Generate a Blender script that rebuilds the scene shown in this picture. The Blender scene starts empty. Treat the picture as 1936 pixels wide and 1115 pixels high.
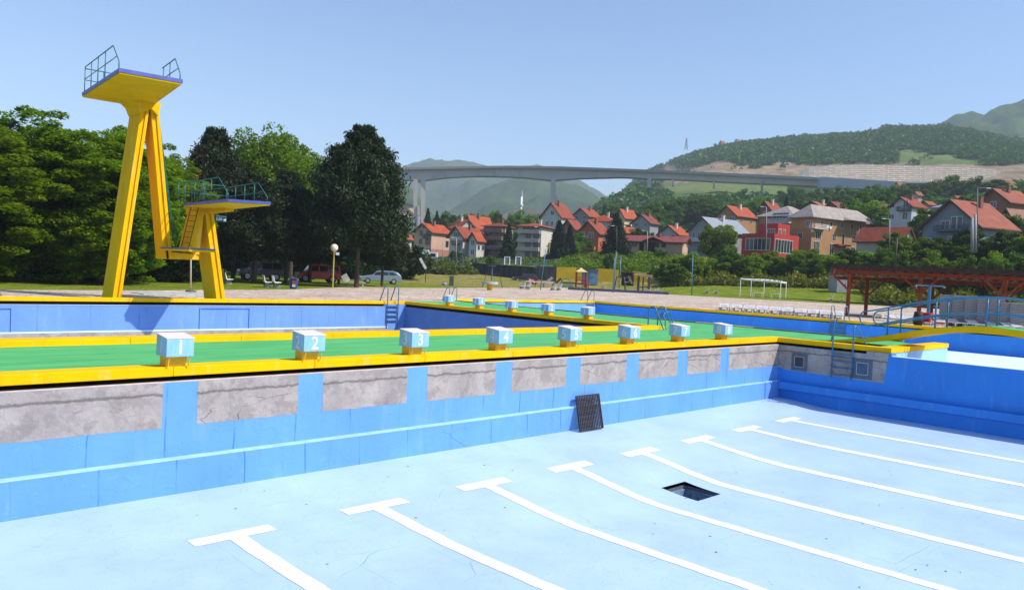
import bpy, math, random
import numpy as np
from mathutils import Vector, Matrix
R = math.radians
sc = bpy.context.scene
COL = sc.collection

# ------------------------------------------------------------------ camera
FPX, YAW, PITCH, ROLL = 1488.275, 0.779652, -0.02776, 0.048314
CAM = Vector((-5.028948, -13.033275, 1.943336))
_F = Vector((math.sin(YAW)*math.cos(PITCH), math.cos(YAW)*math.cos(PITCH), math.sin(PITCH)))
_R0 = Vector((math.cos(YAW), -math.sin(YAW), 0.0))
_U0 = _R0.cross(_F)
_R = math.cos(ROLL)*_R0 + math.sin(ROLL)*_U0
_U = -math.sin(ROLL)*_R0 + math.cos(ROLL)*_U0
cd = bpy.data.cameras.new('camera')
cam = bpy.data.objects.new('camera', cd); COL.objects.link(cam)
cam.matrix_world = Matrix(((_R.x,_U.x,-_F.x,CAM.x),(_R.y,_U.y,-_F.y,CAM.y),(_R.z,_U.z,-_F.z,CAM.z),(0,0,0,1)))
cd.sensor_fit = 'HORIZONTAL'; cd.sensor_width = 36.0; cd.lens = FPX/1936.0*36.0
cd.clip_start = 0.1; cd.clip_end = 20000.0
sc.camera = cam

# ------------------------------------------------------------------ light
SUN = Vector((0.50, -0.85, 1.02)).normalized()
w = bpy.data.worlds.new('World'); sc.world = w; w.use_nodes = True
nt = w.node_tree
bg = nt.nodes['Background']
sky = nt.nodes.new('ShaderNodeTexSky'); sky.sky_type = 'NISHITA'; sky.sun_disc = False
sky.sun_elevation = math.asin(SUN.z); sky.sun_rotation = math.atan2(SUN.x, SUN.y)
sky.air_density = 1.0; sky.dust_density = 0.9; sky.ozone_density = 5.0; sky.altitude = 300
nt.links.new(sky.outputs['Color'], bg.inputs['Color'])
bg.inputs['Strength'].default_value = 0.15
sl = bpy.data.lights.new('sun', 'SUN'); so = bpy.data.objects.new('sun', sl); COL.objects.link(so)
so.rotation_euler = SUN.to_track_quat('Z', 'Y').to_euler()
sl.energy = 4.2; sl.angle = R(0.5); sl.color = (1.0, 0.93, 0.83)
sc.view_settings.view_transform = 'Standard'; sc.view_settings.look = 'None'
sc.view_settings.exposure = 0.52; sc.view_settings.gamma = 1.0
sc.cycles.use_denoising = True
sc.cycles.max_bounces = 6; sc.cycles.transparent_max_bounces = 8
sc.cycles.volume_bounces = 0

rng = random.Random(7)
nrg = np.random.default_rng(11)

# ------------------------------------------------------------------ places
def ray(px, py):
    return _F + _R*((px-968.0)/FPX) - _U*((py-557.5)/FPX)
def atz(px, py, z):
    d = ray(px, py); return CAM + d*((z-CAM.z)/d.z)
def aty(px, py, y):
    d = ray(px, py); return CAM + d*((y-CAM.y)/d.y)
def atx(px, py, x):
    d = ray(px, py); return CAM + d*((x-CAM.x)/d.x)
def far(px, py, D):
    """point at plan distance D from the viewer"""
    d = ray(px, py); return CAM + d*(D/math.hypot(d.x, d.y))
def mpp(p):
    return (Vector(p)-CAM).dot(_F)/FPX
def px_of(p):
    d = Vector(p)-CAM; z = d.dot(_F); return 968+FPX*d.dot(_R)/z, 557.5-FPX*d.dot(_U)/z

# ------------------------------------------------------------------ object helpers
def empty(name, loc=(0,0,0), rz=0.0):
    o = bpy.data.objects.new(name, None); COL.objects.link(o)
    o.location = loc; o.rotation_euler = (0, 0, rz); o.empty_display_size = 0.3
    return o
def tag(o, label=None, cat=None, group=None, kind=None):
    if label: o['label'] = label
    if cat: o['category'] = cat
    if group: o['group'] = group
    if kind: o['kind'] = kind
    return o
def thing(name, label, cat, loc=(0,0,0), rz=0.0, group=None):
    return tag(empty(name, loc, rz), label, cat, group)
KIDS = {}
def parent(o, p):
    o.parent = p; KIDS.setdefault(p.name, []).append(o)
def copy_tree(o, p=None):
    c = o.copy(); COL.objects.link(c)
    if p: parent(c, p)
    for k in KIDS.get(o.name, []): copy_tree(k, c)
    return c

class MB:
    """collects shapes for one mesh; world=True input is moved into the parent's frame by build()"""
    def __init__(s): s.v = []; s.f = []; s.m = []; s.mi = 0
    def add(s, vs, fs):
        b = len(s.v); s.v += [tuple(p) for p in vs]
        for f in fs: s.f.append(tuple(b+i for i in f)); s.m.append(s.mi)
        return s
    def box(s, x0, x1, y0, y1, z0, z1):
        return s.add([(x0,y0,z0),(x1,y0,z0),(x1,y1,z0),(x0,y1,z0),(x0,y0,z1),(x1,y0,z1),(x1,y1,z1),(x0,y1,z1)],
            [(0,3,2,1),(4,5,6,7),(0,1,5,4),(1,2,6,5),(2,3,7,6),(3,0,4,7)])
    def hexa(s, p):   # 4 bottom, 4 top
        return s.add(p, [(0,3,2,1),(4,5,6,7),(0,1,5,4),(1,2,6,5),(2,3,7,6),(3,0,4,7)])
    def obox(s, c, a, b, h):   # centre of base, half vectors a, b, height vector h
        c, a, b, h = Vector(c), Vector(a), Vector(b), Vector(h)
        q = [c-a-b, c+a-b, c+a+b, c-a+b]
        return s.hexa(q+[p+h for p in q])
    def beam(s, p, q, wd, ht, up=(0,0,1)):
        p, q = Vector(p), Vector(q); d = (q-p)
        if d.length < 1e-6: return s
        d.normalize(); up = Vector(up)
        sd = d.cross(up)
        if sd.length < 1e-4: sd = d.cross(Vector((1,0,0)))
        sd.normalize(); u = sd.cross(d)
        r = [p-sd*wd/2-u*ht/2, p+sd*wd/2-u*ht/2, p+sd*wd/2+u*ht/2, p-sd*wd/2+u*ht/2]
        t = [x+(q-p) for x in r]
        return s.add(r+t, [(0,3,2,1),(4,5,6,7),(0,1,5,4),(1,2,6,5),(2,3,7,6),(3,0,4,7)])
    def tube(s, pts, rad, n=7, caps=True):
        pts = [Vector(p) for p in pts]; N = len(pts); rs = rad if isinstance(rad, (list,tuple)) else [rad]*N
        b = len(s.v); prev = None
        for i, p in enumerate(pts):
            d = (pts[min(i+1,N-1)]-pts[max(i-1,0)])
            d = d.normalized() if d.length > 1e-9 else Vector((0,0,1))
            if prev is None:
                a = d.cross(Vector((0,0,1)));
                if a.length < 1e-3: a = d.cross(Vector((1,0,0)))
            else: a = prev - d*prev.dot(d)
            a.normalize(); prev = a; c = d.cross(a)
            for k in range(n):
                t = 2*math.pi*k/n; s.v.append(tuple(p+(a*math.cos(t)+c*math.sin(t))*rs[i]))
        for i in range(N-1):
            for k in range(n):
                k2 = (k+1) % n
                s.f.append((b+i*n+k, b+i*n+k2, b+(i+1)*n+k2, b+(i+1)*n+k)); s.m.append(s.mi)
        if caps:
            s.f.append(tuple(b+k for k in reversed(range(n)))); s.m.append(s.mi)
            s.f.append(tuple(b+(N-1)*n+k for k in range(n))); s.m.append(s.mi)
        return s
    def prism(s, poly, off):   # planar polygon extruded by vector off
        n = len(poly); poly = [Vector(p) for p in poly]; off = Vector(off)
        fs = [tuple(reversed(range(n))), tuple(n+i for i in range(n))]
        fs += [(i, (i+1)%n, n+(i+1)%n, n+i) for i in range(n)]
        return s.add(poly+[p+off for p in poly], fs)
    def sphere(s, c, r, nu=14, nv=8, sz=1.0):
        c = Vector(c); vs = [c+Vector((0,0,-r*sz))]
        for j in range(1, nv):
            ph = -math.pi/2+math.pi*j/nv
            for i in range(nu):
                t = 2*math.pi*i/nu; vs.append(c+Vector((r*math.cos(ph)*math.cos(t), r*math.cos(ph)*math.sin(t), r*sz*math.sin(ph))))
        vs.append(c+Vector((0,0,r*sz))); L = len(vs)-1; fs = []
        for i in range(nu): fs.append((0, 1+(i+1)%nu, 1+i)); fs.append((L, L-nu+i, L-nu+(i+1)%nu))
        for j in range(nv-2):
            for i in range(nu):
                a = 1+j*nu+i; b_ = 1+j*nu+(i+1)%nu; fs.append((a, b_, b_+nu, a+nu))
        return s.add(vs, fs)
    def build(s, name, mats, par=None, smooth=False, bevel=0.0, world=False):
        me = bpy.data.meshes.new(name)
        vs = s.v
        if world and par is not None:
            off = Vector((0,0,0)); q = par
            while q is not None: off += Vector(q.location); q = q.parent
            vs = [(x-off.x, y-off.y, z-off.z) for x, y, z in vs]
        me.from_pydata(vs, [], s.f)
        if not isinstance(mats, (list, tuple)): mats = [mats]
        for m in mats: me.materials.append(m)
        if len(mats) > 1: me.polygons.foreach_set('material_index', s.m)
        if smooth: me.polygons.foreach_set('use_smooth', [True]*len(s.f))
        me.update()
        o = bpy.data.objects.new(name, me); COL.objects.link(o)
        if par is not None: parent(o, par)
        if bevel:
            b = o.modifiers.new('bevel', 'BEVEL'); b.width = bevel; b.segments = 2; b.limit_method = 'ANGLE'
        return o

def text_mesh(txt, size, depth, m, name, par, bold=0.0, mat_rot=None, loc=(0,0,0), align='CENTER'):
    cu = bpy.data.curves.new('t', 'FONT'); cu.body = txt; cu.size = size; cu.extrude = depth; cu.offset = bold
    cu.align_x = align; cu.align_y = 'CENTER'; cu.resolution_u = 3
    ob = bpy.data.objects.new('t', cu); COL.objects.link(ob)
    dg = bpy.context.evaluated_depsgraph_get(); dg.update()
    me = bpy.data.meshes.new_from_object(ob.evaluated_get(dg))
    bpy.data.objects.remove(ob); me.materials.clear(); me.materials.append(m)
    if mat_rot is not None: me.transform(mat_rot)
    o = bpy.data.objects.new(name, me); COL.objects.link(o); o.location = loc
    if par is not None: parent(o, par)
    return o

# ------------------------------------------------------------------ materials
class NT:
    def __init__(s, m): s.t = m.node_tree; s.n = s.t.nodes; s.l = s.t.links
    def new(s, ty, **k):
        n = s.n.new(ty)
        for a, b in k.items(): setattr(n, a, b)
        return n
    def link(s, a, b): s.l.new(a, b)
    def math(s, op, a, b=None, clamp=False):
        n = s.new('ShaderNodeMath', operation=op, use_clamp=clamp)
        for i, x in enumerate((a, b)):
            if x is None: continue
            if isinstance(x, (int, float)): n.inputs[i].default_value = x
            else: s.link(x, n.inputs[i])
        return n.outputs[0]
    def noise(s, vec, scale, detail=4, rough=0.55, dist=0.0):
        n = s.new('ShaderNodeTexNoise'); n.inputs['Scale'].default_value = scale; n.inputs['Detail'].default_value = detail
        n.inputs['Roughness'].default_value = rough; n.inputs['Distortion'].default_value = dist
        if vec is not None: s.link(vec, n.inputs['Vector'])
        return n.outputs['Fac']
    def ramp(s, fac, stops):
        n = s.new('ShaderNodeValToRGB'); e = n.color_ramp.elements
        while len(e) < len(stops): e.new(0.5)
        for i, (p, c) in enumerate(stops):
            e[i].position = p; e[i].color = (c, c, c, 1) if isinstance(c, (int, float)) else (*c, 1)
        s.link(fac, n.inputs[0]); return n.outputs[0]
    def mix(s, fac, a, b, mode='MIX'):
        n = s.new('ShaderNodeMix', data_type='RGBA', blend_type=mode)
        if isinstance(fac, (int, float)): n.inputs[0].default_value = fac
        else: s.link(fac, n.inputs[0])
        for i, x in ((6, a), (7, b)):
            if isinstance(x, tuple): n.inputs[i].default_value = (*x, 1)
            else: s.link(x, n.inputs[i])
        return n.outputs[2]
    def pos(s, scale=(1,1,1), kind='Object'):
        tc = s.new('ShaderNodeTexCoord'); mp = s.new('ShaderNodeMapping'); mp.inputs['Scale'].default_value = scale
        s.link(tc.outputs[kind], mp.inputs[0]); return mp.outputs[0]

def mat(name, col, rough=0.6, var=0.12, vscale=3.0, bump=0.0, bscale=20.0, metal=0.0, spec=0.3, stain=None, stretch=(1,1,1)):
    m = bpy.data.materials.new(name); m.use_nodes = True
    k = NT(m); b = k.n['Principled BSDF']
    b.inputs['Roughness'].default_value = rough; b.inputs['Metallic'].default_value = metal
    b.inputs['Specular IOR Level'].default_value = spec
    v = k.pos(stretch)
    lo = tuple(c*(1-var) for c in col); hi = tuple(min(1, c*(1+var)) for c in col)
    c = k.mix(k.ramp(k.noise(v, vscale), [(0.3, 0), (0.7, 1)]), lo, hi)
    if stain:
        sc_, amt, thr, scale = stain
        c = k.mix(k.math('MULTIPLY', k.ramp(k.noise(v, scale, 6, 0.65), [(thr, 0), (thr+0.1, 1)]), amt), c, sc_)
    k.link(c, b.inputs['Base Color'])
    if bump:
        bn = k.new('ShaderNodeBump'); bn.inputs['Strength'].default_value = bump; bn.inputs['Distance'].default_value = 0.02
        k.link(k.noise(v, bscale, 5, 0.6), bn.inputs['Height']); k.link(bn.outputs[0], b.inputs['Normal'])
    return m

def cracks(k, vec, scale, width, dist=0.35, mask_thr=0.5):
    """thin irregular crack lines: 1 on a crack"""
    nz = k.new('ShaderNodeTexNoise'); nz.inputs['Scale'].default_value = scale*1.7; nz.inputs['Detail'].default_value = 5
    k.link(vec, nz.inputs['Vector'])
    sub = k.new('ShaderNodeVectorMath', operation='MULTIPLY_ADD'); k.link(nz.outputs['Color'], sub.inputs[0])
    sub.inputs[1].default_value = (dist, dist, dist); k.link(vec, sub.inputs[2])
    vo = k.new('ShaderNodeTexVoronoi', feature='DISTANCE_TO_EDGE'); vo.inputs['Scale'].default_value = scale
    k.link(sub.outputs[0], vo.inputs['Vector'])
    line = k.ramp(vo.outputs['Distance'], [(0.0, 1.0), (width, 0.0)])
    msk = k.ramp(k.noise(vec, scale*0.8, 3), [(mask_thr, 0), (mask_thr+0.08, 1)])
    return k.math('MULTIPLY', line, msk)

def paint_mat(name, col, crack_col, panel=0.0, dirt=(0.5,0.55,0.6), rough=0.5, spec=0.22, chips=0.0, drip=0.0):
    """old pool paint: slight patches, hairline cracks, vertical joints every panel metres"""
    m = bpy.data.materials.new(name); m.use_nodes = True
    k = NT(m); b = k.n['Principled BSDF']; b.inputs['Roughness'].default_value = rough
    b.inputs['Specular IOR Level'].default_value = spec
    v = k.pos()
    c = k.mix(k.ramp(k.noise(v, 0.7, 5), [(0.3, 0), (0.7, 1)]), tuple(x*0.90 for x in col), tuple(min(1, x*1.06) for x in col))
    c = k.mix(k.math('MULTIPLY', k.ramp(k.noise(v, 9, 6, 0.7), [(0.60, 0), (0.75, 1)]), 0.25), c, dirt)
    cr = k.math('MULTIPLY', cracks(k, k.pos((0.5,1,1)), 0.8, 0.006, 0.35, 0.60), 0.7)
    cr2 = cracks(k, v, 4.5, 0.012, 0.25, 0.62)
    cr = k.math('MAXIMUM', cr, k.math('MULTIPLY', cr2, 0.5))
    if panel:
        sx = k.new('ShaderNodeSeparateXYZ'); k.link(v, sx.inputs[0])
        q = k.math('ADD', k.math('ADD', sx.outputs[0], sx.outputs[1]), k.math('MULTIPLY', k.noise(v, 2.5, 3), 0.05))
        fr = k.math('FRACT', k.math('DIVIDE', q, panel))
        dd = k.math('ABSOLUTE', k.math('SUBTRACT', fr, 0.5))
        ln = k.ramp(dd, [(0.006/panel*1.0, 1.0), (0.02/panel, 0.0)])
        mk = k.ramp(k.noise(v, 1.3, 2), [(0.42, 0.15), (0.55, 0.8)])
        cr = k.math('MAXIMUM', cr, k.math('MULTIPLY', ln, mk))
    if name == 'floor_blue':   # faint shutter-board joints and long scuffs
        for ax, pitch in ((0, 1.25), (1, 2.5)):
            s2 = k.new('ShaderNodeSeparateXYZ'); k.link(v, s2.inputs[0])
            fr = k.math('FRACT', k.math('DIVIDE', k.math('ADD', s2.outputs[ax], k.math('MULTIPLY', k.noise(v, 1.2, 3), 0.03)), pitch))
            ln = k.ramp(k.math('ABSOLUTE', k.math('SUBTRACT', fr, 0.5)), [(0.002/pitch, 1.0), (0.016/pitch, 0.0)])
            cr = k.math('MAXIMUM', cr, k.math('MULTIPLY', k.math('MULTIPLY', ln, k.ramp(k.noise(v, 0.9, 4), [(0.5, 0.0), (0.62, 1.0)])), 0.35))
        c = k.mix(k.math('MULTIPLY', k.ramp(k.noise(k.pos((0.35, 1.6, 1)), 1.3, 8, 0.75), [(0.54, 0), (0.66, 1)]), 0.28), c, (0.36, 0.53, 0.70))
    if drip:
        c = k.mix(k.math('MULTIPLY', k.ramp(k.noise(k.pos((1, 1, 0.12)), 5.0, 6, 0.7), [(0.55, 0), (0.72, 1)]), drip), c, tuple(x*0.55 for x in col))
        c = k.mix(k.math('MULTIPLY', k.ramp(k.noise(k.pos((1, 1, 0.2)), 3.1, 5, 0.6), [(0.56, 0), (0.75, 1)]), drip*0.6), c, tuple(min(1, x*0.5+0.42) for x in col))
    if chips:
        c = k.mix(k.math('MULTIPLY', k.ramp(k.noise(v, 16, 4, 0.8), [(0.695, 0), (0.71, 1)]), chips), c, crack_col)
    c = k.mix(k.math('MULTIPLY', cr, 0.75), c, crack_col)
    k.link(c, b.inputs['Base Color'])
    bn = k.new('ShaderNodeBump'); bn.inputs['Strength'].default_value = 0.5; bn.inputs['Distance'].default_value = 0.03
    h = k.math('SUBTRACT', k.math('ADD', k.math('MULTIPLY', k.noise(v, 1.8, 7, 0.62), 0.8), k.math('MULTIPLY', k.ramp(k.noise(v, 3.1, 6, 0.7, 0.8), [(0.56, 0), (0.60, 1)]), 0.14)), k.math('MULTIPLY', cr, 0.6))
    k.link(h, bn.inputs['Height']); k.link(bn.outputs[0], b.inputs['Normal'])
    return m

def concrete_mat(name, col, light, dark, brown):
    """bare weathered concrete with flaked skim, drips and cracks"""
    m = bpy.data.materials.new(name); m.use_nodes = True
    k = NT(m); b = k.n['Principled BSDF']; b.inputs['Roughness'].default_value = 0.85
    b.inputs['Specular IOR Level'].default_value = 0.15
    v = k.pos(); vs = k.pos((1, 1, 0.25))
    c = k.mix(k.ramp(k.noise(v, 1.6, 7, 0.6), [(0.35, 0), (0.65, 1)]), col, light)
    c = k.mix(k.ramp(k.noise(v, 2.0, 9, 0.66, 0.4), [(0.53, 0), (0.56, 0.42)]), c, dark)
    c = k.mix(k.math('MULTIPLY', k.ramp(k.noise(vs, 7, 5), [(0.55, 0), (0.75, 1)]), 0.5), c, light)
    c = k.mix(k.math('MULTIPLY', k.ramp(k.noise(v, 5.5, 8, 0.75, 0.8), [(0.52, 0), (0.60, 1)]), 0.35), c, dark)
    c = k.mix(k.math('MULTIPLY', k.ramp(k.noise(v, 1.1, 6, 0.7), [(0.55, 0), (0.72, 1)]), 0.35), c, brown)
    sx = k.new('ShaderNodeSeparateXYZ'); k.link(v, sx.inputs[0])
    band = k.math('ADD', sx.outputs[2], k.math('MULTIPLY', k.noise(v, 3.5, 6, 0.7), 0.16))
    edge = k.ramp(k.math('ADD', band, 1.0), [(0.735, 0), (0.75, 1), (0.775, 1), (0.80, 0)])
    c = k.mix(k.math('MULTIPLY', edge, 0.65), c, tuple(x*0.42 for x in dark))
    cr = k.math('MAXIMUM', cracks(k, k.pos((0.45,1,1.3)), 1.1, 0.007, 0.4, 0.50), k.math('MULTIPLY', cracks(k, v, 4.2, 0.014, 0.25, 0.58), 0.5))
    c = k.mix(k.math('MULTIPLY', cr, 0.8), c, tuple(x*0.25 for x in col))
    k.link(c, b.inputs['Base Color'])
    bn = k.new('ShaderNodeBump'); bn.inputs['Strength'].default_value = 0.6; bn.inputs['Distance'].default_value = 0.03
    h = k.math('SUBTRACT', k.noise(v, 9, 7, 0.65), k.math('MULTIPLY', cr, 0.8))
    k.link(h, bn.inputs['Height']); k.link(bn.outputs[0], b.inputs['Normal'])
    return m

def leaf_mat(name, a, b_, trans=0.35):
    m = bpy.data.materials.new(name); m.use_nodes = True
    k = NT(m); k.n.remove(k.n['Principled BSDF']); out = k.n['Material Output']
    g = k.new('ShaderNodeNewGeometry')
    c = k.mix(g.outputs['Random Per Island'], a, b_)
    oi = k.new('ShaderNodeObjectInfo')
    hs = k.new('ShaderNodeHueSaturation'); k.link(c, hs.inputs['Color'])
    k.link(k.math('ADD', k.math('MULTIPLY', oi.outputs['Random'], 0.35), 0.82), hs.inputs['Value'])
    k.link(k.math('ADD', k.math('MULTIPLY', oi.outputs['Random'], 0.03), 0.485), hs.inputs['Hue'])
    d = k.new('ShaderNodeBsdfDiffuse'); t = k.new('ShaderNodeBsdfTranslucent'); mx = k.new('ShaderNodeMixShader')
    k.link(hs.outputs[0], d.inputs[0]); k.link(hs.outputs[0], t.inputs[0]); mx.inputs[0].default_value = trans
    k.link(d.outputs[0], mx.inputs[1]); k.link(t.outputs[0], mx.inputs[2])
    gl = k.new('ShaderNodeBsdfGlossy'); gl.inputs['Roughness'].default_value = 0.45; gl.inputs[0].default_value = (0.6,0.7,0.6,1)
    m2 = k.new('ShaderNodeMixShader'); m2.inputs[0].default_value = 0.015
    k.link(mx.outputs[0], m2.inputs[1]); k.link(gl.outputs[0], m2.inputs[2])
    k.link(m2.outputs[0], out.inputs[0]); return m

def stripe_mat(name, col, dark, pitch, axis=2, rough=0.6, frac=0.18, var=0.1):
    """courses of tiles, boards or ribs along one object axis"""
    m = mat(name, col, rough, var, 2.0)
    k = NT(m); b = k.n['Principled BSDF']; src = b.inputs['Base Color'].links[0].from_socket
    v = k.pos(); sx = k.new('ShaderNodeSeparateXYZ'); k.link(v, sx.inputs[0])
    fr = k.math('FRACT', k.math('DIVIDE', sx.outputs[axis], pitch))
    k.link(k.mix(k.ramp(fr, [(frac*0.6, 1), (frac, 0)]), src, dark), b.inputs['Base Color'])
    return m

M = {}
M['wall_blue'] = paint_mat('wall_blue', (0.135, 0.335, 0.74), (0.03, 0.14, 0.42), panel=1.18, dirt=(0.42,0.58,0.74), drip=0.22)
M['wall_blue_far'] = paint_mat('wall_blue_far', (0.16, 0.31, 0.66), (0.04, 0.14, 0.42), panel=1.9, drip=0.3)
M['wall_blue_shaded'] = paint_mat('wall_blue_shaded', (0.035, 0.24, 0.70), (0.02, 0.10, 0.4), panel=0, dirt=(0.12,0.30,0.62), drip=0.3)  # darker copy of the wall paint, shade of the side walls in the colour
M['ledge_pale'] = mat('ledge_pale', (0.36, 0.58, 0.74), 0.5, 0.12, 4)
M['floor_blue'] = paint_mat('floor_blue', (0.41, 0.56, 0.76), (0.18, 0.36, 0.56), panel=0, dirt=(0.55,0.62,0.66), chips=0.25)
M['floor_white'] = mat('floor_white', (0.66, 0.80, 0.93), 0.5, 0.05, 0.5)
M['line_white'] = mat('line_white', (0.84, 0.85, 0.86), 0.5, 0.05, 2, stain=((0.60,0.66,0.72), 0.7, 0.60, 7.0))
M['yellow'] = paint_mat('yellow', (0.86, 0.48, 0.002), (0.16, 0.09, 0.02), 0, (0.55,0.33,0.03), 0.7, 0.06, 0.7, 0.35)
M['yellow_tower'] = paint_mat('yellow_tower', (0.84, 0.46, 0.002), (0.20, 0.10, 0.02), 0, (0.50,0.29,0.03), 0.7, 0.06, 0.35, 0.45)
M['orange_yellow'] = mat('orange_yellow', (0.82, 0.42, 0.01), 0.55, 0.14, 5, bump=0.3, bscale=14)
M['olive_lip'] = mat('olive_lip', (0.22, 0.20, 0.04), 0.7, 0.4, 1.2, stain=((0.75,0.6,0.3), 0.9, 0.62, 0.6))
M['deck_green'] = None
M['gutter'] = mat('gutter', (0.012, 0.012, 0.013), 0.95, 0.3, 5)  # near-black colour paints in the shade of the recess
M['concrete'] = concrete_mat('concrete', (0.325,0.283,0.262), (0.44,0.385,0.35), (0.225,0.195,0.18), (0.36,0.245,0.185))
M['concrete_top'] = mat('concrete_top', (0.62, 0.52, 0.47), 0.85, 0.2, 6)
M['block_blue'] = mat('block_blue', (0.25, 0.48, 0.66), 0.5, 0.12, 8, stain=((0.08,0.2,0.32), 0.6, 0.66, 11), stretch=(1,1,0.3))
M['block_top'] = mat('block_top', (0.72, 0.60, 0.54), 0.7, 0.1, 12, bump=0.3, bscale=60)
M['number_white'] = mat('number_white', (0.74, 0.76, 0.78), 0.6, 0.1, 14, stain=((0.2,0.3,0.4), 0.8, 0.64, 18))
M['number_grey'] = mat('number_grey', (0.55, 0.66, 0.72), 0.6, 0.1, 14, stain=((0.2,0.4,0.55), 0.6, 0.60, 18))
M['rail_blue'] = mat('rail_blue', (0.035, 0.17, 0.32), 0.4, 0.1, 8, spec=0.5)
M['rail_green'] = mat('rail_green', (0.01, 0.13, 0.11), 0.4, 0.15, 8, spec=0.5)
M['rail_steel'] = mat('rail_steel', (0.09, 0.17, 0.25), 0.35, 0.15, 8, spec=0.5)
M['tower_blue'] = mat('tower_blue', (0.11, 0.13, 0.42), 0.5, 0.15, 4)
M['black_metal'] = mat('black_metal', (0.03, 0.028, 0.026), 0.5, 0.3, 20)
M['white_plastic'] = mat('white_plastic', (0.72, 0.70, 0.68), 0.4, 0.05, 5)
M['white_paint'] = mat('white_paint', (0.75, 0.75, 0.73), 0.5, 0.08, 5)
M['grey_plastic'] = mat('grey_plastic', (0.30, 0.29, 0.30), 0.5, 0.12, 6)
M['wood_red'] = mat('wood_red', (0.30, 0.052, 0.012), 0.55, 0.3, 6, stretch=(1,1,0.15))
M['wood_dark'] = mat('wood_dark', (0.045, 0.020, 0.014), 0.7, 0.4, 4)
M['glass'] = mat('glass', (0.02, 0.026, 0.034), 0.08, 0.3, 1.5, spec=0.6)
M['glass_blue'] = mat('glass_blue', (0.05, 0.08, 0.12), 0.15, 0.3, 3, spec=0.5)
M['frame_white'] = mat('frame_white', (0.6, 0.6, 0.6), 0.5, 0.05, 4)
M['frame_dark'] = mat('frame_dark', (0.07, 0.045, 0.035), 0.6, 0.1, 4)
M['frame_grey'] = mat('frame_grey', (0.10, 0.12, 0.15), 0.5, 0.2, 8)
M['tyre'] = mat('tyre', (0.018, 0.018, 0.02), 0.8, 0.1, 5)
M['rim'] = mat('rim', (0.4, 0.41, 0.43), 0.35, 0.1, 5, metal=0.6)
M['asphalt_grey'] = mat('asphalt_grey', (0.10, 0.10, 0.10), 0.8, 0.2, 4)
def _deck():
    m = bpy.data.materials.new('deck_green'); m.use_nodes = True
    k = NT(m); b = k.n['Principled BSDF']; b.inputs['Roughness'].default_value = 0.7; b.inputs['Specular IOR Level'].default_value = 0.2
    v = k.pos(); vs = k.pos((0.25, 2.2, 1))
    c = k.mix(k.ramp(k.noise(vs, 1.6, 6, 0.65), [(0.35, 0), (0.68, 1)]), (0.06, 0.35, 0.095), (0.12, 0.47, 0.17))
    c = k.mix(k.math('MULTIPLY', k.ramp(k.noise(v, 1.1, 7, 0.7), [(0.56, 0), (0.72, 1)]), 0.35), c, (0.16, 0.44, 0.24))
    c = k.mix(k.math('MULTIPLY', cracks(k, vs, 0.8, 0.02, 0.4, 0.5), 0.7), c, (0.02, 0.11, 0.05))
    c = k.mix(k.math('MULTIPLY', k.ramp(k.noise(v, 7, 5, 0.7), [(0.68, 0), (0.72, 1)]), 0.45), c, (0.03, 0.10, 0.05))
    k.link(c, b.inputs['Base Color'])
    bn = k.new('ShaderNodeBump'); bn.inputs['Strength'].default_value = 0.3; bn.inputs['Distance'].default_value = 0.02
    k.link(k.noise(v, 12, 5), bn.inputs['Height']); k.link(bn.outputs[0], b.inputs['Normal'])
    return m
M['deck_green'] = _deck()
def _gravel():
    m = bpy.data.materials.new('paving_pale'); m.use_nodes = True
    k = NT(m); b = k.n['Principled BSDF']; b.inputs['Roughness'].default_value = 0.9; b.inputs['Specular IOR Level'].default_value = 0.1
    v = k.pos()
    vo = k.new('ShaderNodeTexVoronoi'); vo.inputs['Scale'].default_value = 1.6; k.link(v, vo.inputs['Vector'])
    sv = k.new('ShaderNodeSeparateColor'); k.link(vo.outputs['Color'], sv.inputs[0])
    c = k.mix(sv.outputs[0], (0.50, 0.40, 0.32), (0.70, 0.58, 0.48))
    ed = k.new('ShaderNodeTexVoronoi', feature='DISTANCE_TO_EDGE'); ed.inputs['Scale'].default_value = 1.6; k.link(v, ed.inputs['Vector'])
    c = k.mix(k.ramp(ed.outputs['Distance'], [(0.02, 0.8), (0.07, 0)]), c, (0.17, 0.13, 0.10))
    c = k.mix(k.math('MULTIPLY', k.ramp(k.noise(k.pos((0.12, 0.5, 1)), 1.0, 6, 0.7), [(0.42, 0), (0.62, 1)]), 0.55), c, (0.30, 0.21, 0.16))
    k.link(c, b.inputs['Base Color'])
    return m
M['paving'] = _gravel()
# ================================================================== POOLS
CZ = 0.127
def wall_run(mb, a, b, out, prof, close=True):
    """closed profile [(o, z)...] swept from a to b (plan points); out = plan unit vector away from the water"""
    p = [(a[0]+out[0]*o, a[1]+out[1]*o, z) for o, z in prof]
    mb.prism(p, (b[0]-a[0], b[1]-a[1], 0))

def smooth01(t):
    t = max(0.0, min(1.0, t)); return t*t*(3-2*t)
def floor_z(x, y):
    z = -1.94-0.14*smooth01((-0.13-y)/2.0)
    s = 6.5 if x < 9.3 else 5.3
    z -= 0.34*math.exp(-((x-9.3)/s)**2)*smooth01((-1.5-y)/3.2)*(1.0-0.25*smooth01((-8-y)/8))
    return z

PX0, PX1 = -4.62, 21.2
pool = thing('swimming_pool', 'large empty light blue swimming pool with white lane lines in the foreground', 'swimming pool', (8, -5, 0))
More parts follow.
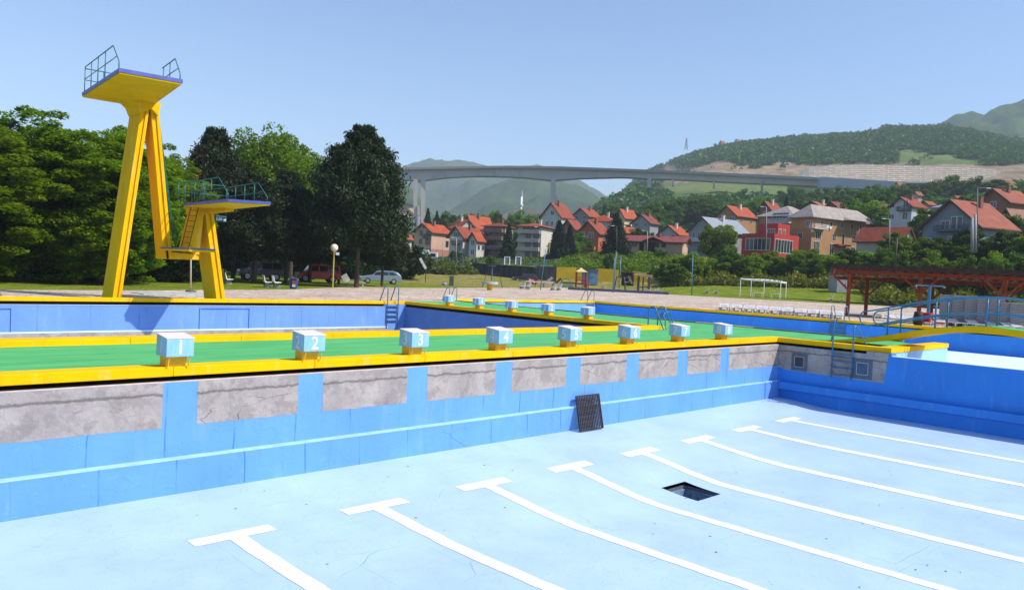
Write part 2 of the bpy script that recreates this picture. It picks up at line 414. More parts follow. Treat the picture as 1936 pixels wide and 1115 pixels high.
# floor (grid with the drain hole left open)
HX0, HX1, HY0, HY1 = 8.72, 9.60, -4.68, -3.80
xs = sorted(set([PX0+(PX1-PX0)*i/64 for i in range(65)]+[HX0, HX1]))
ys = sorted(set([0.1-10.1*i/44 for i in range(45)]+[-10-40*i/20 for i in range(1, 21)]+[HY0, HY1]))
mb = MB(); idx = {}
for j, y in enumerate(ys):
    for i, x in enumerate(xs): idx[(i, j)] = len(mb.v); mb.v.append((x, y, floor_z(x, y)))
for j in range(len(ys)-1):
    for i in range(len(xs)-1):
        cx, cy = (xs[i]+xs[i+1])/2, (ys[j]+ys[j+1])/2
        if HX0 < cx < HX1 and HY0 < cy < HY1: continue
        mb.f.append((idx[(i,j)], idx[(i+1,j)], idx[(i+1,j+1)], idx[(i,j+1)])); mb.m.append(0)
mb.build('pool_floor', M['floor_blue'], pool, world=True, smooth=True)
# drain sump
hz = floor_z(9.16, -4.24)
dr = MB()
t_ = 0.05
for x0, x1, y0, y1 in ((HX0-.001,HX0+t_,HY0,HY1),(HX1-t_,HX1+.001,HY0,HY1),(HX0+t_,HX1-t_,HY0-.001,HY0+t_),(HX0+t_,HX1-t_,HY1-t_,HY1+.001)):
    dr.box(x0, x1, y0, y1, hz-0.62, hz-0.10)
dr.mi = 1
for x0, x1, y0, y1 in ((HX0-.03,HX0,HY0-.03,HY1+.03),(HX1,HX1+.03,HY0-.03,HY1+.03),(HX0,HX1,HY0-.03,HY0),(HX0,HX1,HY1,HY1+.03)):
    dr.box(x0, x1, y0, y1, hz-0.62, hz-0.035)
dr.mi = 2
dr.box(HX0-.03, HX1+.03, HY0-.03, HY1+.03, hz-0.68, hz-0.62)
sump = dr.build('drain_sump', [mat('sump_wall', (0.16,0.24,0.36), 0.6, 0.4, 9), M['frame_grey'], mat('sump_bottom', (0.05,0.055,0.06), 0.8, 0.7, 8)], pool, world=True)
# lane markings
for n in range(8):
    cx = 2.5*n+0.225; mb = MB()
    def strip(x0, x1, ya, yb, ny):
        for j in range(ny):
            q0 = ya+(yb-ya)*j/ny; q1 = ya+(yb-ya)*(j+1)/ny; e_ = 0.007*math.sin(q0*7.3+cx)+0.004*math.sin(q0*19+cx*3)
            b = len(mb.v)
            for (x, y) in ((x0,q0),(x1,q0),(x1,q1),(x0,q1)) if ny == 1 else ((x0+(e_ if x0 < cx-.01 else 0),q0),(x1+(e_ if x1 > cx+.01 else 0),q0),(x1+(e_ if x1 > cx+.01 else 0),q1),(x0+(e_ if x0 < cx-.01 else 0),q1)): mb.v.append((x, y, floor_z(x, y)+0.006))
            mb.f.append((b+3, b+2, b+1, b)); mb.m.append(0)
    for i in range(5): strip(cx-0.62+1.24*i/5, cx-0.62+1.24*(i+1)/5, -2.02, -2.30, 1)
    for i in range(2): strip(cx-0.13+0.13*i, cx+0.13*i, -2.30, -12, 44)
    for i in range(2): strip(cx-0.13+0.13*i, cx+0.13*i, -12, -48, 18)
    mb.build('lane_marking', M['line_white'], pool, world=True)
# end wall under the starting blocks
PROF = [(0.0,-0.116),(0.55,-0.116),(0.55,-2.6),(-0.17,-2.6),(-0.14,-1.43),(-0.14,-1.378),(0.0,-1.36)]
mb = MB(); wall_run(mb, (PX0,0.0), (PX1+0.0,0.0), (0,1), PROF)
mb.mi = 1; mb.box(PX0, PX1-0.001, -0.141, 0.0, -1.380, -1.356)
# bare concrete patches, 3 mm skim deep
mb.mi = 2
PATCH = [(-4.6,-0.03),(0.54,2.42),(2.94,4.92),(5.45,7.44),(7.98,9.90),(10.45,12.39),(12.95,14.88),(15.40,17.30),(17.83,21.19)]
for (a, b) in PATCH:
    top = [(a+(b-a)*i/12, -0.003, -0.118) for i in range(13)]
    bot = [(a+(b-a)*i/12+rng.uniform(-.012,.012)*(i in (0,12)), -0.003, -0.850+rng.uniform(-.010,.010)) for i in range(12,-1,-1)]
    sd1 = [(b+rng.uniform(-.010,.010), -0.003, -0.118-0.732*i/9) for i in range(1, 9)]; sd0 = [(a+rng.uniform(-.010,.010), -0.003, -0.85+0.732*i/9) for i in range(1, 9)]
    mb.prism(top+sd1+bot+sd0, (0, 0.02, 0))
mb.mi = 3; mb.box(PX0, PX1, 0.002, 0.30, -0.116, -0.112)
endw = mb.build('end_wall', [M['wall_blue'], M['ledge_pale'], M['concrete'], M['concrete_top']], pool, world=True)
# right-hand wall: high part with coping, then the low lip of the channel
mb = MB()
PR2 = [(0.0,-0.12),(0.5,-0.12),(0.5,-2.6),(-0.12,-2.6),(-0.10,-1.66),(-0.27,-1.62),(-0.27,-1.385),(0.0,-1.36)]
wall_run(mb, (PX1,0.0), (PX1,-3.80), (1,0), PR2)
wall_run(mb, (PX1,-3.80), (PX1,-50), (1,0), [(0.0,-0.13),(0.22,-0.13),(0.22,-2.6),(-0.12,-2.6),(-0.10,-1.66),(-0.27,-1.62),(-0.27,-1.385),(0.0,-1.36)])
mb.mi = 2
mb.prism([(PX1-0.003, 0.0, -0.122), (PX1-0.003, -3.02, -0.122), (PX1-0.003, -3.02, -0.036), (PX1-0.003, -3.72, -0.036), (PX1-0.003, -3.60, -1.00), (PX1-0.003,-1.8,-0.985), (PX1-0.003,-0.28,-0.96), (PX1-0.003,0,-0.90)], (0.02,0,0))
mb.mi = 1; mb.box(PX1-0.004, PX1+0.224, -50, -3.801, -0.129, -0.112)
mb.mi = 0; mb.box(PX1+0.002, PX1+0.4, -3.80, -3.02, -0.12, -0.036)
sidew = mb.build('side_wall', [M['wall_blue_shaded'], M['floor_white'], M['concrete']], pool, world=True)
# left wall under the viewer
mb = MB(); wall_run(mb, (PX0,0.0), (PX0,-50), (-1,0), [(0.0,-0.12),(0.4,-0.12),(0.4,-2.6),(0,-2.6)])
mb.build('side_wall', M['wall_blue'], pool, world=True)
# gutters behind the coping, their shade painted in as near-black
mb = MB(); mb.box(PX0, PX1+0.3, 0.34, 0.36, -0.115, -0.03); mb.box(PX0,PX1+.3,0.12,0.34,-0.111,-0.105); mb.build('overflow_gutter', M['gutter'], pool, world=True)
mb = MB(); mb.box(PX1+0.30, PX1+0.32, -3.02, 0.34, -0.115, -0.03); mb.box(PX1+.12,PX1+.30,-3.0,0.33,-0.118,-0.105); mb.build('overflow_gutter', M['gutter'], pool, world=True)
# yellow copings; joints every few metres
def coping(par, a, b, out, w0=0.10, w1=0.50, zt=CZ, zb=-0.035, m='yellow', seg=2.6, gap=0.006):
    d = Vector((b[0]-a[0], b[1]-a[1])); L = d.length; d.normalize(); n = max(1, round(L/seg)); mb = MB()
    for i in range(n):
        s0 = L*i/n+(gap/2 if i else 0); s1 = L*(i+1)/n-(gap/2 if i < n-1 else 0)
        q = lambda s, o, z: (a[0]+d.x*s+out[0]*o, a[1]+d.y*s+out[1]*o, z)
        j0 = rng.uniform(-.004,.004); j1 = rng.uniform(-.003,.003)
        mb.hexa([q(s0,w0+j0,zb), q(s1,w0+j0,zb), q(s1,w1,zb), q(s0,w1,zb), q(s0,w0+j0,zt+j1), q(s1,w0+j0,zt+j1), q(s1,w1,zt+j1), q(s0,w1,zt+j1)])
    return mb.build('coping', M[m], par, world=True, bevel=0.012)
coping(pool, (PX0-0.5,0), (PX1+0.10,0), (0,1))
coping(pool, (PX1,0.5), (PX1,-3.25), (1,0), w1=0.50)
coping(pool, (PX1+0.10,-3.25), (27.0,-3.25), (0,-1), w0=0.0, w1=0.50)
# end face of the island under that coping (lit pale blue)
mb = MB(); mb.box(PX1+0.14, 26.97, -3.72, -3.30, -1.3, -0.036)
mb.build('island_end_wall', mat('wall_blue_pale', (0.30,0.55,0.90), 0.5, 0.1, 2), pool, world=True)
# underwater viewing windows in the right wall
for k, (y0, zc, sz, tl) in enumerate(((-0.78, -0.64, 0.30, 0.0), (-2.92, -0.62, 0.33, 0.02))):
    fr = MB()
    s2, hs = sz*0.94, sz
    X = PX1
    for (a0,a1,b0,b1) in ((-s2,-s2*0.55,-hs,hs),(s2*0.55,s2,-hs,hs),(-s2*0.55,s2*0.55,hs*0.55,hs),(-s2*0.55,s2*0.55,-hs,-hs*0.55)):
        fr.box(X-0.020, X+0.03, y0+a0, y0+a1, zc+b0, zc+b1)
    wf = fr.build('viewing_window', M['frame_grey'], sidew if False else pool, world=True)
    gl = MB(); gl.box(X-0.004, X+0.02, y0-s2*0.55, y0+s2*0.55, zc-hs*0.55, zc+hs*0.55); gl.build('pane', M['glass'] if k == 0 else M['glass_blue'], wf, world=True)
    ed = MB()
    e = 0.55
    for (a0,a1,b0,b1) in ((-s2*e-.02,-s2*e,-hs*e-.02,hs*e+.02),(s2*e,s2*e+.02,-hs*e-.02,hs*e+.02),(-s2*e,s2*e,hs*e,hs*e+.02),(-s2*e,s2*e,-hs*e-.02,-hs*e)):
        ed.box(X-0.028, X-0.0195, y0+a0, y0+a1, zc+b0, zc+b1)
    ed.build('rim', M['rim'], wf, world=True)

# ---- diving pool
dp = thing('diving_pool', 'deep blue diving pool with yellow edging behind the green walkway', 'swimming pool', (8, 14, 0))
DX0, DX1, DY0, DY1 = -9.0, 20.95, 5.45, 21.5
mb = MB(); mb.box(DX0, DX1, DY0, DY1, -3.7, -3.6); mb.build('pool_floor', M['floor_blue'], dp, world=True)
mb = MB()
wall_run(mb, (DX0,DY1), (DX1,DY1), (0,1), [(0.0,-0.165),(0.4,-0.165),(0.4,-3.7),(0.0,-3.7)])
mb.mi = 1; mb.box(DX0, DX1-1.1, DY1-0.05, DY1-0.001, -1.27, -1.215)
mb.mi = 2; mb.box(DX0, DX1-1.1, DY1-0.045, DY1-0.001, -3.6, -1.271)
mb.mi = 0
for (x0, x1, z0, z1) in ((9.72,12.0,-1.20,-0.29),(0.2,2.45,-1.20,-0.31)):   # raised rim of a patched-up panel
    mb.box(x0-.04, x0, DY1-0.045, DY1-.001, z0, z1+.04); mb.box(x0, x1, DY1-0.05, DY1-.001, z1, z1+.045); mb.box(x1, x1+.05, DY1-0.045, DY1-.001, z0, z1+.04)
mb.mi = 3; mb.box(DX0, DX1-1.3, DY1-0.02, DY1+0.06, -0.170, -0.158)
mb.build('far_wall', [M['wall_blue_far'], M['floor_white'], M['concrete'], M['floor_white']], dp, world=True)
mb = MB(); wall_run(mb, (DX1,DY0), (DX1,DY1), (1,0), [(0.0,-0.17),(0.4,-0.17),(0.4,-3.7),(0.0,-3.7)])
mb.build('side_wall', mat('wall_blue_dusty_shaded', (0.10,0.20,0.46), 0.5, 0.1, 1.5), dp, world=True)  # dusty blue, with the shade on this wall darkened into the colour
mb = MB(); wall_run(mb, (DX0,DY0), (DX1,DY0), (0,-1), [(0.0,-0.04),(0.3,-0.04),(0.3,-3.7),(0.0,-3.7)]); mb.build('near_wall', M['wall_blue_far'], dp, world=True)
mb = MB(); mb.box(DX0-.1, DX0, DY0, DY1, -3.7, -0.04); mb.build('side_wall', M['wall_blue_far'], dp, world=True)
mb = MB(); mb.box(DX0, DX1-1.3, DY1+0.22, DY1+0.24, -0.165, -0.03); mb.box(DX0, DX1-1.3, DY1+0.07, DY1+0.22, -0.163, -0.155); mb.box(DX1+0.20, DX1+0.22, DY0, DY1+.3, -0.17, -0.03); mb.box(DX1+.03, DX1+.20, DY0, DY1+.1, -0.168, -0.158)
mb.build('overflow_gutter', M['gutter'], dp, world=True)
mb = MB(); mb.box(DX1-1.3, DX1+0.1, DY1-0.003, DY1+0.2, -0.19, -0.036); mb.build('corner_wall', M['wall_blue_far'], dp, world=True)
coping(dp, (DX0,DY1), (DX1+0.1,DY1), (0,1), w1=0.48)
coping(dp, (DX1,DY0), (DX1,DY1+0.48), (1,0), w1=0.45)
coping(dp, (DX0,DY0), (DX1+0.45,DY0), (0,-1), w0=-0.06, w1=0.50)

# ---- far pool and the channel
fp = thing('shallow_pool', 'wide empty blue pool beyond the green island, with a footbridge over its channel', 'swimming pool', (35, 0, 0))
FX0, FX1, FY1 = 27.55, 41.5, 25.0
mb = MB(); mb.add([(FX0,FY1,-0.95),(FX0,-3.3,-0.65),(FX0,-50,-0.65),(FX1,-50,-1.08),(FX1,FY1,-1.08)], [(0,1,4),(1,2,3),(1,3,4)])
mb.build('pool_floor', M['floor_white'], fp, world=True)
mb = MB(); mb.add([(PX1+0.22,-3.72,-0.62),(PX1+0.22,-50,-0.62),(FX0,-50,-0.651),(FX0,-3.72,-0.651)], [(0,1,2,3)]); mb.build('channel_floor', M['floor_white'], fp, world=True)
mb = MB(); wall_run(mb, (FX1,FY1), (FX1,-50), (1,0), [(0.0,-0.09),(0.3,-0.09),(0.3,-1.5),(0.0,-1.5)]); mb.build('side_wall', M['wall_blue_shaded'], fp, world=True)
mb = MB(); wall_run(mb, (FX0,FY1), (FX1,FY1), (0,1), [(0.0,-0.09),(0.3,-0.09),(0.3,-1.5),(0.0,-1.5)]); mb.build('end_wall', M['wall_blue'], fp, world=True)
mb = MB(); wall_run(mb, (FX0,-2.0), (FX0,FY1), (-1,0), [(0.0,-0.02),(0.1,-0.02),(0.1,-1.5),(0.0,-1.5)]); mb.build('side_wall', M['wall_blue'], fp, world=True)
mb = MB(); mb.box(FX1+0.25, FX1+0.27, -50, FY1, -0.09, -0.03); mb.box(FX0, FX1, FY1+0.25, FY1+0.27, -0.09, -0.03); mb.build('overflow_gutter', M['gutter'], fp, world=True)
coping(fp, (FX1,FY1+0.46), (FX1,-50), (1,0), w0=0.08, w1=0.46)
coping(fp, (FX0-0.4,FY1), (FX1+.08,FY1), (0,1), w0=0.08, w1=0.46)
mb = MB()
yy = -2.0
while yy < FY1:
    L = rng.uniform(1.5, 4.5); mb.mi = 1 if rng.random() < 0.22 else 0
    mb.box(FX0-0.16, FX0+0.02, yy, min(FY1, yy+L)-0.004, -0.03, 0.055); yy += L
mb.build('low_kerb', [M['olive_lip'], mat('kerb_worn', (0.62,0.50,0.12), 0.7, 0.2, 3)], fp, world=True)
mb = MB(); mb.tube([(FX1-0.01, 18.9, -0.52), (FX1-0.05, 18.9, -0.52)], 0.16, 12); mb.build('inlet', M['frame_grey'], fp, world=True)

# ---- decks (structure)
mb = MB()
mb.box(-60, PX1+0.45, 0.49, 4.96, -0.3, 0.0)
mb.box(PX1+0.45, 26.95, -3.26, -2.0, -0.3, 0.0); mb.box(PX1+0.45, FX0-0.15, -2.0, 25.0, -0.3, 0.0)
mb.box(-60, PX1+0.45, DY1+0.44, 24.3, -0.3, 0.0)
mb.box(-60, DX0-0.1, 4.96, DY1+0.44, -0.3, 0.0)
mb.box(-60, PX0-0.02, -60, 0.49, -0.3, 0.0)
tag(mb.build('deck', M['deck_green']), kind='structure')
# thin blue bath edge by the tower
mb = MB(); mb.box(9.3, 12.6, 27.2, 29.0, 0.012, 0.05); fb = mb.build('foot_bath', mat('bath_blue', (0.42,0.50,0.50), 0.4, 0.2, 3))
tag(fb, 'flat pale blue foot bath slab on the paving behind the tall yellow tower', 'foot bath')

# ================================================================== STARTING BLOCKS
NUMW = {'1':0,'2':0}
def block(name_label, num, loc, rz, group, w=0.45, h=0.30, d=0.44, legx=(0.06, 0.37), mirror=False, side_w='number_grey'):
    """front face on local -y, near left-front lower corner of the box at the origin"""
    t = thing('starting_block', name_label, 'starting block', loc, rz, group)
    b = MB(); zt = h; zk = h+0.05
    b.hexa([(0,0,0),(w,0,0),(w,d,0),(0,d,0),(0,0,zt),(w,0,zt),(w,d,zk),(0,d,zk)])
    bx = b.build('box', M['block_blue'], t, bevel=0.006)
    tp = MB(); e = 0.004
    tp.hexa([(-e,-e,zt),(w+e,-e,zt),(w+e,d+e,zk),(-e,d+e,zk),(-e,-e,zt+.012),(w+e,-e,zt+.012),(w+e,d+e,zk+.012),(-e,d+e,zk+.012)])
    tp.build('top', M['block_top'], t)
    pd = MB(); zb = CZ-0.302+0.002
    pd.box(0.05, 0.40, 0.14, 0.40, zb, -0.002) ; pd.build('pedestal', M['orange_yellow'], t, bevel=0.008)
    for lx in (0.06, 0.40):
        lg = MB(); lg.tube([(lx,0.075,zb),(lx,0.03,-0.002)], 0.009 if num > '2' else 0.013, 6); lg.build('leg', M['orange_yellow'], t)
    sz = h*1.12
    rot = Matrix.Rotation(R(90), 4, 'X')
    text_mesh(num, sz, 0.003, M['number_white'], 'number', t, 0.004, rot, (w*0.5, -0.004, h*0.48))
    rot2 = Matrix.Rotation(R(-90), 4, 'Z') @ rot
    if mirror: rot2 = Matrix.Rotation(R(90), 4, 'Z') @ rot
    text_mesh(num, sz, 0.003, M[side_w], 'number', t, 0.002, rot2, (w+0.004 if mirror else -0.004, d*0.5, h*0.5))
    return t
ORD = ['first', 'second', 'third', 'fourth', 'fifth', 'sixth', 'seventh', 'eighth']
for n in range(8):
    block('pale blue starting block marked %d on the near yellow pool edge' % (n+1), str(n+1), (2.5*n, 0.0, 0.300), 0.0, 'numbered starting blocks along the front pool')
for k, y in enumerate((17.85, 15.55, 13.24, 10.88, 8.55)):
    block('smaller looking starting block marked %d beside the diving pool' % (5-k), str(5-k), (20.95, y+0.45, 0.300), R(-90), 'starting blocks beside the diving pool', mirror=True, side_w='number_white')

# ================================================================== LADDERS
def rail_pts(a, up, out, reach, down, sp=None):
    """one ladder rail: foot on the deck, bow over the edge, then down the wall"""
    a = Vector(a); o = Vector((out[0], out[1], 0))
    f = a - o*reach
    sp = sp or Vector((0,0,0))
    p = [f+sp, f+sp*0.25+Vector((0,0,up*0.80))+o*reach*0.50]
    for i in range(1, 6):
        t = math.pi*i/6; p.append(f+o*reach*(0.50+0.25*(1-math.cos(t)))+Vector((0,0,up*0.80+up*0.20*math.sin(t))))
    p.append(a+Vector((0,0,up*0.78))); p.append(a+Vector((0,0,down)))
    return p
def ladder(label, a, b, out, up, reach, down, treads, m, r=0.022, group='ladders at the pool edges', tread_m=None, panel=False, splay=0.0, lowb=1.0):
    c = (Vector(a)+Vector(b))/2
    t = thing('pool_ladder', label, 'ladder', c, 0, group)
    for q, sg in ((a, -1), (b, 1)):
        mb = MB(); mb.tube(rail_pts(q, up*(lowb if sg > 0 else 1.0), out, reach, down, (Vector(b)-Vector(a))*splay*sg), r, 8); mb.build('handrail', m, t, world=True, smooth=True)
    for z in treads:
        mb = MB(); o = Vector((out[0], out[1], 0))*0.05
        mb.obox((Vector(a)+Vector(b))/2+Vector((0,0,z)), (Vector(b)-Vector(a))/2, o, (0,0,0.035)); mb.build('tread', tread_m or m, t, world=True)
    return t
ladder('blue ladder down the right wall of the front pool between two square windows', (PX1-0.07,-1.93,0.02), (PX1-0.07,-2.60,0.02), (-1,0), 0.92, 0.50, -1.02, (-0.28,-0.50,-0.72,-0.96), M['rail_blue'], 0.024, splay=0.45, lowb=0.80)
ladder('steel blue ladder in the corner of the diving pool', (19.75,DY1-0.07,0.0), (20.45,DY1-0.07,0.0), (0,-1), 0.95, 0.75, -1.3, (-0.15,-0.40,-0.66,-0.92), M['rail_steel'], 0.03)
ladder('blue handrails at the near corner of the diving pool beside block 7', (21.1,5.55,0.0), (21.75,5.55,0.0), (0,1), 0.88, 0.75, -0.9, (-0.3,-0.6), M['rail_blue'], 0.027)
ladder('thin steel ladder at the far left corner of the shallow pool', (27.0,FY1-.05,0.0), (27.6,FY1-.05,0.0), (0,-1), 0.85, 0.7, -0.6, (-0.2,-0.45), M['rail_steel'], 0.025)
ladder('thin steel ladder at the far right corner of the shallow pool', (40.5,FY1-.05,0.05), (41.25,FY1-.05,0.05), (0,-1), 0.85, 0.7, -0.7, (-0.2,-0.45), M['rail_steel'], 0.025)
L5 = ladder('ladder with a dark blue back panel on the far edge of the shallow pool', (FX1-0.06,6.9,0.0), (FX1-0.06,6.1,0.0), (-1,0), 0.95, 0.8, -0.9, (-0.15,-0.42,-0.69), M['rail_steel'], 0.028, tread_m=M['rail_blue'])
mb = MB(); mb.box(FX1-0.045, FX1-0.01, 6.02, 6.98, -1.05, -0.05); mb.build('back_panel', mat('panel_blue', (0.03,0.17,0.42), 0.5, 0.1, 3), L5, world=True)
# bow rail behind block 7
t = thing('handrail_bow', 'low curved blue handrail standing on the green deck behind block 7', 'handrail', (22.3,5.4,0), 0, None)
mb = MB(); mb.tube([(21.7,5.15,0.0),(21.75,5.18,0.35)]+[(22.05+0.3*-math.cos(a), 5.3, 0.42+0.26*math.sin(a)) for a in (0.3,0.8,1.3,1.8,2.3)]+[(22.55,5.35,0.15),(22.62,5.36,0.0)], 0.022, 8); mb.build('rail', M['rail_blue'], t, world=True, smooth=True)

# ================================================================== LEANING GRATE
t = thing('drain_grate', 'black rusty steel grid leaning against the end wall of the pool', 'grate', (10.95,-0.30,-2.0))
B0 = atz(1097,815,-1.99); B1 = atz(1140,808,-1.99); 
B0.y = -0.52; B1.y = -0.52; B0 = Vector((atz(1097,815,-1.985).x-0.0, -0.50, -1.985)); B1 = Vector((B0.x+0.80, -0.50, -1.985))
T0 = aty(1089,749,-0.20); T1 = T0+Vector((0.80, 0.0, 0.0)); 
B0 = aty(1097,815,-0.44); B1 = aty(1140,808,-0.44); T0 = aty(1089,749,-0.11); T1 = aty(1132,744,-0.11)
ex = (B1-B0); ey = (T0-B0); nn = ex.cross(ey).normalized()
mb = MB()
for i in range(15):
    p = B0+ex*(i/14); mb.beam(p, p+ey, 0.010, 0.035, nn)
mb.build('bearing_bars', M['black_metal'], t, world=True)
mb = MB()
for i in range(25):
    p = B0+ey*(i/24); mb.beam(p, p+ex, 0.012, 0.02, nn)
mb.build('cross_bars', mat('rust_metal', (0.07,0.045,0.03), 0.7, 0.5, 14), t, world=True)
mb = MB()
for a_, b_ in ((B0,B1),(B1,B1+ey),(B0+ey,B1+ey),(B0,B0+ey)): mb.beam(a_, b_, 0.022, 0.042, nn)
mb.build('frame', M['black_metal'], t, world=True)
# specks of grit and dry leaf on the floor
V_ = []; F_ = []
for _ in range(150):
    x, y = rng.uniform(-3, 20), rng.uniform(-11.5, -0.5); s_ = rng.uniform(0.008, 0.022); z = floor_z(x, y)+0.004; a_ = rng.uniform(0, 6); b_ = len(V_)
    for k_ in range(4): V_.append((x+s_*math.cos(a_+k_*1.57)*(1.8 if k_ % 2 else 1), y+s_*math.sin(a_+k_*1.57), z+0.004*(k_ == 1)))
    F_.append((b_, b_+1, b_+2, b_+3))
mb = MB(); mb.v = V_; mb.f = F_; mb.m = [0]*len(F_)
tag(mb.build('grit', mat('grit', (0.10,0.09,0.08), 0.9, 0.4, 9)), 'dark specks of grit scattered over the pale pool floor', 'grit', kind='stuff')
# dropped bit of hose by the shaded corner
mb = MB(); P = [atz(1440,762,-1.985), atz(1446,759.5,-1.985), atz(1457,760,-1.99), atz(1472,762,-1.995), atz(1485,762.5,-2.0)]
mb.tube([p+Vector((0,0,0.03)) for p in P], 0.014, 6); tag(mb.build('hose', M['rail_steel'], smooth=True), 'short length of grey hose lying on the pool floor near the shaded corner', 'hose')

# ================================================================== DIVING TOWERS
def quad_slab(mb, q, z0, z1):
    mb.hexa([(x,y,z0) for x, y in q]+[(x,y,z1) for x, y in q])
def leg(mb, a0, a1, b0, b1, y0, y1, groove=True):
    """blade leg between plan-x pairs a (bottom) and b (top): (x, z) points; front face at y0"""
    A0, A1, B0, B1 = a0, a1, b0, b1
    mb.hexa([(A0[0],y0,A0[1]),(A1[0],y0,A1[1]),(A1[0],y1,A1[1]),(A0[0],y1,A0[1]),(B0[0],y0,B0[1]),(B1[0],y0,B1[1]),(B1[0],y1,B1[1]),(B0[0],y1,B0[1])])
    if groove:   # two raised ribs leave a sunk channel down the middle of the front face
        def l(p, q, t): return (p[0]+(q[0]-p[0])*t, p[1]+(q[1]-p[1])*t)
        for t0, t1 in ((0.0,0.36),(0.62,1.0)):
            p0, p1, q0, q1 = l(A0,A1,t0), l(A0,A1,t1), l(B0,B1,t0), l(B0,B1,t1)
            mb.hexa([(p0[0],y0-.07,p0[1]),(p1[0],y0-.07,p1[1]),(p1[0],y0-.001,p1[1]),(p0[0],y0-.001,p0[1]),(q0[0],y0-.07,q0[1]),(q1[0],y0-.07,q1[1]),(q1[0],y0-.001,q1[1]),(q0[0],y0-.001,q0[1])])
YF, YB = 22.37, 23.65
tt = thing('diving_tower', 'tall yellow concrete diving tower with a high platform and railings', 'diving tower', (7.5, 22.9, 0))
mb = MB(); leg(mb, (6.28,-0.02), (6.64,-0.02), (7.20,8.36), (7.54,8.36), YF, YB); mb.build('leg', M['yellow_tower'], tt, world=True, bevel=0.015)
mb = MB(); leg(mb, (8.34,1.83), (8.72,1.83), (7.56,8.36), (7.90,8.36), YF, 23.2); mb.build('leg', M['yellow_tower'], tt, world=True, bevel=0.015)
mb = MB(); mb.prism([(8.34,YF,1.82),(9.93,YF,1.85),(9.93,YF,2.10),(8.70,YF,2.14),(8.63,YF,2.25),(8.34,YF,2.25)], (0,0.85,0)); mb.build('low_beam', M['yellow_tower'], tt, world=True, bevel=0.015)
# flared neck and platform
Q10 = [(4.78,17.64),(6.92,17.40),(7.95,23.6),(5.30,23.70)]
mb = MB()
mb.prism([(6.50,YF-.25,8.50),(6.78,YF-.25,8.44),(6.98,YF-.25,8.28),(7.12,YF-.25,7.95),(7.56,YF-.25,8.20),(7.84,YF-.25,7.95),(7.93,YF-.25,8.50)], (0,1.5,0))
mb.build('neck', M['yellow_tower'], tt, world=True)
pt = MB(); quad_slab(pt, Q10, 8.46, 8.518); plat = pt.build('platform', M['yellow_tower'], tt, world=True)
pt = MB(); 
def grow(q, e):
    cx = sum(p[0] for p in q)/4; cy = sum(p[1] for p in q)/4
    return [(x+math.copysign(e, x-cx), y+math.copysign(e, y-cy)) for x, y in q]
quad_slab(pt, grow(Q10, 0.03), 8.52, 8.66); pt.build('deck_edge', M['tower_blue'], plat, world=True)
def railing(par, pts, h, mats, posts, slope_end=True, r=0.019, mid=True, z=8.70):
    """pts: plan polyline; posts at listed fractions; the near end slopes down like a stair string"""
    mb = MB(); P = [Vector((x, y, z)) for x, y in pts]
    for a, b, fs in zip(P[:-1], P[1:], posts):
        for f_ in fs:
            c = a.lerp(b, f_); mb.tube([c, c+Vector((0,0,h))], r, 6)
        mb.tube([a+Vector((0,0,h)), b+Vector((0,0,h))], r*1.15, 6)
        if mid: mb.tube([a+Vector((0,0,h*0.5)), b+Vector((0,0,h*0.5))], r*0.9, 6)
    return mb
def slope_end(mb, a, b, h, z, r=0.02):
    """a: top of rail plan point, b: foot plan point"""
    mb.tube([(a[0],a[1],z+h), (a[0]+(b[0]-a[0])*0.72,a[1]+(b[1]-a[1])*0.72,z+h*0.45), (b[0],b[1],z+h*0.22), (b[0],b[1],z)], r, 6)
    mb.tube([(a[0],a[1],z+h*0.5),(a[0]+(b[0]-a[0])*0.66,a[1]+(b[1]-a[1])*0.66,z+h*0.50)], r*.8, 6)
mb = railing(tt, [(5.33,23.6),(4.93,18.9)], 1.02, None, [(0.0,0.25,0.5,0.75)]); slope_end(mb, (4.93,18.9), (4.82,17.85), 1.02, 8.70)
mb.build('railing', M['rail_green'], tt, world=True, smooth=True)
mb = railing(tt, [(5.33,23.6),(6.9,23.45)], 0.95, None, [(0.45,)]); mb.build('railing', M['rail_green'], tt, world=True, smooth=True)
mb = railing(tt, [(7.3,20.4),(7.03,18.4)], 0.92, None, [(0.1,0.62)]); slope_end(mb, (7.03,18.4), (6.93,17.6), 0.92, 8.70); mb.build('railing', M['rail_green'], tt, world=True, smooth=True)
# access ladder down the back of the tall tower
def rungs(mb, a0, a1, b0, b1, n, r=0.012):
    for i in range(n+1):
        t = i/n; mb.tube([Vector(a0).lerp(Vector(a1), t), Vector(b0).lerp(Vector(b1), t)], r, 5)
a0, a1 = Vector((7.93,22.75,8.9)), Vector((8.92,22.75,2.9)); b0, b1 = a0+Vector((0.12,0.45,0.05)), a1+Vector((0.12,0.45,0))
mb = MB(); mb.tube([a0,a1], 0.024, 6); mb.tube([b0,b1,b1+Vector((-.05,-.1,-.15))], 0.024, 6); rungs(mb, a0+Vector((.01,0,0)), a1, b0, b1, 20); mb.build('ladder', M['rail_green'], tt, world=True)
# 3 m board
yn = 18.95
c1, c2 = aty(358,472.5,yn), aty(400,475.5,yn+.3)
Q3 = [(c1.x, yn), (c2.x, yn), (c2.x+0.55, 22.30), (c1.x+0.15, 22.36)]
b3 = MB(); quad_slab(b3, Q3, 2.20, 2.27); low = b3.build('low_platform', M['yellow_tower'], tt, world=True)
b3 = MB(); quad_slab(b3, grow(Q3, .02), 2.272, 2.34); b3.build('deck_edge', mat('board_grey_blue', (0.10,0.13,0.22), 0.5, 0.15, 4), low, world=True)

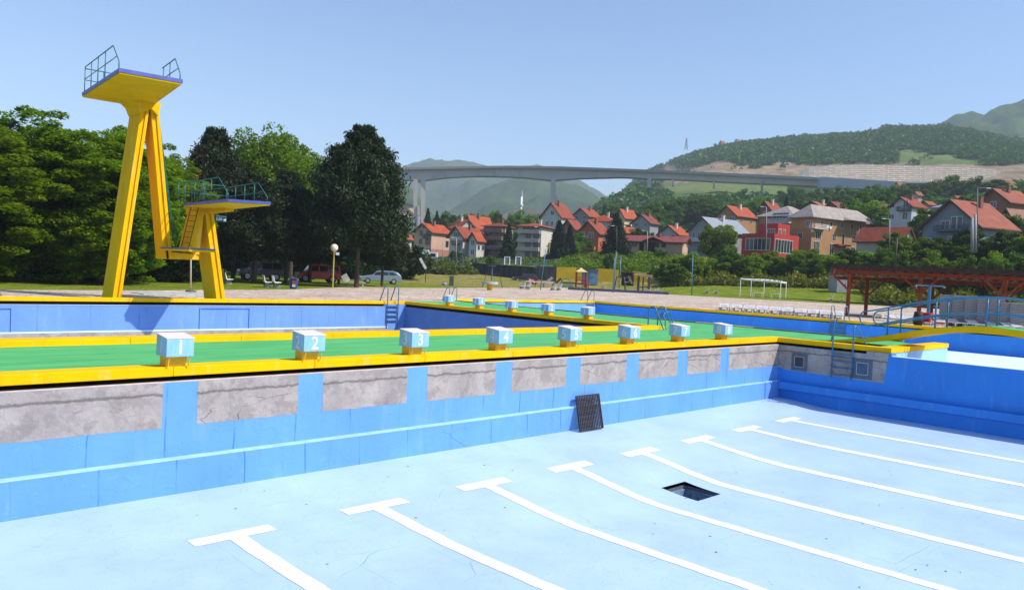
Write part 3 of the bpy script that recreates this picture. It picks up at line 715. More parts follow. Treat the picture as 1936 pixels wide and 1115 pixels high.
t5 = thing('diving_tower', 'lower yellow diving tower with green railings and a depth sign', 'diving tower', (10.5, 22.9, 0))
mb = MB(); leg(mb, (10.80,-0.02), (11.23,-0.02), (10.10,4.05), (10.50,4.05), YF, YB); mb.build('leg', M['yellow_tower'], t5, world=True, bevel=0.015)
mb = MB(); leg(mb, (9.36,2.28), (9.93,1.98), (9.72,4.05), (10.10,4.05), YF, 23.3, groove=False); mb.build('leg', M['yellow_tower'], t5, world=True, bevel=0.015)
mb = MB(); mb.prism([(9.70,YF-.02,3.92),(10.50,YF-.02,3.92),(10.52,YF-.02,4.22),(9.72,YF-.02,4.22)], (0,1.1,0)); mb.build('neck', M['yellow_tower'], t5, world=True)
mb = MB(); mb.prism([(10.12,YF-.022,3.98),(10.50,YF-.022,4.0),(10.50,YF-.022,4.22),(10.12,YF-.022,4.22)], (0.1,-1.9,0.06)); mb.build('cantilever_beam', M['yellow_tower'], t5, world=True)
Q5 = [(8.95,17.45),(10.32,16.65),(10.9,21.9),(9.25,22.55)]
pt = MB(); quad_slab(pt, Q5, 4.19, 4.235); pl5 = pt.build('platform', M['yellow_tower'], t5, world=True)
pt = MB(); quad_slab(pt, grow(Q5, .03), 4.237, 4.345); pt.build('deck_edge', M['tower_blue'], pl5, world=True)
mb = railing(t5, [(9.22,22.4),(9.03,18.6)], 0.90, None, [(0,0.3,0.55,0.8)], z=4.37); slope_end(mb, (9.03,18.6), (8.99,17.6), 0.90, 4.37); mb.build('railing', M['rail_green'], t5, world=True, smooth=True)
mb = railing(t5, [(10.85,21.8),(10.45,18.0)], 0.82, None, [(0,0.3,0.6,0.9)], z=4.37); slope_end(mb, (10.45,18.0), (10.34,16.95), 0.82, 4.37); mb.build('railing', M['rail_green'], t5, world=True, smooth=True)
mb = railing(t5, [(8.7,22.6),(10.85,21.9)], 0.9, None, [(0.12,0.22,0.6)], z=4.37); mb.build('railing', M['rail_green'], t5, world=True, smooth=True)
a0, a1 = Vector((9.42,22.15,4.3)), Vector((9.02,22.15,2.35)); b0, b1 = a0+Vector((0.33,0.0,0.0)), a1+Vector((0.33,0,0))
mb = MB(); mb.tube([a0+Vector((-.02,0,.8)),a0,a1], 0.018, 6); mb.tube([b0+Vector((0.05,0,.8)),b0,b1], 0.018, 6); rungs(mb, a0, a1, b0, b1, 8); mb.build('ladder', M['frame_dark'], t5, world=True)
sg = MB(); s0 = aty(407,406,21.3); s1 = aty(429,407,21.3); s2 = aty(429,420.5,21.3); s3 = aty(407,419,21.3)
sx0, sx1, sz0, sz1 = s0.x, s1.x, s2.z, s0.z
sg.box(sx0, sx1, 21.30, 21.33, sz0, sz1); sgn = sg.build('depth_sign', mat('sign_teal', (0.02,0.07,0.085), 0.5, 0.1, 4), t5, world=True)
rt = Matrix.Rotation(R(90), 4, 'X')
off = Vector(t5.location)
tm = text_mesh('5,00 m', 0.165, 0.002, M['number_white'], 'lettering', sgn, 0.006, rt, (0,0,0)); tm.location = Vector(((sx0+sx1)/2, 21.295, sz0+0.115))-off
l2 = MB(); 
xx = sx0+0.03
while xx < sx1-0.03:
    wv = rng.uniform(0.015, 0.03); l2.box(xx, xx+wv, 21.296, 21.2995, sz1-0.075+rng.uniform(0,.008), sz1-0.035); xx += wv+0.010
l2.build('lettering', M['number_grey'], sgn, world=True)

# ================================================================== FOOTBRIDGE
fb = thing('footbridge', 'arched green footbridge with a yellow side and blue tube railings over the channel', 'footbridge', (24, -6, 0))
XN, XF = 23.3, 24.65
AR = [(0.2,0.012),(-0.6,0.02),(-1.37,0.13),(-2.1,0.25),(-2.88,0.43),(-3.6,0.62),(-4.4,0.80),(-5.07,0.90),(-5.9,0.97),(-6.9,0.90),(-7.9,0.74),(-8.9,0.50),(-9.9,0.22),(-10.9,0.02)]
mb = MB(); gm = MB()
for (y0, z0), (y1, z1) in zip(AR[:-1], AR[1:]):
    d0 = 0.20 if z0 > 0.3 else max(0.02, z0*0.6); d1 = 0.20 if z1 > 0.3 else max(0.02, z1*0.6)
    mb.hexa([(XN,y0,z0-d0),(XF,y0,z0-d0),(XF,y1,z1-d1),(XN,y1,z1-d1),(XN,y0,z0),(XF,y0,z0),(XF,y1,z1),(XN,y1,z1)])
    gm.hexa([(XN+.012,y0,z0+.002),(XF-.012,y0,z0+.002),(XF-.012,y1,z1+.002),(XN+.012,y1,z1+.002),(XN+.012,y0,z0+.014),(XF-.012,y0,z0+.014),(XF-.012,y1,z1+.014),(XN+.012,y1,z1+.014)])
mb.build('arch_slab', M['yellow'], fb, world=True)
gm.build('walking_surface', M['deck_green'], fb, world=True)
def arch_z(y):
    for (y0, z0), (y1, z1) in zip(AR[:-1], AR[1:]):
        if y1 <= y <= y0: return z0+(z1-z0)*(y-y0)/(y1-y0)
    return 0.0
for X in (XN+0.06, XF-0.06):
    mb = MB(); hN = 0.95
    ysr = [-2.2-i*0.45 for i in range(18)]
    top = [Vector((X, y, arch_z(y)+hN)) for y in ysr]; mid = [Vector((X, y, arch_z(y)+hN*0.46)) for y in ysr]
    c = (top[0]+mid[0])/2; e = (top[0]-mid[0]).length/2
    bend = [c+Vector((0, 0.06+e*math.sin(a)*1.0, e*math.cos(a))) for a in (2.6,2.1,1.57,1.0,0.5)]
    mb.tube(list(reversed(mid))+[Vector(b_) for b_ in bend]+top, 0.027, 8)
    mb.build('rail', M['rail_blue'], fb, world=True, smooth=True)
    for k_, y in enumerate((-2.85, -4.35, -5.85, -7.35, -8.85)):
        mb = MB(); mb.tube([(X,y,arch_z(y)),(X,y,arch_z(y)+hN)], 0.032, 8); mb.build('post', M['rail_blue'], fb, world=True, smooth=True)
# ================================================================== TERRAIN
def np_mesh(name, V, F, mats, fm=None, smooth=False):
    me = bpy.data.meshes.new(name); V = np.asarray(V, dtype=np.float32); F = np.asarray(F, dtype=np.int32)
    me.vertices.add(len(V)); me.vertices.foreach_set('co', V.ravel())
    n, s = F.shape; me.loops.add(n*s); me.loops.foreach_set('vertex_index', F.ravel())
    me.polygons.add(n); me.polygons.foreach_set('loop_start', np.arange(0, n*s, s, dtype=np.int32))
    me.polygons.foreach_set('loop_total', np.full(n, s, dtype=np.int32))
    for m in mats: me.materials.append(m)
    if fm is not None: me.polygons.foreach_set('material_index', np.asarray(fm, dtype=np.int32))
    if smooth: me.polygons.foreach_set('use_smooth', np.ones(n, dtype=bool))
    me.update(); me.validate()
    return me
def link(name, me, par=None):
    o = bpy.data.objects.new(name, me); COL.objects.link(o)
    if par is not None: parent(o, par)
    return o

COLS = np.array([-900,-300,0,300,600,750,900,1050,1130,1200,1350,1500,1650,1800,1936,2300,2800], float)
DT = np.array([50,110,122,135,150,170,210,260,330,450,560,660,750,1000,1250,1600,2200], float)
ZT = np.array([
 [-.03]*17,
 [-.03]*17,
 [.1,.1,.1,.1,.1,.5,.4,-.03,-.03,-.03,.3,.3,.2,.0,.3,.3,.3],
 [.3,.3,.3,.3,.4,1.2,1.0,.15,.0,.1,1.2,1.5,1.7,2.2,2.6,3,3],
 [.6,.6,.6,.6,.8,2.0,1.7,.9,.7,1.0,2.6,3,4,8,9,9,9],
 [1,1,1,1,1.5,3,3.9,4.5,4.8,5.6,5.5,6,7,10,11,11,11],
 [3,3,3,3,4,4.5,5,7,8,9,9.5,10,10.5,13,15,17,17],
 [5,5,5,5,6,7,9,12,13,14,15,16,17,19,22,25,25],
 [8,8,8,8,9,10,13,18,20,21,25,28,30,33,37,40,40],
 [12,12,12,12,12,12,15,21,26,30,40,41,42,44,48,56,56],
 [14,14,14,14,14,14,16,22,50,58,62,62,63,66,70,80,80],
 [15,15,15,15,15,15,17,23,60,72,78,76,75,77,80,90,90],
 [16,16,16,16,16,16,18,24,70,86,98,98,98,101,104,118,118],
 [20,20,20,20,20,20,22,26,80,110,165,192,205,208,212,220,220],
 [20,20,20,20,20,20,22,26,40,125,205,240,252,262,262,262,262],
 [20,20,20,20,20,20,22,26,20,60,110,150,170,190,200,200,200],
 [20,20,20,20,20,20,22,26,20,20,30,60,60,60,80,80,80]], float)
RPX = np.array([1130,1180,1211,1257,1299,1363,1428,1481,1542,1595,1645,1656,1709,1763,1820,1936,2300], float)
RPY = np.array([410,352,326,305,288,276,269,262,260,257,250,243,243,240,250,276,300], float)
def terrain_z(px, D):
    z = [np.interp(px, COLS, ZT[i]) for i in range(len(DT))]
    # let the 1250 m row follow the real skyline
    if px > 1130:
        yh = 469.3+0.0483*px; zz = CAM.z+(yh-np.interp(px, RPX, RPY))*1250*math.cos(math.atan((px-968)/FPX))/FPX-1
        z[14] = zz; z[13] = min(z[13], zz*0.77)
    t = np.interp(math.log(D), np.log(DT), np.arange(len(DT)))
    i = int(min(t, len(DT)-2)); f_ = t-i
    return z[i]*(1-f_)+z[i+1]*f_
def gpoint(px, D):
    d = ray(px, 540.0); k = D/math.hypot(d.x, d.y); return Vector((CAM.x+d.x*k, CAM.y+d.y*k, terrain_z(px, D)))
def px_az(px):
    d = ray(px, 540.0); return math.atan2(d.x, d.y)
def fbm(x, y, s, n=4, seed=0):
    r = 0.0; a = 1.0
    for i in range(n):
        r = r+a*np.sin(x/s+seed*1.7+i*2.1+1.3*np.sin(y/s*0.9+i))*np.cos(y/s*1.1-seed+i*1.3+1.1*np.sin(x/s*1.2)); s = s*0.47; a *= 0.5
    return r
def hamp(D): return 0.5 if D < 780 else min(2.0, 0.5+(D-780)*0.010)
def hill_mat():
    m = bpy.data.materials.new('hillside'); m.use_nodes = True
    k = NT(m); b = k.n['Principled BSDF']; b.inputs['Roughness'].default_value = 0.95; b.inputs['Specular IOR Level'].default_value = 0.05
    v = k.pos()
    g = k.mix(k.ramp(k.noise(v, 0.03, 6, 0.7), [(0.38, 0), (0.62, 1)]), (0.020, 0.050, 0.014), (0.060, 0.115, 0.030))
    at = k.new('ShaderNodeVertexColor'); at.layer_name = 'mask'
    sp = k.new('ShaderNodeSeparateColor'); k.link(at.outputs[0], sp.inputs[0])
    er = k.mix(k.ramp(k.noise(k.pos((1,1,3)), 0.05, 7, 0.7), [(0.35, 0), (0.65, 1)]), (0.22, 0.15, 0.09), (0.42, 0.33, 0.23))
    md = k.mix(k.ramp(k.noise(v, 0.02, 5, 0.7), [(0.35, 0), (0.65, 1)]), (0.13, 0.19, 0.05), (0.22, 0.27, 0.09))
    gr = k.mix(k.ramp(k.noise(v, 0.35, 7, 0.72), [(0.36, 0), (0.62, 1)]), (0.14, 0.22, 0.014), (0.29, 0.33, 0.035))
    dry = k.mix(k.ramp(k.noise(v, 0.6, 6, 0.7), [(0.4, 0), (0.6, 1)]), (0.44, 0.33, 0.13), (0.26, 0.26, 0.06))
    c = k.mix(sp.outputs[0], g, er); c = k.mix(sp.outputs[1], c, md); c = k.mix(sp.outputs[2], c, gr)
    al = at.outputs['Alpha']
    c = k.mix(k.math('MULTIPLY', al, k.ramp(k.noise(k.pos((1,1,1)), 0.12, 6, 0.75), [(0.36, 0), (0.52, 1)])), c, dry)
    k.link(c, b.inputs['Base Color'])
    bn = k.new('ShaderNodeBump'); bn.inputs['Strength'].default_value = 1.0; bn.inputs['Distance'].default_value = 3.0
    k.link(k.noise(v, 0.12, 8, 0.75), bn.inputs['Height'])
    bn2 = k.new('ShaderNodeBump'); bn2.inputs['Strength'].default_value = 0.6; bn2.inputs['Distance'].default_value = 0.06
    k.link(k.noise(v, 2.2, 6, 0.7), bn2.inputs['Height']); k.link(bn.outputs[0], bn2.inputs['Normal'])
    k.link(bn2.outputs[0], b.inputs['Normal'])
    return m
M['hill'] = hill_mat()
pxs = np.concatenate([np.arange(-900, 300, 60), np.arange(300, 700, 20), np.arange(700, 2050, 9), np.arange(2060, 2800, 60)])
Ds = np.exp(np.concatenate([np.linspace(math.log(42), math.log(110), 22), np.linspace(math.log(112), math.log(600), 100), np.linspace(math.log(606), math.log(2200), 60)]))
V = []; MK = []
for D in Ds:
    for px in pxs:
        p = gpoint(px, D); z = p.z
        if D > 122: z += fbm(p.x, p.y, 9.0, 3)*min(0.5, (D-122)*0.008)
        if D > 300 and px > 1000: z += fbm(p.x, p.y, 60.0, 4)*hamp(D)
        if -70 < p.x < 44 and p.y < 27: z = -4.4
        V.append((p.x, p.y, z))
        yap = px_of((p.x, p.y, z))[1]
        er = md = gr = dr_ = 0.0
        if D < 175: gr = 1.0
        elif D < 235: gr = 1-(D-175)/60
        if 101 < D < 165 and 745 < px < 1250: dr_ = 1.0
        if 115 < D < 200 and px > 1640: dr_ = 0.45
        if D > 520:
            if 1240 < px < 1560 and 309+6*math.sin(px*0.05) < yap < 346: er = 1.0
            if 1500 < px < 1936 and 309 < yap < 344+4*math.sin(px*.03): er = 1.0
            if px > 1688 and px < 1800 and 279+(px-1688)*0.13 < yap < 306+(px-1688)*0.06 and D > 800: md = 1.0
            if 1240 < px < 1480 and 346 <= yap < 372 : md = 0.8
            if 1740 < px < 1850 and 300 < yap < 318 and D > 800: md = .7
        MK.append((er, md, gr, dr_))
nx = len(pxs); F = [(j*nx+i, j*nx+i+1, (j+1)*nx+i+1, (j+1)*nx+i) for j in range(len(Ds)-1) for i in range(nx-1)]
me = np_mesh('ground', V, F, [M['hill']], smooth=True)
ca = me.color_attributes.new('mask', 'FLOAT_COLOR', 'POINT'); ca.data.foreach_set('color', np.array(MK, dtype=np.float32).ravel())
g = link('ground', me); tag(g, kind='structure')
TER_MASK = np.array(MK).reshape(len(Ds), nx, 4)
# base sheet that reaches the horizon behind and beside the viewer
mb = MB(); mb.box(-3600, 4300, -3600, 4600, -6.2, -5.2); o = mb.build('valley_floor', mat('valley', (0.10,0.14,0.05), 0.95, 0.3, 0.01)); tag(o, kind='structure')
# near lawn ring left of and behind the deck
mb = MB(); mb.box(-400, -60, -400, 120, -0.4, -0.04); mb.box(-60, 400, -400, -60, -0.4, -0.04); o = mb.build('lawn', mat('lawn', (0.12,0.20,0.03), 0.95, 0.25, 0.6)); tag(o, kind='structure')

# paving around the pools
mb = MB()
def sheet(mb, poly, z0, z1): mb.prism([(x, y, z0) for x, y in poly], (0, 0, z1-z0))
sheet(mb, [(-60,24.3),(27.4,24.3),(27.4,25.47),(41.9,25.47),(41.97,24.0),(60,24.0),(103,24.0),(100,45.8),(108,60),(119,90),(97,76),(80,66),(57.3,56),(46,50.5),(33.8,47.2),(24,38.7),(12,32.6),(3.7,29.9),(-12,27.6),(-60,26.5)], -0.2, 0.006)
sheet(mb, [(41.97,24.0),(103,24.0),(106,15),(103.5,9.0),(98,-60),(41.97,-60)], -0.2, 0.006)
tag(mb.build('paving', M['paving']), kind='structure')
# dark kerb where the paving meets the lawn
mb = MB(); KP = [(119,90),(108,60),(100,45.8),(103,24.0),(106,15),(103.5,9.0),(98,-40)]
for a, b in zip(KP[:-1], KP[1:]): mb.beam((a[0],a[1],0.12), (b[0],b[1],0.12), 0.5, 0.30)
tag(mb.build('kerb', mat('kerb_dark', (0.045,0.04,0.038), 0.8, 0.3, 0.6)), kind='structure')
# sports court mat
mb = MB(); q = [far(1072,548,112), far(1262,558,112), far(1262,552.5,135), far(1150,546.5,135)]
sheet(mb, [(p.x,p.y) for p in q], 0.01, 0.05)
tag(mb.build('court_surface', mat('court_pale', (0.42,0.42,0.47), 0.8, 0.1, 1.0)), kind='structure')
mb = MB(); a, b = far(1074,548.5,111), far(1264,557.5,111); a.z = b.z = 0.18; mb.beam(a, b, 0.3, 0.34)
tag(mb.build('court_edge_beam', mat('beam_blue_dark', (0.06,0.07,0.16), 0.6, 0.2, 1)), 'long dark blue beam lying along the near edge of the pale sports court', 'beam')

# ---- far mountains
def mountain(name, pts, D, back, base_y, label=None, seed=1, amp=0.05, green=((0.020,0.05,0.018),(0.05,0.095,0.03)), front=0.72):
    """pts: skyline (px, py) at plan distance D; slopes fall towards and away from the viewer"""
    pa = np.array(pts, float); px = np.arange(pa[0,0], pa[-1,0]+1, 6.0); N = len(px)
    rows = 46; V = []
    for j in range(rows+1):
        t = j/rows*1.35
        for i, p in enumerate(px):
            y = np.interp(p, pa[:,0], pa[:,1]); pk = far(p, y, D); h = pk.z
            if t <= 1: 
                Dd = D*(front+(1-front)*t); s_ = t**0.85
            else:
                Dd = D*(1+(t-1)*0.5); s_ = 1-(t-1)*1.4
            d = ray(p, 540.0); k = Dd/math.hypot(d.x, d.y); X = CAM.x+d.x*k; Y = CAM.y+d.y*k
            n = fbm(X, Y, D*0.045, 5, seed)*h*amp*math.sin(min(t,1)*math.pi)*2.2 + fbm(X, Y, D*0.006, 3, seed+3)*h*0.010
            V.append((X, Y, max(-3.0, h*s_+n-(2 if t == 0 else 0))))
    F = [(j*N+i, j*N+i+1, (j+1)*N+i+1, (j+1)*N+i) for j in range(rows) for i in range(N-1)]
    mm = bpy.data.materials.new(name); mm.use_nodes = True; k = NT(mm); b = k.n['Principled BSDF']; b.inputs['Roughness'].default_value = 0.95; b.inputs['Specular IOR Level'].default_value = 0.0
    v = k.pos(); c = k.mix(k.ramp(k.noise(v, 14.0/D, 8, 0.72), [(0.40, 0), (0.60, 1)]), *green)
    c = k.mix(k.ramp(k.noise(v, 5.0/D, 6, 0.7), [(0.58, 0), (0.66, 0.6)]), c, (0.10, 0.14, 0.05))
    k.link(c, b.inputs['Base Color'])
    bn = k.new('ShaderNodeBump'); bn.inputs['Strength'].default_value = 1.0; bn.inputs['Distance'].default_value = D*0.004
    k.link(k.noise(v, 90.0/D, 7, 0.75), bn.inputs['Height']); k.link(bn.outputs[0], b.inputs['Normal'])
    o = link(name, np_mesh(name, V, F, [mm], smooth=True)); tag(o, kind='structure'); return o
mountain('far_mountain', [(380,330),(430,300),(460,292),(520,298),(575,291),(605,294),(640,300),(700,316),(751,314),(772,304.5),(795,302.5),(821,306),(824,303),(865,302),(885,304.5),(906,311),(940,318),(991,312),(1004,310.5),(1022,314),(1040,332),(1070,338),(1090,341),(1110,352),(1130,366),(1160,385),(1200,420)], 3000, 0, 450, seed=2, front=0.6)
mountain('far_mountain', [(1600,330),(1700,262),(1767,228),(1790,217),(1824,212.5),(1839,214),(1870,203),(1911,191),(1936,190),(2000,196),(2150,220),(2400,300)], 2150, 0, 300, seed=5, front=0.68, green=((0.025,0.07,0.018),(0.07,0.14,0.03)))
mountain('mid_mountain', [(740,470),(780,440),(820,412),(865,384),(906,356),(952,338),(978,334),(1010,335),(1040,339),(1082,350),(1100,358),(1115,368),(1150,395),(1190,440)], 1900, 0, 420, seed=9, front=0.70)
mountain('mid_mountain', [(330,330),(420,318),(560,312),(640,316),(700,322),(735,338),(772,356),(800,392),(840,430)], 1250, 0, 420, seed=4, front=0.74)
# bare rock face left of the first bridge pier
pts = [(738,392),(745,386),(760,384),(778,386),(790,392),(800,402),(800,420),(770,412),(745,400),(735,398)]
V = []; mb = MB(); P = [far(x, y, 800+rng.uniform(-6,6)) for x, y in pts]; d = Vector((_F.x,_F.y,0))*60
mb.prism(P, d)
rk = mb.build('rock_face', mat('rock_ochre', (0.42,0.30,0.20), 0.95, 0.35, 0.06, bump=1.0, bscale=0.3)); tag(rk, kind='structure')
# reddish cleared slope behind the minaret
mb = MB(); P = [far(x, y, 1150) for x, y in [(945,412),(960,400),(985,394),(1010,394),(1024,398),(1030,415),(1000,425),(950,422)]]; mb.prism(P, Vector((_F.x,_F.y,0))*80)
tag(mb.build('bare_slope', mat('slope_mauve', (0.26,0.19,0.15), 0.95, 0.3, 0.03)), kind='structure')

def leaf_cloud(centers, sizes, axes_j=1.0, flat=0.0, aspect=1.8):
    """quads of leaf size with random orientation; flat>0 lays them nearer the horizontal"""
    n = len(centers); C_ = np.asarray(centers)
    nrm = nrg.normal(size=(n, 3)); nrm[:, 2] = np.abs(nrm[:, 2])+flat; nrm /= np.linalg.norm(nrm, axis=1)[:, None]
    t = nrg.normal(size=(n, 3)); u = np.cross(nrm, t); u /= np.linalg.norm(u, axis=1)[:, None]; v = np.cross(nrm, u)
    s = np.asarray(sizes)[:, None]; a = u*s*aspect*0.5; b = v*s*0.5
    V = np.stack([C_-a, C_-b*0.9+a*0.1, C_+a, C_+b*0.9+a*0.1], 1).reshape(-1, 3)
    return V, np.arange(n*4).reshape(-1, 4)
def clump_forest(name, pts, rad, mats, per=13):
    """every tree a ragged dome of leaf clumps"""
    P = np.asarray(pts); r = np.asarray(rad); n = len(P)
    q = nrg.normal(size=(n, per, 3)); q /= np.linalg.norm(q, axis=2)[..., None]; q[..., 2] = np.abs(q[..., 2])*1.15
    q *= r[:, None, None]*nrg.uniform(0.55, 1.0, (n, per, 1)); C_ = (q+P[:, None]).reshape(-1, 3)
    sz = np.repeat(r, per)*nrg.uniform(0.42, 0.85, n*per)
    V, F = leaf_cloud(C_, sz, flat=0.35, aspect=1.35)
    return link(name, np_mesh(name, V, F, mats))
# ---- forest on the right-hand hill: one mass nobody could count
def ico(sub):
    import bmesh
    bm = bmesh.new(); bmesh.ops.create_icosphere(bm, subdivisions=sub, radius=1.0)
    v = np.array([p.co[:] for p in bm.verts]); f_ = np.array([[q.index for q in p.verts] for p in bm.faces]); bm.free(); return v, f_
def blobs(name, centers, radii, mats, label=None, sub=1, squash=0.9, fm=None):
    bv, bf = ico(sub); n = len(centers); C_ = np.asarray(centers); r = np.asarray(radii)
    jit = 1+nrg.uniform(-0.33, 0.33, (n, len(bv)))
    V = bv[None]*jit[..., None]*r[:, None, None]*np.array([1,1,squash])+C_[:, None]
    F = bf[None]+(np.arange(n)*len(bv))[:, None, None]
    fmi = None
    if fm is not None: fmi = np.repeat(np.asarray(fm), len(bf))
    return link(name, np_mesh(name, V.reshape(-1, 3), F.reshape(-1, 3), mats, fmi))
M['forest_a'] = leaf_mat('forest_a', (0.030,0.075,0.010), (0.090,0.17,0.024), 0.25)
cs = []; rs = []
tries = 0
while len(cs) < 21000 and tries < 90000:
    tries += 1
    px = nrg.uniform(1120, 2120); D = math.exp(nrg.uniform(math.log(380), math.log(1340)))
    if D < 700 and nrg.random() < 0.45: continue
    j = int(np.searchsorted(Ds, D)); i = int(np.searchsorted(pxs, px)); j = min(j, len(Ds)-1); i = min(i, len(pxs)-1)
    mk = TER_MASK[j, i]
    if (mk[0] > 0.3 or mk[1] > 0.5) and nrg.random() < 0.98: continue
    if 520 < D < 785 and px > 1215: continue
    p = gpoint(px, D); z = p.z+fbm(p.x, p.y, 60.0, 4)*hamp(D)
    if D < 785 and px > 1215 and px_of((p.x,p.y,z))[1] < 354: continue
    if D > 785 and fbm(p.x, p.y, 25.0, 2) > 1.35: continue
    r = nrg.uniform(2.0, 4.0)*(1.35 if nrg.random() < 0.06 else 1.0)
    cs.append((p.x, p.y, z+r*0.35)); rs.append(r)
o = clump_forest('forest', cs, rs, [M['forest_a']]); tag(o, 'dense green deciduous forest covering the long hill above the motorway', 'forest', kind='stuff')
cs = []; rs = []
for _ in range(3600):
    px = nrg.uniform(740, 1260); D = math.exp(nrg.uniform(math.log(260), math.log(620)))
    p = gpoint(px, D); r = nrg.uniform(1.8, 3.6); cs.append((p.x, p.y, p.z+r*0.4)); rs.append(r)
o = clump_forest('woodland', cs, rs, [M['forest_a']], 16); tag(o, 'dark green woodland rising behind the red roofed houses under the viaduct', 'woodland', kind='stuff')

# ================================================================== TREES
def broad_tree(name, H, W, n_clump=60, per=130, leaf=0.30, crown0=0.25, layered=0.5, mats=None, seed=1, trunk_r=0.22, thr=1.0, top_heavy=0.0):
    """returns (trunk mesh, crown mesh) for a deciduous tree of height H, crown width W, base at the origin"""
    g = np.random.default_rng(seed); rr = random.Random(seed)
    z0 = H*crown0; cl = []; cz = (z0+H)/2
    while len(cl) < n_clump:
        p = g.uniform(-1, 1, 3); q = np.linalg.norm(p)
        if q > 1 or q < 0.45*thr*g.random(): continue
        k = 1.0+top_heavy*p[2]
        bump = 1+0.22*math.sin(3*math.atan2(p[1], p[0])+seed)+0.12*g.normal()
        cl.append(np.array([p[0]*W/2*k*bump, p[1]*W/2*k*bump, cz+p[2]*(H-z0)/2*(1+0.10*g.normal())]))
    pts = []
    for c in cl:
        cf = 0.13 if n_clump < 200 else 0.095
        s = np.array([W*cf, W*cf, W*cf*(1-layered*0.6)])*g.uniform(0.7, 1.35)
        m = int(per*g.uniform(0.6, 1.4)); q = g.normal(size=(m, 3)); q /= np.linalg.norm(q, axis=1)[:, None]
        q *= g.uniform(0.25, 1.0, (m, 1))**0.5; q = q*s+c
        q[:, 2] -= layered*0.10*W*0.13*np.hypot(q[:, 0]-c[0], q[:, 1]-c[1])/s[0]
        pts.append(q)
    pts = np.concatenate(pts); pts = pts[pts[:, 2] > 0.1]
    V, F = leaf_cloud(pts, g.uniform(0.6, 1.3, len(pts))*leaf, flat=0.4+layered)
    crown = np_mesh(name+'_crown', V, F, [mats[0]])
    mb = MB(); tp = Vector((rr.uniform(-.3,.3), rr.uniform(-.3,.3), H*0.62))
    mb.tube([(0,0,-0.4),(0.03,0,H*0.12),(tp.x*0.4,tp.y*0.4,H*0.33),tp], [trunk_r*1.25,trunk_r,trunk_r*0.75,trunk_r*0.25], 8)
    for c in cl[::max(1, len(cl)//16)]:
        h0 = rr.uniform(0.22, 0.5)*H; b0 = Vector((tp.x*h0/H, tp.y*h0/H, h0)); c = Vector(c); mid = b0.lerp(c, 0.5)+Vector((0,0,-0.05*H*rr.random()))
        mb.tube([b0, mid, c], [trunk_r*0.42, trunk_r*0.26, trunk_r*0.07], 5)
    me = bpy.data.meshes.new(name+'_trunk'); me.from_pydata(mb.v, [], mb.f); me.materials.append(M['bark']); me.update()
    return me, crown
def conifer(name, H, W, kind='spruce', mats=None, seed=1, leaf=0.22, dens=1.0, brown=False):
    g = np.random.default_rng(seed); rr = random.Random(seed); pts = []; mb = MB(); fm = []
    mb.tube([(0,0,-.4),(0,0,H*0.5),(0,0,H*0.97)], [0.018*H+0.04, 0.012*H, 0.02], 8)
    z = H*(0.10 if kind == 'spruce' else 0.27)
    ang = 0
    while z < H*0.985:
        t = (z-H*0.10)/(H*0.9)
        if kind == 'spruce': Rr = W/2*(1-t)**0.85+0.12
        else: Rr = W/2*min(1.0, (1-t)*1.9+0.05)**0.75*rr.uniform(0.82,1.1)+0.15
        nb = max(4, int(8*Rr/(W/2)*1.1)+2)
        for b in range(nb):
            a = ang+2*math.pi*b/nb+rr.uniform(-.3,.3); L = Rr*(rr.uniform(0.72, 1.12) if kind == 'spruce' else rr.uniform(0.68, 1.12))
            rise = 0.30 if kind == 'pine' else -0.18
            e = Vector((math.cos(a)*L, math.sin(a)*L, z+rise*L*rr.uniform(0.5,1.3)))
            mb.tube([(0,0,z), e], [0.03+0.02*(1-t), 0.012], 4, caps=False)
            m = int((26+60*L)*dens*(1.5 if kind == 'pine' else 1.0))
            s = g.uniform(0.18, 1.03, m)**0.75; sp = (0.10 if kind == 'spruce' else 0.11)*L+0.08
            q = np.array([0,0,z])[None]*(1-s[:, None])+np.array(e)[None]*s[:, None]
            q = q+g.normal(size=(m, 3))*np.array([sp, sp, sp*(0.55 if kind == 'spruce' else 0.7)])
            if kind == 'spruce': q[:, 2] -= np.abs(g.normal(size=m))*0.12*L
            pts.append(q); fm.append(np.full(m, 1 if (brown and 0.25 < t < 0.75 and math.cos(a-0.1) > 0.35 and rr.random() < 0.6) else 0))
        z += H*(0.030 if kind == 'spruce' else 0.040)*rr.uniform(0.8, 1.2); ang += 0.7
    pts = np.concatenate(pts); fm = np.concatenate(fm)
    V, F = leaf_cloud(pts, g.uniform(0.6, 1.3, len(pts))*leaf, flat=0.0, aspect=2.6)
    crown = np_mesh(name+'_crown', V, F, mats, fm)
    me = bpy.data.meshes.new(name+'_trunk'); me.from_pydata(mb.v, [], mb.f); me.materials.append(M['bark']); me.update()
    return me, crown
M['bark'] = mat('bark', (0.075,0.055,0.042), 0.9, 0.35, 5, bump=0.6, bscale=12, stretch=(1,1,0.2))
M['leaf_locust'] = leaf_mat('leaf_locust', (0.10,0.20,0.005), (0.22,0.36,0.012), 0.5)
M['leaf_bright'] = leaf_mat('leaf_bright', (0.095,0.19,0.007), (0.22,0.35,0.018), 0.48)
M['leaf_mid'] = leaf_mat('leaf_mid', (0.050,0.115,0.008), (0.13,0.23,0.018), 0.4)
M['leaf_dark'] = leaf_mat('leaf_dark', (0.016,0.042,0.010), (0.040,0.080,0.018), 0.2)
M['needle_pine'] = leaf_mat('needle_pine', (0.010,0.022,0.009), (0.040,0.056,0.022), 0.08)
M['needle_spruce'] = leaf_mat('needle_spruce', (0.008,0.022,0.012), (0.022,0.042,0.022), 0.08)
M['needle_brown'] = leaf_mat('needle_brown', (0.10,0.035,0.015), (0.17,0.07,0.03), 0.1)
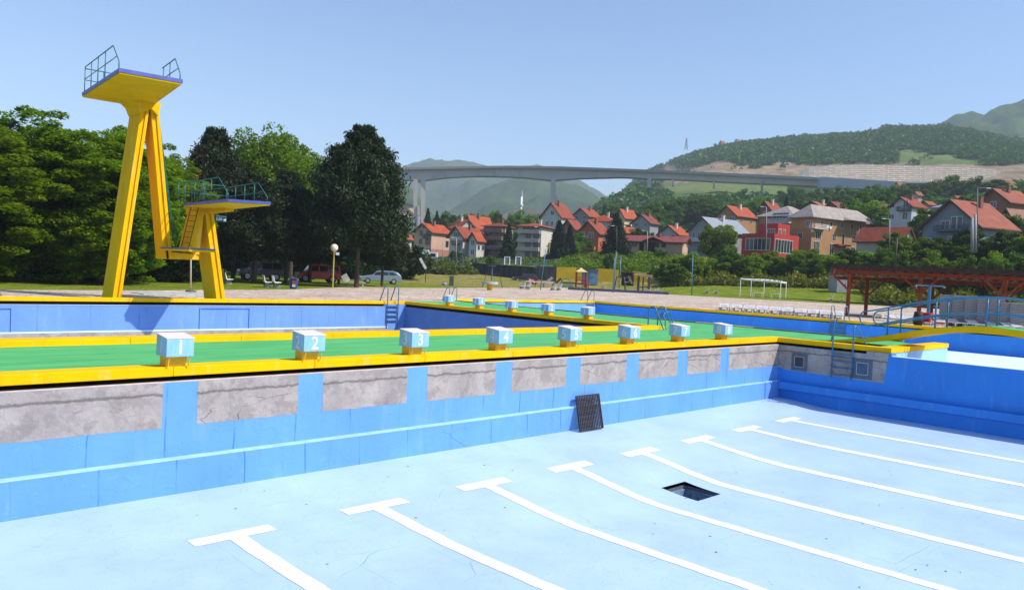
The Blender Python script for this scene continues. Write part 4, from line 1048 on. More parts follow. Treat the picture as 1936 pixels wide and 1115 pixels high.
def tree(name, meshes, loc, rz, s, label, cat, group, sz=None):
    t = thing(name, label, cat, loc, rz, group); t.scale = (s, s, sz or s)
    tr = link('trunk', meshes[0], t); cr = link('crown', meshes[1], t)
    return t
def T_at(px, D, z=None):
    p = gpoint(px, D)
    if z is not None: p.z = z
    return p

# broad feathery trees left of and behind the tall tower
LOC = [broad_tree('locust%d' % i, 12.0, 8.4, 300, 210, 0.17, 0.05, 0.9, [M['leaf_locust']], 20+i, 0.22, thr=1.5) for i in range(2)]
LT = [(-150,60,230,1.05),(-35,54,236,0.95),(52,57,216,0.98),(140,55,238,0.92),(228,58,252,0.95),(312,66,292,0.80),(-60,72,246,1.1),(100,70,236,1.05),(200,71,246,0.98),(290,76,290,0.92)]
for i, (px, D, yt_, s) in enumerate(LT):
    sz_ = far(px, yt_, D).z/12.0
    front = i < 6
    lb = ['tall feathery green tree cut by the left picture edge' , 'feathery green tree near the left picture edge, its branches sweeping low', 'tallest feathery tree left of the yellow tower, with loose top twigs', 'feathery tree just left of the tall tower leg', 'feathery tree seen between the legs of the tall yellow tower', 'lower feathery tree showing right of the tall tower beside the brown-tipped pine'][i] if front else 'feathery tree in the back row behind the trees left of the tower'
    tree('feathery_tree', LOC[i % 2], T_at(px, D, 0), rng.uniform(0, 6), s, lb, 'tree', 'feathery trees left of the diving tower' if front else 'back row of feathery trees on the left', sz_)
# dark hedge mass at their feet
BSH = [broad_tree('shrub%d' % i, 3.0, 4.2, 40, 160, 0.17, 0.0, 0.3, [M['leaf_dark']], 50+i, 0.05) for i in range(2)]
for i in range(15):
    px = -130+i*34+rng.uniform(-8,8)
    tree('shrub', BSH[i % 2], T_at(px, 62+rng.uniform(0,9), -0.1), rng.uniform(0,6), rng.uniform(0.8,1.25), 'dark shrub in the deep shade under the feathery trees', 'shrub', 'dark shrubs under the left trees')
# conifers and the bright crown in the middle left
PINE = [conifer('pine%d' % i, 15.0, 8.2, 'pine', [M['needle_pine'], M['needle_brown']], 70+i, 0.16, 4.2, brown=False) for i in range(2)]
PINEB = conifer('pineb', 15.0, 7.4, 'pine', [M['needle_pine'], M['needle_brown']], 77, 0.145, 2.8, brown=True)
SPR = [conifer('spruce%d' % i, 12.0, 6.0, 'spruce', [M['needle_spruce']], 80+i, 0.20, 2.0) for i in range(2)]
tree('pine_tree', PINEB, T_at(396,78,0), 2.6, 0.74, 'pine with a ragged leader and rusty brown dying branches', 'pine tree', 'conifers behind the diving towers', 0.93)
for i, (px, D, s, sz, lb) in enumerate([
    (674,71,0.82,0.95,'huge black pine behind the globe lamp, tallest of the conifers'),
    (722,80,0.52,0.58,'black pine on the right flank of the huge pine, above the silver car'),
    (640,84,0.50,0.88,'dark pine hidden behind the left flank of the huge pine'),
    (480,72,0.78,0.62,'dark pine behind the lower diving platform railing'),
    (540,75,0.66,0.68,'drooping dark pine beside the bright crowned tree'),
    (592,98,0.60,0.64,'slim distant pine between the bright crowned tree and the huge pine'),
    (440,88,0.85,0.72,'dark pine between the brown-tipped pine and the lower tower'),
    (585,82,0.66,0.55,'low dark pine above the red van'),
    (350,84,0.75,0.65,'dark pine just left of the brown-tipped pine')]):
    t = tree('pine_tree', PINE[i % 2], T_at(px, D, 0), rng.uniform(0, 6), s, lb, 'pine tree', 'conifers behind the diving towers', sz)
THIN = conifer('thinpine', 12.0, 6.0, 'spruce', [M['needle_pine']], 88, 0.17, 0.55)
MAP = broad_tree('bright', 17.0, 10.0, 100, 420, 0.24, 0.42, 0.15, [M['leaf_bright']], 91, 0.35, thr=1.6)
tree('maple_tree', MAP, T_at(500,100,0), 1.0, 1.00, 'tall broadleaf tree with a bright green rounded crown above the dark pines', 'tree', None, 1.02)
tree('maple_tree', MAP, T_at(548,104,0), 3.0, 0.78, 'smaller bright green crown peeping out right of the tall round one', 'tree', None, 0.93)
for i in range(16):
    px = 345+i*27+rng.uniform(-8,8)
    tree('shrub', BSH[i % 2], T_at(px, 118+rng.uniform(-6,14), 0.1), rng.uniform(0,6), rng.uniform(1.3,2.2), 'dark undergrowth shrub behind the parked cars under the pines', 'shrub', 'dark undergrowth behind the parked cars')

# general broadleaf stock for the town and the bank
GEN = [broad_tree('gen%d' % i, 9.0, 7.0, 60, 230, 0.27, 0.10, 0.25, [M['leaf_mid']], 110+i, 0.2, thr=1.4) for i in range(3)]
GEB = [broad_tree('geb%d' % i, 8.0, 7.0, 56, 230, 0.26, 0.14, 0.3, [M['leaf_bright']], 120+i, 0.18, thr=1.4) for i in range(2)]
def town_tree(st, px, ytop, D, wpx, lb, cat='tree', group=None, name='broadleaf_tree', native=(9.0,7.0), dz=0.0):
    p = T_at(px, D); p.z += dz; yh = px_of(p); topz = far(px, ytop, D).z; h = max(2.0, topz-p.z); wm = wpx*mpp(p)
    t = tree(name, st, p, rng.uniform(0,6), wm/native[1], lb, cat, group, h/native[0]); return t
OR = 'small bushy trees in the row along the foot of the bank'
for i, (px, yt, D, wp) in enumerate([(1268,497,140,52),(1300,482,143,60),(1342,488,147,58),(1378,470,150,60),(1415,485,147,55),(1452,478,152,62),(1492,480,148,58),(1528,474,153,60),(1565,482,148,58),(1600,470,152,60),(1640,478,150,56),(1285,486,152,60),(1400,480,157,60),(1510,476,158,60),(1620,474,157,60)]):
    town_tree((GEB if i % 3 else GEN)[i % 2], px, yt, D, wp, 'bushy orchard-like tree in the row along the foot of the bank right of the playground', 'tree', OR, 'orchard_tree', (8.0,7.0) if i % 3 else (9.0,7.0))
for i, (px, yt, D, wp) in enumerate([(1668,468,145,62),(1705,452,148,66),(1745,448,150,70),(1790,455,150,64),(1830,462,146,58),(1868,458,150,60),(1905,436,146,66),(1940,444,142,70),(1700,478,134,60),(1760,482,132,64),(1820,486,130,60),(1880,482,131,64),(1930,478,128,60)]):
    town_tree((GEB if i % 2 else GEN)[i % 2], px, yt, D, wp, 'leafy bush on the bank above the red timber pergola', 'bush', 'leafy bushes on the bank behind the pergola', 'bush', (8.0,7.0) if i % 2 else (9.0,7.0))
town_tree(GEB[0], 1357, 424, 168, 66, 'tall bright green tree standing in front of the grey roofed house', 'tree', None, 'broadleaf_tree', (8,7))
for i, (px, yt, D, wp, lb) in enumerate([
    (1052,415,178,42,'dark spruce beside the tall beige block, its branches in tiers'),
    (1072,424,186,30,'narrow spruce just right of the dark tiered spruce'),
    (1092,402,330,20,'small pointed spruce behind the hilltop houses, left'),
    (1478,372,262,26,'dark spruce poking up behind the hotel roof'),
    (803,392,270,26,'dark spruce to the right of the first bridge pier'),
    (820,398,280,22,'slim spruce right of the spruce by the bridge pier'),
    (1196,402,300,24,'dark spruce in the trees left of the low red roofed house')]):
    town_tree(SPR[i % 2], px, yt, D, wp, lb, 'spruce tree', None, 'spruce_tree', (12.0,6.0))
town_tree(THIN, 957, 420, 178, 36, 'thin dark pine in front of the brown balconied building', 'pine tree', None, 'pine_tree', (12,6.0))
town_tree(THIN, 1160, 400, 176, 62, 'spreading dark pine beside the orange house', 'pine tree', None, 'pine_tree', (12,6.0))
TB = [(860,474,168,26,0,'round green bush in front of the pink and white houses'),(770,472,150,36,1,'bright round bush beside the white truck'),(845,402,300,56,0,''),(870,406,310,40,0,''),(900,404,340,40,1,''),(925,404,330,40,1,''),(935,400,300,34,0,''),(975,400,330,40,1,''),(1000,404,320,34,1,''),
 (1090,440,205,44,0,''),(1080,455,200,36,1,''),(1205,432,225,40,0,''),(1225,440,230,30,0,''),(1230,385,330,60,0,''),(1262,376,345,60,0,''),(1290,380,350,56,0,''),(1320,372,355,60,0,''),(1345,386,340,50,0,''),(1215,395,310,40,0,''),(1175,388,330,44,0,''),(1150,385,340,40,0,''),
 (1385,385,330,46,0,''),(1430,372,310,40,1,''),(1625,360,250,50,0,''),(1640,378,235,80,1,''),(1665,396,225,60,1,''),(1600,384,245,46,0,''),(1700,350,480,50,0,''),(1665,352,330,40,0,''),(1740,395,190,60,0,''),(1762,410,175,50,0,''),(1690,440,165,50,0,''),(1860,430,160,50,1,''),(1835,432,150,60,0,''),(1910,405,170,50,0,''),(1815,372,290,50,0,''),(1780,375,300,46,0,''),(1500,376,300,40,0,''),(1550,372,320,50,0,''),(1585,370,330,50,0,''),(1660,370,300,46,0,''),
 (1720,352,420,60,0,''),(1755,340,430,50,0,''),(1790,334,440,56,0,''),(1830,336,430,50,0,''),(1870,340,420,60,0,''),(1905,348,410,50,0,''),(1640,350,440,50,0,''),(1590,352,450,46,0,''),(1545,356,460,46,0,''),(1490,352,470,46,0,''),(830,440,240,30,0,''),(1245,470,168,26,0,''),(1150,478,160,20,0,''),(925,483,160,16,0,'')]
for i, (px, yt, D, wp, b, lb) in enumerate(TB):
    town_tree((GEB if b else GEN)[i % 2], px, yt, D, wp, lb or ('green tree among the hillside houses and gardens' if D < 300 else 'distant dark green tree on the lower hillside behind the houses'), 'tree', None if lb else ('garden trees between the houses' if D < 300 else 'distant trees on the lower hillside'), 'broadleaf_tree', (8,7) if b else (9,7))
# small crowns on the skyline
# rough weeds and tall grass on the bank behind the lawn
def weeds(name, rgs, n, hmin, hmax, mats, label, seed):
    g2 = np.random.default_rng(seed); pts = []; sz = []
    for _ in range(n):
        p0, p1, d0, d1 = rgs[g2.integers(len(rgs))]; px = g2.uniform(p0, p1); D = g2.uniform(d0, d1); p = gpoint(px, D)
        h = g2.uniform(hmin, hmax)*(0.5+0.9*abs(math.sin(px*0.045+D*0.11)))
        for _k in range(5): pts.append((p.x+g2.normal(0,.25), p.y+g2.normal(0,.25), p.z+h*g2.random())); sz.append(g2.uniform(0.25, 0.5))
    V, F = leaf_cloud(pts, sz, aspect=1.8)
    o = link(name, np_mesh(name, V, F, mats)); tag(o, label, 'weeds', kind='stuff')
weeds('tall_weeds', [(1130,1290,157,176),(1180,1260,157,176),(1050,1180,156,172)], 3800, 0.5, 1.7, [M['leaf_bright']], 'tall green weeds covering the bank above the yellow playground wall', 5)
weeds('tall_weeds', [(745,900,140,166),(770,860,135,150)], 2600, 0.4, 1.3, [leaf_mat('weed_olive', (0.06,0.10,0.015), (0.16,0.19,0.04), 0.3)], 'olive green scrub on the low bank behind the silver car', 6)
weeds('tall_weeds', [(820,1300,166,205),(1000,1260,172,215)], 7000, 0.2, 0.7, [leaf_mat('weed_green', (0.07,0.13,0.012), (0.17,0.22,0.03), 0.35)], 'rough green growth between the wire fence and the village houses', 8)
weeds('tall_weeds', [(1640,1936,122,142),(1250,1660,138,150)], 6000, 0.4, 1.6, [leaf_mat('weed_yellow', (0.12,0.17,0.010), (0.26,0.28,0.025), 0.4)], 'yellowish weeds and undergrowth under the bushes along the lawn edge', 7)
# ================================================================== HOUSES
def tile_mat(name, col):
    m = mat(name, col, 0.75, 0.22, 0.9, stain=(tuple(c*0.5 for c in col), 0.5, 0.58, 1.6)); return m
RO = tile_mat('roof_orange', (0.34,0.062,0.019)); RR_ = tile_mat('roof_red', (0.23,0.044,0.019)); RD = tile_mat('roof_dull', (0.26,0.068,0.036)); RB = tile_mat('roof_maroon', (0.22,0.055,0.050))
RVAR = [RR_, tile_mat('roof_red_old', (0.19,0.045,0.026)), tile_mat('roof_red_warm', (0.27,0.055,0.020)), RR_]
RG = mat('roof_grey_metal', (0.25,0.28,0.32), 0.45, 0.1, 1); RH = tile_mat('roof_grey_tile', (0.30,0.26,0.23)); RK = tile_mat('roof_brown', (0.26,0.12,0.08))
def wm(name, col, **k): return mat(name, col, 0.85, 0.10, 0.6, stain=(tuple(c*0.7 for c in col), 0.4, 0.60, 0.8), **k)
W_PINK = wm('render_peach', (0.50,0.33,0.24)); W_WHITE = wm('render_white', (0.52,0.50,0.44)); W_BEIGE = wm('render_beige', (0.42,0.38,0.34)); W_BROWN = wm('render_brown', (0.17,0.13,0.11))
W_ORANGE = wm('render_orange', (0.42,0.12,0.055)); W_GREY = wm('render_grey', (0.26,0.27,0.29)); W_BLUE = wm('render_blue_grey', (0.19,0.22,0.26)); W_CREAM = wm('render_cream', (0.60,0.50,0.30)); W_TAN = wm('render_tan', (0.36,0.19,0.085))
W_RED = wm('render_red', (0.36,0.035,0.025)); W_DARK = wm('timber_dark', (0.09,0.05,0.04)); W_BRICK = wm('brick_brown', (0.22,0.11,0.075)); W_LBLUE = wm('render_pale_blue', (0.42,0.46,0.52))
def add_windows(par, O, u, n, w, h0, specs, frame='frame_white', glass='glass'):
    """windows on a wall: O corner, u unit along, n outward normal; specs = (u0, z0, width, height, panes)"""
    for (a, z, ww, hh, k) in specs:
        c = O+u*a+Vector((0,0,z)); f = MB(); fw = 0.09
        def bar(a0, a1, b0, b1): 
            q = c+u*a0+Vector((0,0,b0)); f.hexa([q+n*-.02, q+u*(a1-a0)+n*-.02, q+u*(a1-a0)+n*.07, q+n*.07]+[p+Vector((0,0,b1-b0)) for p in (q+n*-.02, q+u*(a1-a0)+n*-.02, q+u*(a1-a0)+n*.07, q+n*.07)])
        bar(-fw, ww+fw, -fw, 0); bar(-fw, ww+fw, hh, hh+fw); bar(-fw, 0, 0, hh); bar(ww, ww+fw, 0, hh)
        for i in range(1, k): bar(ww*i/k-0.04, ww*i/k+0.04, 0, hh)
        fo = f.build('window', M[frame], par, world=True)
        g = MB(); q = c; g.hexa([q+n*.001, q+u*ww+n*.001, q+u*ww+n*.03, q+n*.03]+[p+Vector((0,0,hh)) for p in (q+n*.001, q+u*ww+n*.001, q+u*ww+n*.03, q+n*.03)])
        g.build('pane', M[glass], fo, world=True)
def balcony(par, O, u, n, a0, a1, z, depth=1.2, h=0.95, m='frame_white', solid=False):
    mb = MB(); q = lambda a, d, zz: O+u*a+n*d+Vector((0,0,zz))
    mb.hexa([q(a0,0,z-.16), q(a1,0,z-.16), q(a1,depth,z-.16), q(a0,depth,z-.16), q(a0,0,z), q(a1,0,z), q(a1,depth,z), q(a0,depth,z)])
    def wall_(p, p2):
        if solid: mb.beam(p+Vector((0,0,h/2)), p2+Vector((0,0,h/2)), 0.08, h)
        else:
            for f_ in (0.25, 0.62, 1.0): mb.beam(p+Vector((0,0,h*f_)), p2+Vector((0,0,h*f_)), 0.05, 0.12)
            k = max(2, int((p2-p).length/1.1))
            for i in range(k+1): mb.beam(p.lerp(p2, i/k), p.lerp(p2, i/k)+Vector((0,0,h)), 0.07, 0.07)
    wall_(q(a0,depth,z), q(a1,depth,z)); wall_(q(a0,0,z), q(a0,depth,z)); wall_(q(a1,0,z), q(a1,depth,z))
    mb.build('balcony', M[m] if isinstance(m, str) else m, par, world=True)
def house(label, pxc, wl, wr, yb, ye, yr, D, a=40, wall=None, roof=None, gable_win=None, side_win=None, over=0.55, frame='frame_white', chimney=True, side_wall=None, base=None, cat='house', group=None, ridge_side=False, hip=False, name='house', glass='glass', sink=3.0):
    """near corner seen at pixel column pxc; gable wall runs left-back over wl pixels, side wall right-back over wr"""
    P = far(pxc, yb, D); m = mpp(P); F2 = Vector((_F.x,_F.y,0)).normalized(); R2 = Vector((_R0.x,_R0.y,0)).normalized()
    # face the viewing ray at this column
    dr = Vector((P.x-CAM.x, P.y-CAM.y, 0)).normalized(); rt = Vector((dr.y, -dr.x, 0))
    ca, sa = math.cos(R(a)), math.sin(R(a))
    e1 = -rt*ca+dr*sa; e2 = rt*sa+dr*ca
    W_ = max(2.5, wl*m/ca); L_ = max(2.5, wr*m/sa)
    t = thing(name, label, cat, P, 0, group)
    he = far(pxc, ye, D).z-P.z
    S = Vector((P.x, P.y, P.z))
    if ridge_side: U_, V_, Wu, Lv = e2, e1, L_, W_      # ridge runs along the left-back wall
    else: U_, V_, Wu, Lv = e1, e2, W_, L_
    mid = S+U_*Wu/2
    if ridge_side: mid = S+U_*Wu/2
    pm = px_of(mid); dmid = math.hypot(mid.x-CAM.x, mid.y-CAM.y); hr = max(he+0.8, far(pm[0], yr, dmid).z-P.z)
    Z = lambda v, z: Vector((v.x, v.y, P.z+z))
    b = MB()
    b.add([Z(S,-sink),Z(S+U_*Wu,-sink),Z(S+U_*Wu+V_*Lv,-sink),Z(S+V_*Lv,-sink),Z(S,he),Z(S+U_*Wu,he),Z(S+U_*Wu+V_*Lv,he),Z(S+V_*Lv,he)]+([] if hip else [Z(S+U_*Wu/2,hr-.03),Z(S+U_*Wu/2+V_*Lv,hr-.03)]),
          [(0,1,5,4)]*1+[(1,2,6,5),(2,3,7,6),(3,0,4,7)]+([(4,5,6,7)] if hip else [(4,5,8),(6,7,9),(5,6,9,8),(7,4,8,9)]))
    mats = [wall or W_WHITE]
    if side_wall is not None or base is not None: mats = [wall, side_wall or wall, base or wall]
    if side_wall is not None and not ridge_side: b.m[3] = 1
    if side_wall is not None and ridge_side: b.m[0] = 1
    w_ = b.build('wall', mats, t, world=True)
    r = MB(); th = 0.22; sl = (hr-he)/(Wu/2); o = over
    if hip:
        hp = min(Wu/2, Lv*0.42)
        c = [S-U_*o-V_*o, S+U_*(Wu+o)-V_*o, S+U_*(Wu+o)+V_*(Lv+o), S-U_*o+V_*(Lv+o)]
        r0, r1 = S+U_*Wu/2+V_*hp, S+U_*Wu/2+V_*(Lv-hp)
        r.add([Z(p, he-0.12) for p in c]+[Z(p, he+0.02) for p in c]+[Z(r0,hr),Z(r1,hr)],
              [(3,2,1,0),(0,1,5,4),(1,2,6,5),(2,3,7,6),(3,0,4,7),(4,5,8),(5,6,9,8),(6,7,9),(7,4,8,9)])
    else:
        for sgn in (0, 1):
            ea = S+U_*(-o if sgn == 0 else Wu+o); rg = S+U_*Wu/2; ze = he-o*sl
            q = [Z(ea-V_*o, ze), Z(ea+V_*(Lv+o), ze), Z(rg+V_*(Lv+o), hr), Z(rg-V_*o, hr)]
            r.hexa(q+[p+Vector((0,0,th)) for p in q])
    if roof is RR_: roof = rng.choice(RVAR)
    ro = r.build('roof', roof or RO, t, world=True)
    if not hip:   # dark barge boards
        g_ = MB()
        for sgn in (0, 1):
            ea = S+U_*(-o if sgn == 0 else Wu+o)-V_*(o+.03); rg = S+U_*Wu/2-V_*(o+.03)
            g_.beam(Z(ea, he-o*sl+.05), Z(rg, hr+.05), 0.06, 0.34)
        g_.build('barge_board', M['frame_dark'], ro, world=True)
        gt = MB(); ea = S-U_*(o+.05); gt.beam(Z(ea-V_*o, he-o*sl+.02), Z(ea+V_*(Lv+o), he-o*sl+.02), 0.12, 0.16); gt.build('gutter', M['frame_dark'], ro, world=True)
    if chimney:
        cpos = S+U_*Wu*0.38+V_*Lv*rng.uniform(0.35,0.65); ch = MB(); s_ = 0.32
        ch.obox(Z(cpos, he+(hr-he)*0.5), U_*s_, V_*s_, (0,0,(hr-he)*0.5+0.9)); ch.obox(Z(cpos, hr+0.9), U_*(s_+.08), V_*(s_+.08), (0,0,0.12))
        ch.build('chimney', W_BRICK if rng.random() < .6 else W_WHITE, ro, world=True)
    # windows: rows x cols or explicit lists
    def grid(sp, width, height_):
        if isinstance(sp, list): return sp
        rows, cols, ww, hh = sp; out = []
        for i in range(rows):
            for j in range(cols):
                out.append((width*(j+0.5)/cols-ww/2, (height_)*(i+0.5)/rows-hh/2+0.25, ww, hh, 2 if ww > 0.8 else 1))
        return out
    dU, dV = (e2, e1) if ridge_side else (e1, e2)
    if gable_win: add_windows(w_, S, e1, -e2, W_, 0, grid(gable_win, W_, he), frame, glass)
    if side_win: add_windows(w_, S, e2, -e1, L_, 0, grid(side_win, L_, he), frame, glass)
    return dict(t=t, wall=w_, roof=ro, S=S, e1=e1, e2=e2, W=W_, L=L_, he=he, hr=hr, m=m)

h = house('peach and mauve three storey house with an orange roof, leftmost of the village row', 814, 33, 36, 487, 438, 423, 210, 45, W_PINK, RO, None, [(5.6,3.2,0.9,1.5,1)], side_wall=W_PINK, frame='frame_dark')
W2 = h['W']; add_windows(h['wall'], h['S'], h['e1'], -h['e2'], W2, 0, [(0.5,1.0,1.3,1.1,2),(3.4,1.0,0.9,1.0,1),(0.6,3.5,1.5,1.5,2),(3.5,3.7,1.0,1.1,1),(0.4,5.8,1.7,1.2,2),(3.4,5.9,1.0,1.1,1),(2.3,7.9,0.9,0.8,1)], 'frame_dark')
balcony(h['wall'], h['S'], h['e1'], -h['e2'], 0.2, 2.6, 5.2, 0.8, 0.9, 'frame_dark')
mb = MB(); 
for (u_, L_, n_) in ((h['e1'], h['W'], -h['e2']), (h['e2'], h['L'], -h['e1'])):
    q = h['S']+n_*0.02; mb.hexa([Vector((p.x,p.y,h['S'].z-1)) for p in (q, q+u_*L_, q+u_*L_-n_*.1, q-n_*.1)]+[Vector((p.x,p.y,h['S'].z+2.3)) for p in (q, q+u_*L_, q+u_*L_-n_*.1, q-n_*.1)])
mb.build('plinth', wm('plinth_brown', (0.34,0.17,0.11)), h['t'], world=True)
h = house('white house with a sweeping red tiled roof, right of the peach house', 874, 26, 40, 486, 446, 429, 203, 38, W_WHITE, RR_, [(1.2,5.2,1.9,1.1,3),(0.6,1.4,1.3,2.0,2)], [(2.0,4.6,0.9,1.3,1),(3.2,1.2,1.8,1.4,2),(6.5,4.8,1.0,1.2,2),(6.2,2.2,1.7,1.2,3)], over=0.7)
balcony(h['wall'], h['S'], h['e1'], -h['e2'], 0.3, 3.2, 3.2, 1.0, 0.9, W_DARK)
house('small red roof wing of the white house, nearest the brown balconied building', 900, 12, 16, 487, 452, 440, 198, 40, W_WHITE, RO, (2,1,1.0,1.2), (1,2,0.8,1.2), chimney=False, group=None)
house('red roofed house half hidden behind the peach house', 867, 16, 32, 440, 430, 416, 236, 52, W_BEIGE, RR_, (1,1,0.9,0.9), None, ridge_side=True)
house('large bright red roof rising behind the white house', 893, 16, 38, 440, 428, 408, 245, 50, W_BEIGE, RO, (1,1,0.9,0.9), (1,3,0.9,0.9))
h = house('brown apartment block with deep shaded balconies and a red hipped roof', 952, 40, 16, 488, 428, 420, 200, 25, W_BROWN, RR_, None, (3,1,1.0,1.2), hip=True, side_wall=W_BEIGE, frame='frame_dark')
for z in (2.3, 4.6, 6.6): balcony(h['wall'], h['S'], h['e1'], -h['e2'], 0.3, h['W']-0.4, z, 1.3, 0.85, W_BROWN, True)
add_windows(h['wall'], h['S'], h['e1'], -h['e2'], h['W'], 0, [(a_, z_, 1.0, 1.5, 2) for z_ in (0.3,2.6,4.9) for a_ in (0.9,2.6,4.3)], 'frame_dark')
h = house('beige four storey house with stacked balconies and a low red roof', 1021, 44, 22, 490, 428, 420, 190, 22, W_BEIGE, RO, None, None, hip=True, side_wall=W_WHITE, over=0.8)
for z in (2.0, 4.1, 6.2): balcony(h['wall'], h['S'], h['e1'], -h['e2'], 0.15, h['W']-0.2, z, 1.1, 0.8, W_BEIGE, True)
add_windows(h['wall'], h['S'], h['e1'], -h['e2'], h['W'], 0, [(a_, z_, 1.1, 1.6, 2) for z_ in (0.15,2.2,4.3) for a_ in (0.8,2.8)]+[(0.6+i*0.9, 6.9, 0.5, 0.6, 1) for i in range(5)], 'frame_dark')
h = house('white gabled house high on the slope, its big red roof nearest the second bridge pier', 1060, 38, 24, 424, 409, 384, 262, 38, W_WHITE, RR_, [(1.0,-0.4,1.0,1.4,2),(3.2,-0.4,1.0,1.4,2),(5.4,-0.4,1.0,1.4,2),(3.0,3.2,1.4,1.3,2)], (1,1,1.0,1.0))
house('grey house with a red roof right of the high white gabled house', 1112, 30, 22, 426, 408, 394, 268, 40, W_GREY, RR_, (2,2,1.1,1.0), None)
house('wide red hipped roof behind the orange house', 1158, 46, 14, 425, 419, 405, 250, 22, W_BEIGE, RO, (1,3,0.9,0.8), None, hip=True)
house('brown timber barn with a red roof above the spruce trees', 1086, 26, 16, 445, 432, 416, 240, 40, W_BRICK, RR_, (1,1,0.8,0.8), None, chimney=False)
h = house('orange rendered house with white balconies and a red roof', 1130, 40, 22, 480, 440, 419, 212, 34, W_ORANGE, RR_, [(1.6,1.6,1.3,1.4,2),(4.2,1.2,1.2,1.8,2),(1.8,4.3,1.4,1.4,3),(4.6,4.2,1.3,1.6,2)], (2,1,1.0,1.2))
balcony(h['wall'], h['S'], h['e1'], -h['e2'], 3.4, 6.4, 3.9, 0.9, 0.85, 'frame_white'); balcony(h['wall'], h['S'], h['e1'], -h['e2'], 0.6, 6.6, 1.1, 1.0, 0.85, W_ORANGE, True)
house('cream house with an orange roof beside the spreading pine', 1180, 16, 22, 428, 410, 396, 262, 45, W_CREAM, RO, (2,1,0.9,1.0), (2,1,0.9,1.0))
house('low orange roof peeping out below the cream house', 1185, 8, 16, 446, 440, 430, 232, 45, W_CREAM, RO, None, None, chimney=False)
house('grey house with a red roof half covered by trees', 1228, 34, 16, 442, 421, 406, 250, 36, W_GREY, RR_, (2,2,1.0,0.9), None)
house('small house with a bright orange roof above the long white clubhouse', 1282, 38, 20, 458, 443, 427, 228, 36, W_BEIGE, RO, (1,2,1.0,1.2), None)
h = house('long low white clubhouse with a maroon roof', 1290, 118, 10, 474, 457, 449, 186, 12, W_PINK, RB, [(x_, 0.7, 0.8, 1.1, 1) for x_ in (4.0,5.6)]+[(6.6,-0.6,0.8,2.3,1),(7.6,-0.6,0.8,2.3,1),(9.2,-0.5,0.9,2.2,1)]+[(x_, 0.7, 0.7, 1.1, 1) for x_ in (11.0,12.0,13.2,14.2)], None, ridge_side=True, frame='frame_dark', over=1.0, name='clubhouse', cat='building')
gb = MB(); S, e1, e2 = h['S'], h['e1'], h['e2']; c0 = S+e1*(h['W']*0.46)-e2*1.0
Zz = lambda v, z: Vector((v.x, v.y, h['S'].z+z))
gb.hexa([Zz(c0-e1*2.6, h['he']-.25), Zz(c0, h['he']+.75), Zz(c0+e2*3, h['he']+.95), Zz(c0-e1*2.6+e2*3, h['he']-.05)]+[Zz(c0-e1*2.6, h['he']-.05), Zz(c0, h['he']+.95), Zz(c0+e2*3, h['he']+1.15), Zz(c0-e1*2.6+e2*3, h['he']+.15)])
gb.hexa([Zz(c0+e1*2.6, h['he']-.25), Zz(c0, h['he']+.75), Zz(c0+e2*3, h['he']+.95), Zz(c0+e1*2.6+e2*3, h['he']-.05)]+[Zz(c0+e1*2.6, h['he']-.05), Zz(c0, h['he']+.95), Zz(c0+e2*3, h['he']+1.15), Zz(c0+e1*2.6+e2*3, h['he']+.15)])
gb.build('porch_gable', RB, h['roof'], world=True)
h = house('modern grey house with a grey metal roof behind the tall bright tree', 1352, 52, 62, 476, 436, 411, 200, 40, W_GREY, RG, [(4.6,3.6,1.2,1.2,2),(6.6,3.6,0.8,1.2,1),(2.2,3.6,1.0,1.2,1)], (1,3,0.9,1.0), side_wall=W_GREY)
balcony(h['wall'], h['S'], h['e1'], -h['e2'], 3.0, h['W'], 2.6, 1.3, 0.9, W_LBLUE, True)
mb = MB(); q = h['S']+h['e1']*h['W']; mb.box(0,0,0,0,0,0); mb.v = []; mb.f = []; mb.m = []
house('tan house with an orange roof above the grey metal roof', 1392, 38, 36, 428, 407, 389, 272, 38, W_TAN, RO, [(1.0,1.2,1.8,2.0,3),(4.4,1.2,1.6,2.0,2)], (1,2,1.0,1.0))
# red flat-roofed annex
def flat(label, pxc, wl, wr, yb, ye, D, a, wall, gw, sw, name='building', over=0.0, roofm=None, glass='glass', frame='frame_white', cat='building', parapet=0.35):
    P = far(pxc, yb, D); m = mpp(P); dr = Vector((P.x-CAM.x, P.y-CAM.y, 0)).normalized(); rt = Vector((dr.y, -dr.x, 0)); ca, sa = math.cos(R(a)), math.sin(R(a))
    e1 = -rt*ca+dr*sa; e2 = rt*sa+dr*ca; W_ = wl*m/ca; L_ = wr*m/sa; he = far(pxc, ye, D).z-P.z
    t = thing(name, label, cat, P); S = P; b = MB()
    q = [S, S+e1*W_, S+e1*W_+e2*L_, S+e2*L_]; Zf = lambda v, z: Vector((v.x, v.y, P.z+z))
    b.hexa([Zf(p,-3) for p in q]+[Zf(p,he) for p in q]); w_ = b.build('wall', wall, t, world=True)
    r = MB(); o = over; c = [S-e1*o-e2*o, S+e1*(W_+o)-e2*o, S+e1*(W_+o)+e2*(L_+o), S-e1*o+e2*(L_+o)]
    r.hexa([Zf(p,he+.002) for p in c]+[Zf(p,he+0.25) for p in c]); ro = r.build('roof', roofm or wall, t, world=True)
    add_windows(w_, S, e1, -e2, W_, 0, gw or [], frame, glass); add_windows(w_, S, e2, -e1, L_, 0, sw or [], frame, glass)
    return dict(t=t, wall=w_, roof=ro, S=S, e1=e1, e2=e2, W=W_, L=L_, he=he)
h = flat('red flat roofed annex with a band of tall white framed windows', 1462, 60, 46, 486, 443, 188, 30, W_RED, [(1.0+i*1.05, 1.6, 0.95, 2.6, 1) for i in range(6)], [(0.4+i*1.3, 1.2, 1.2, 2.9, 1) for i in range(6)], name='annex', parapet=0)
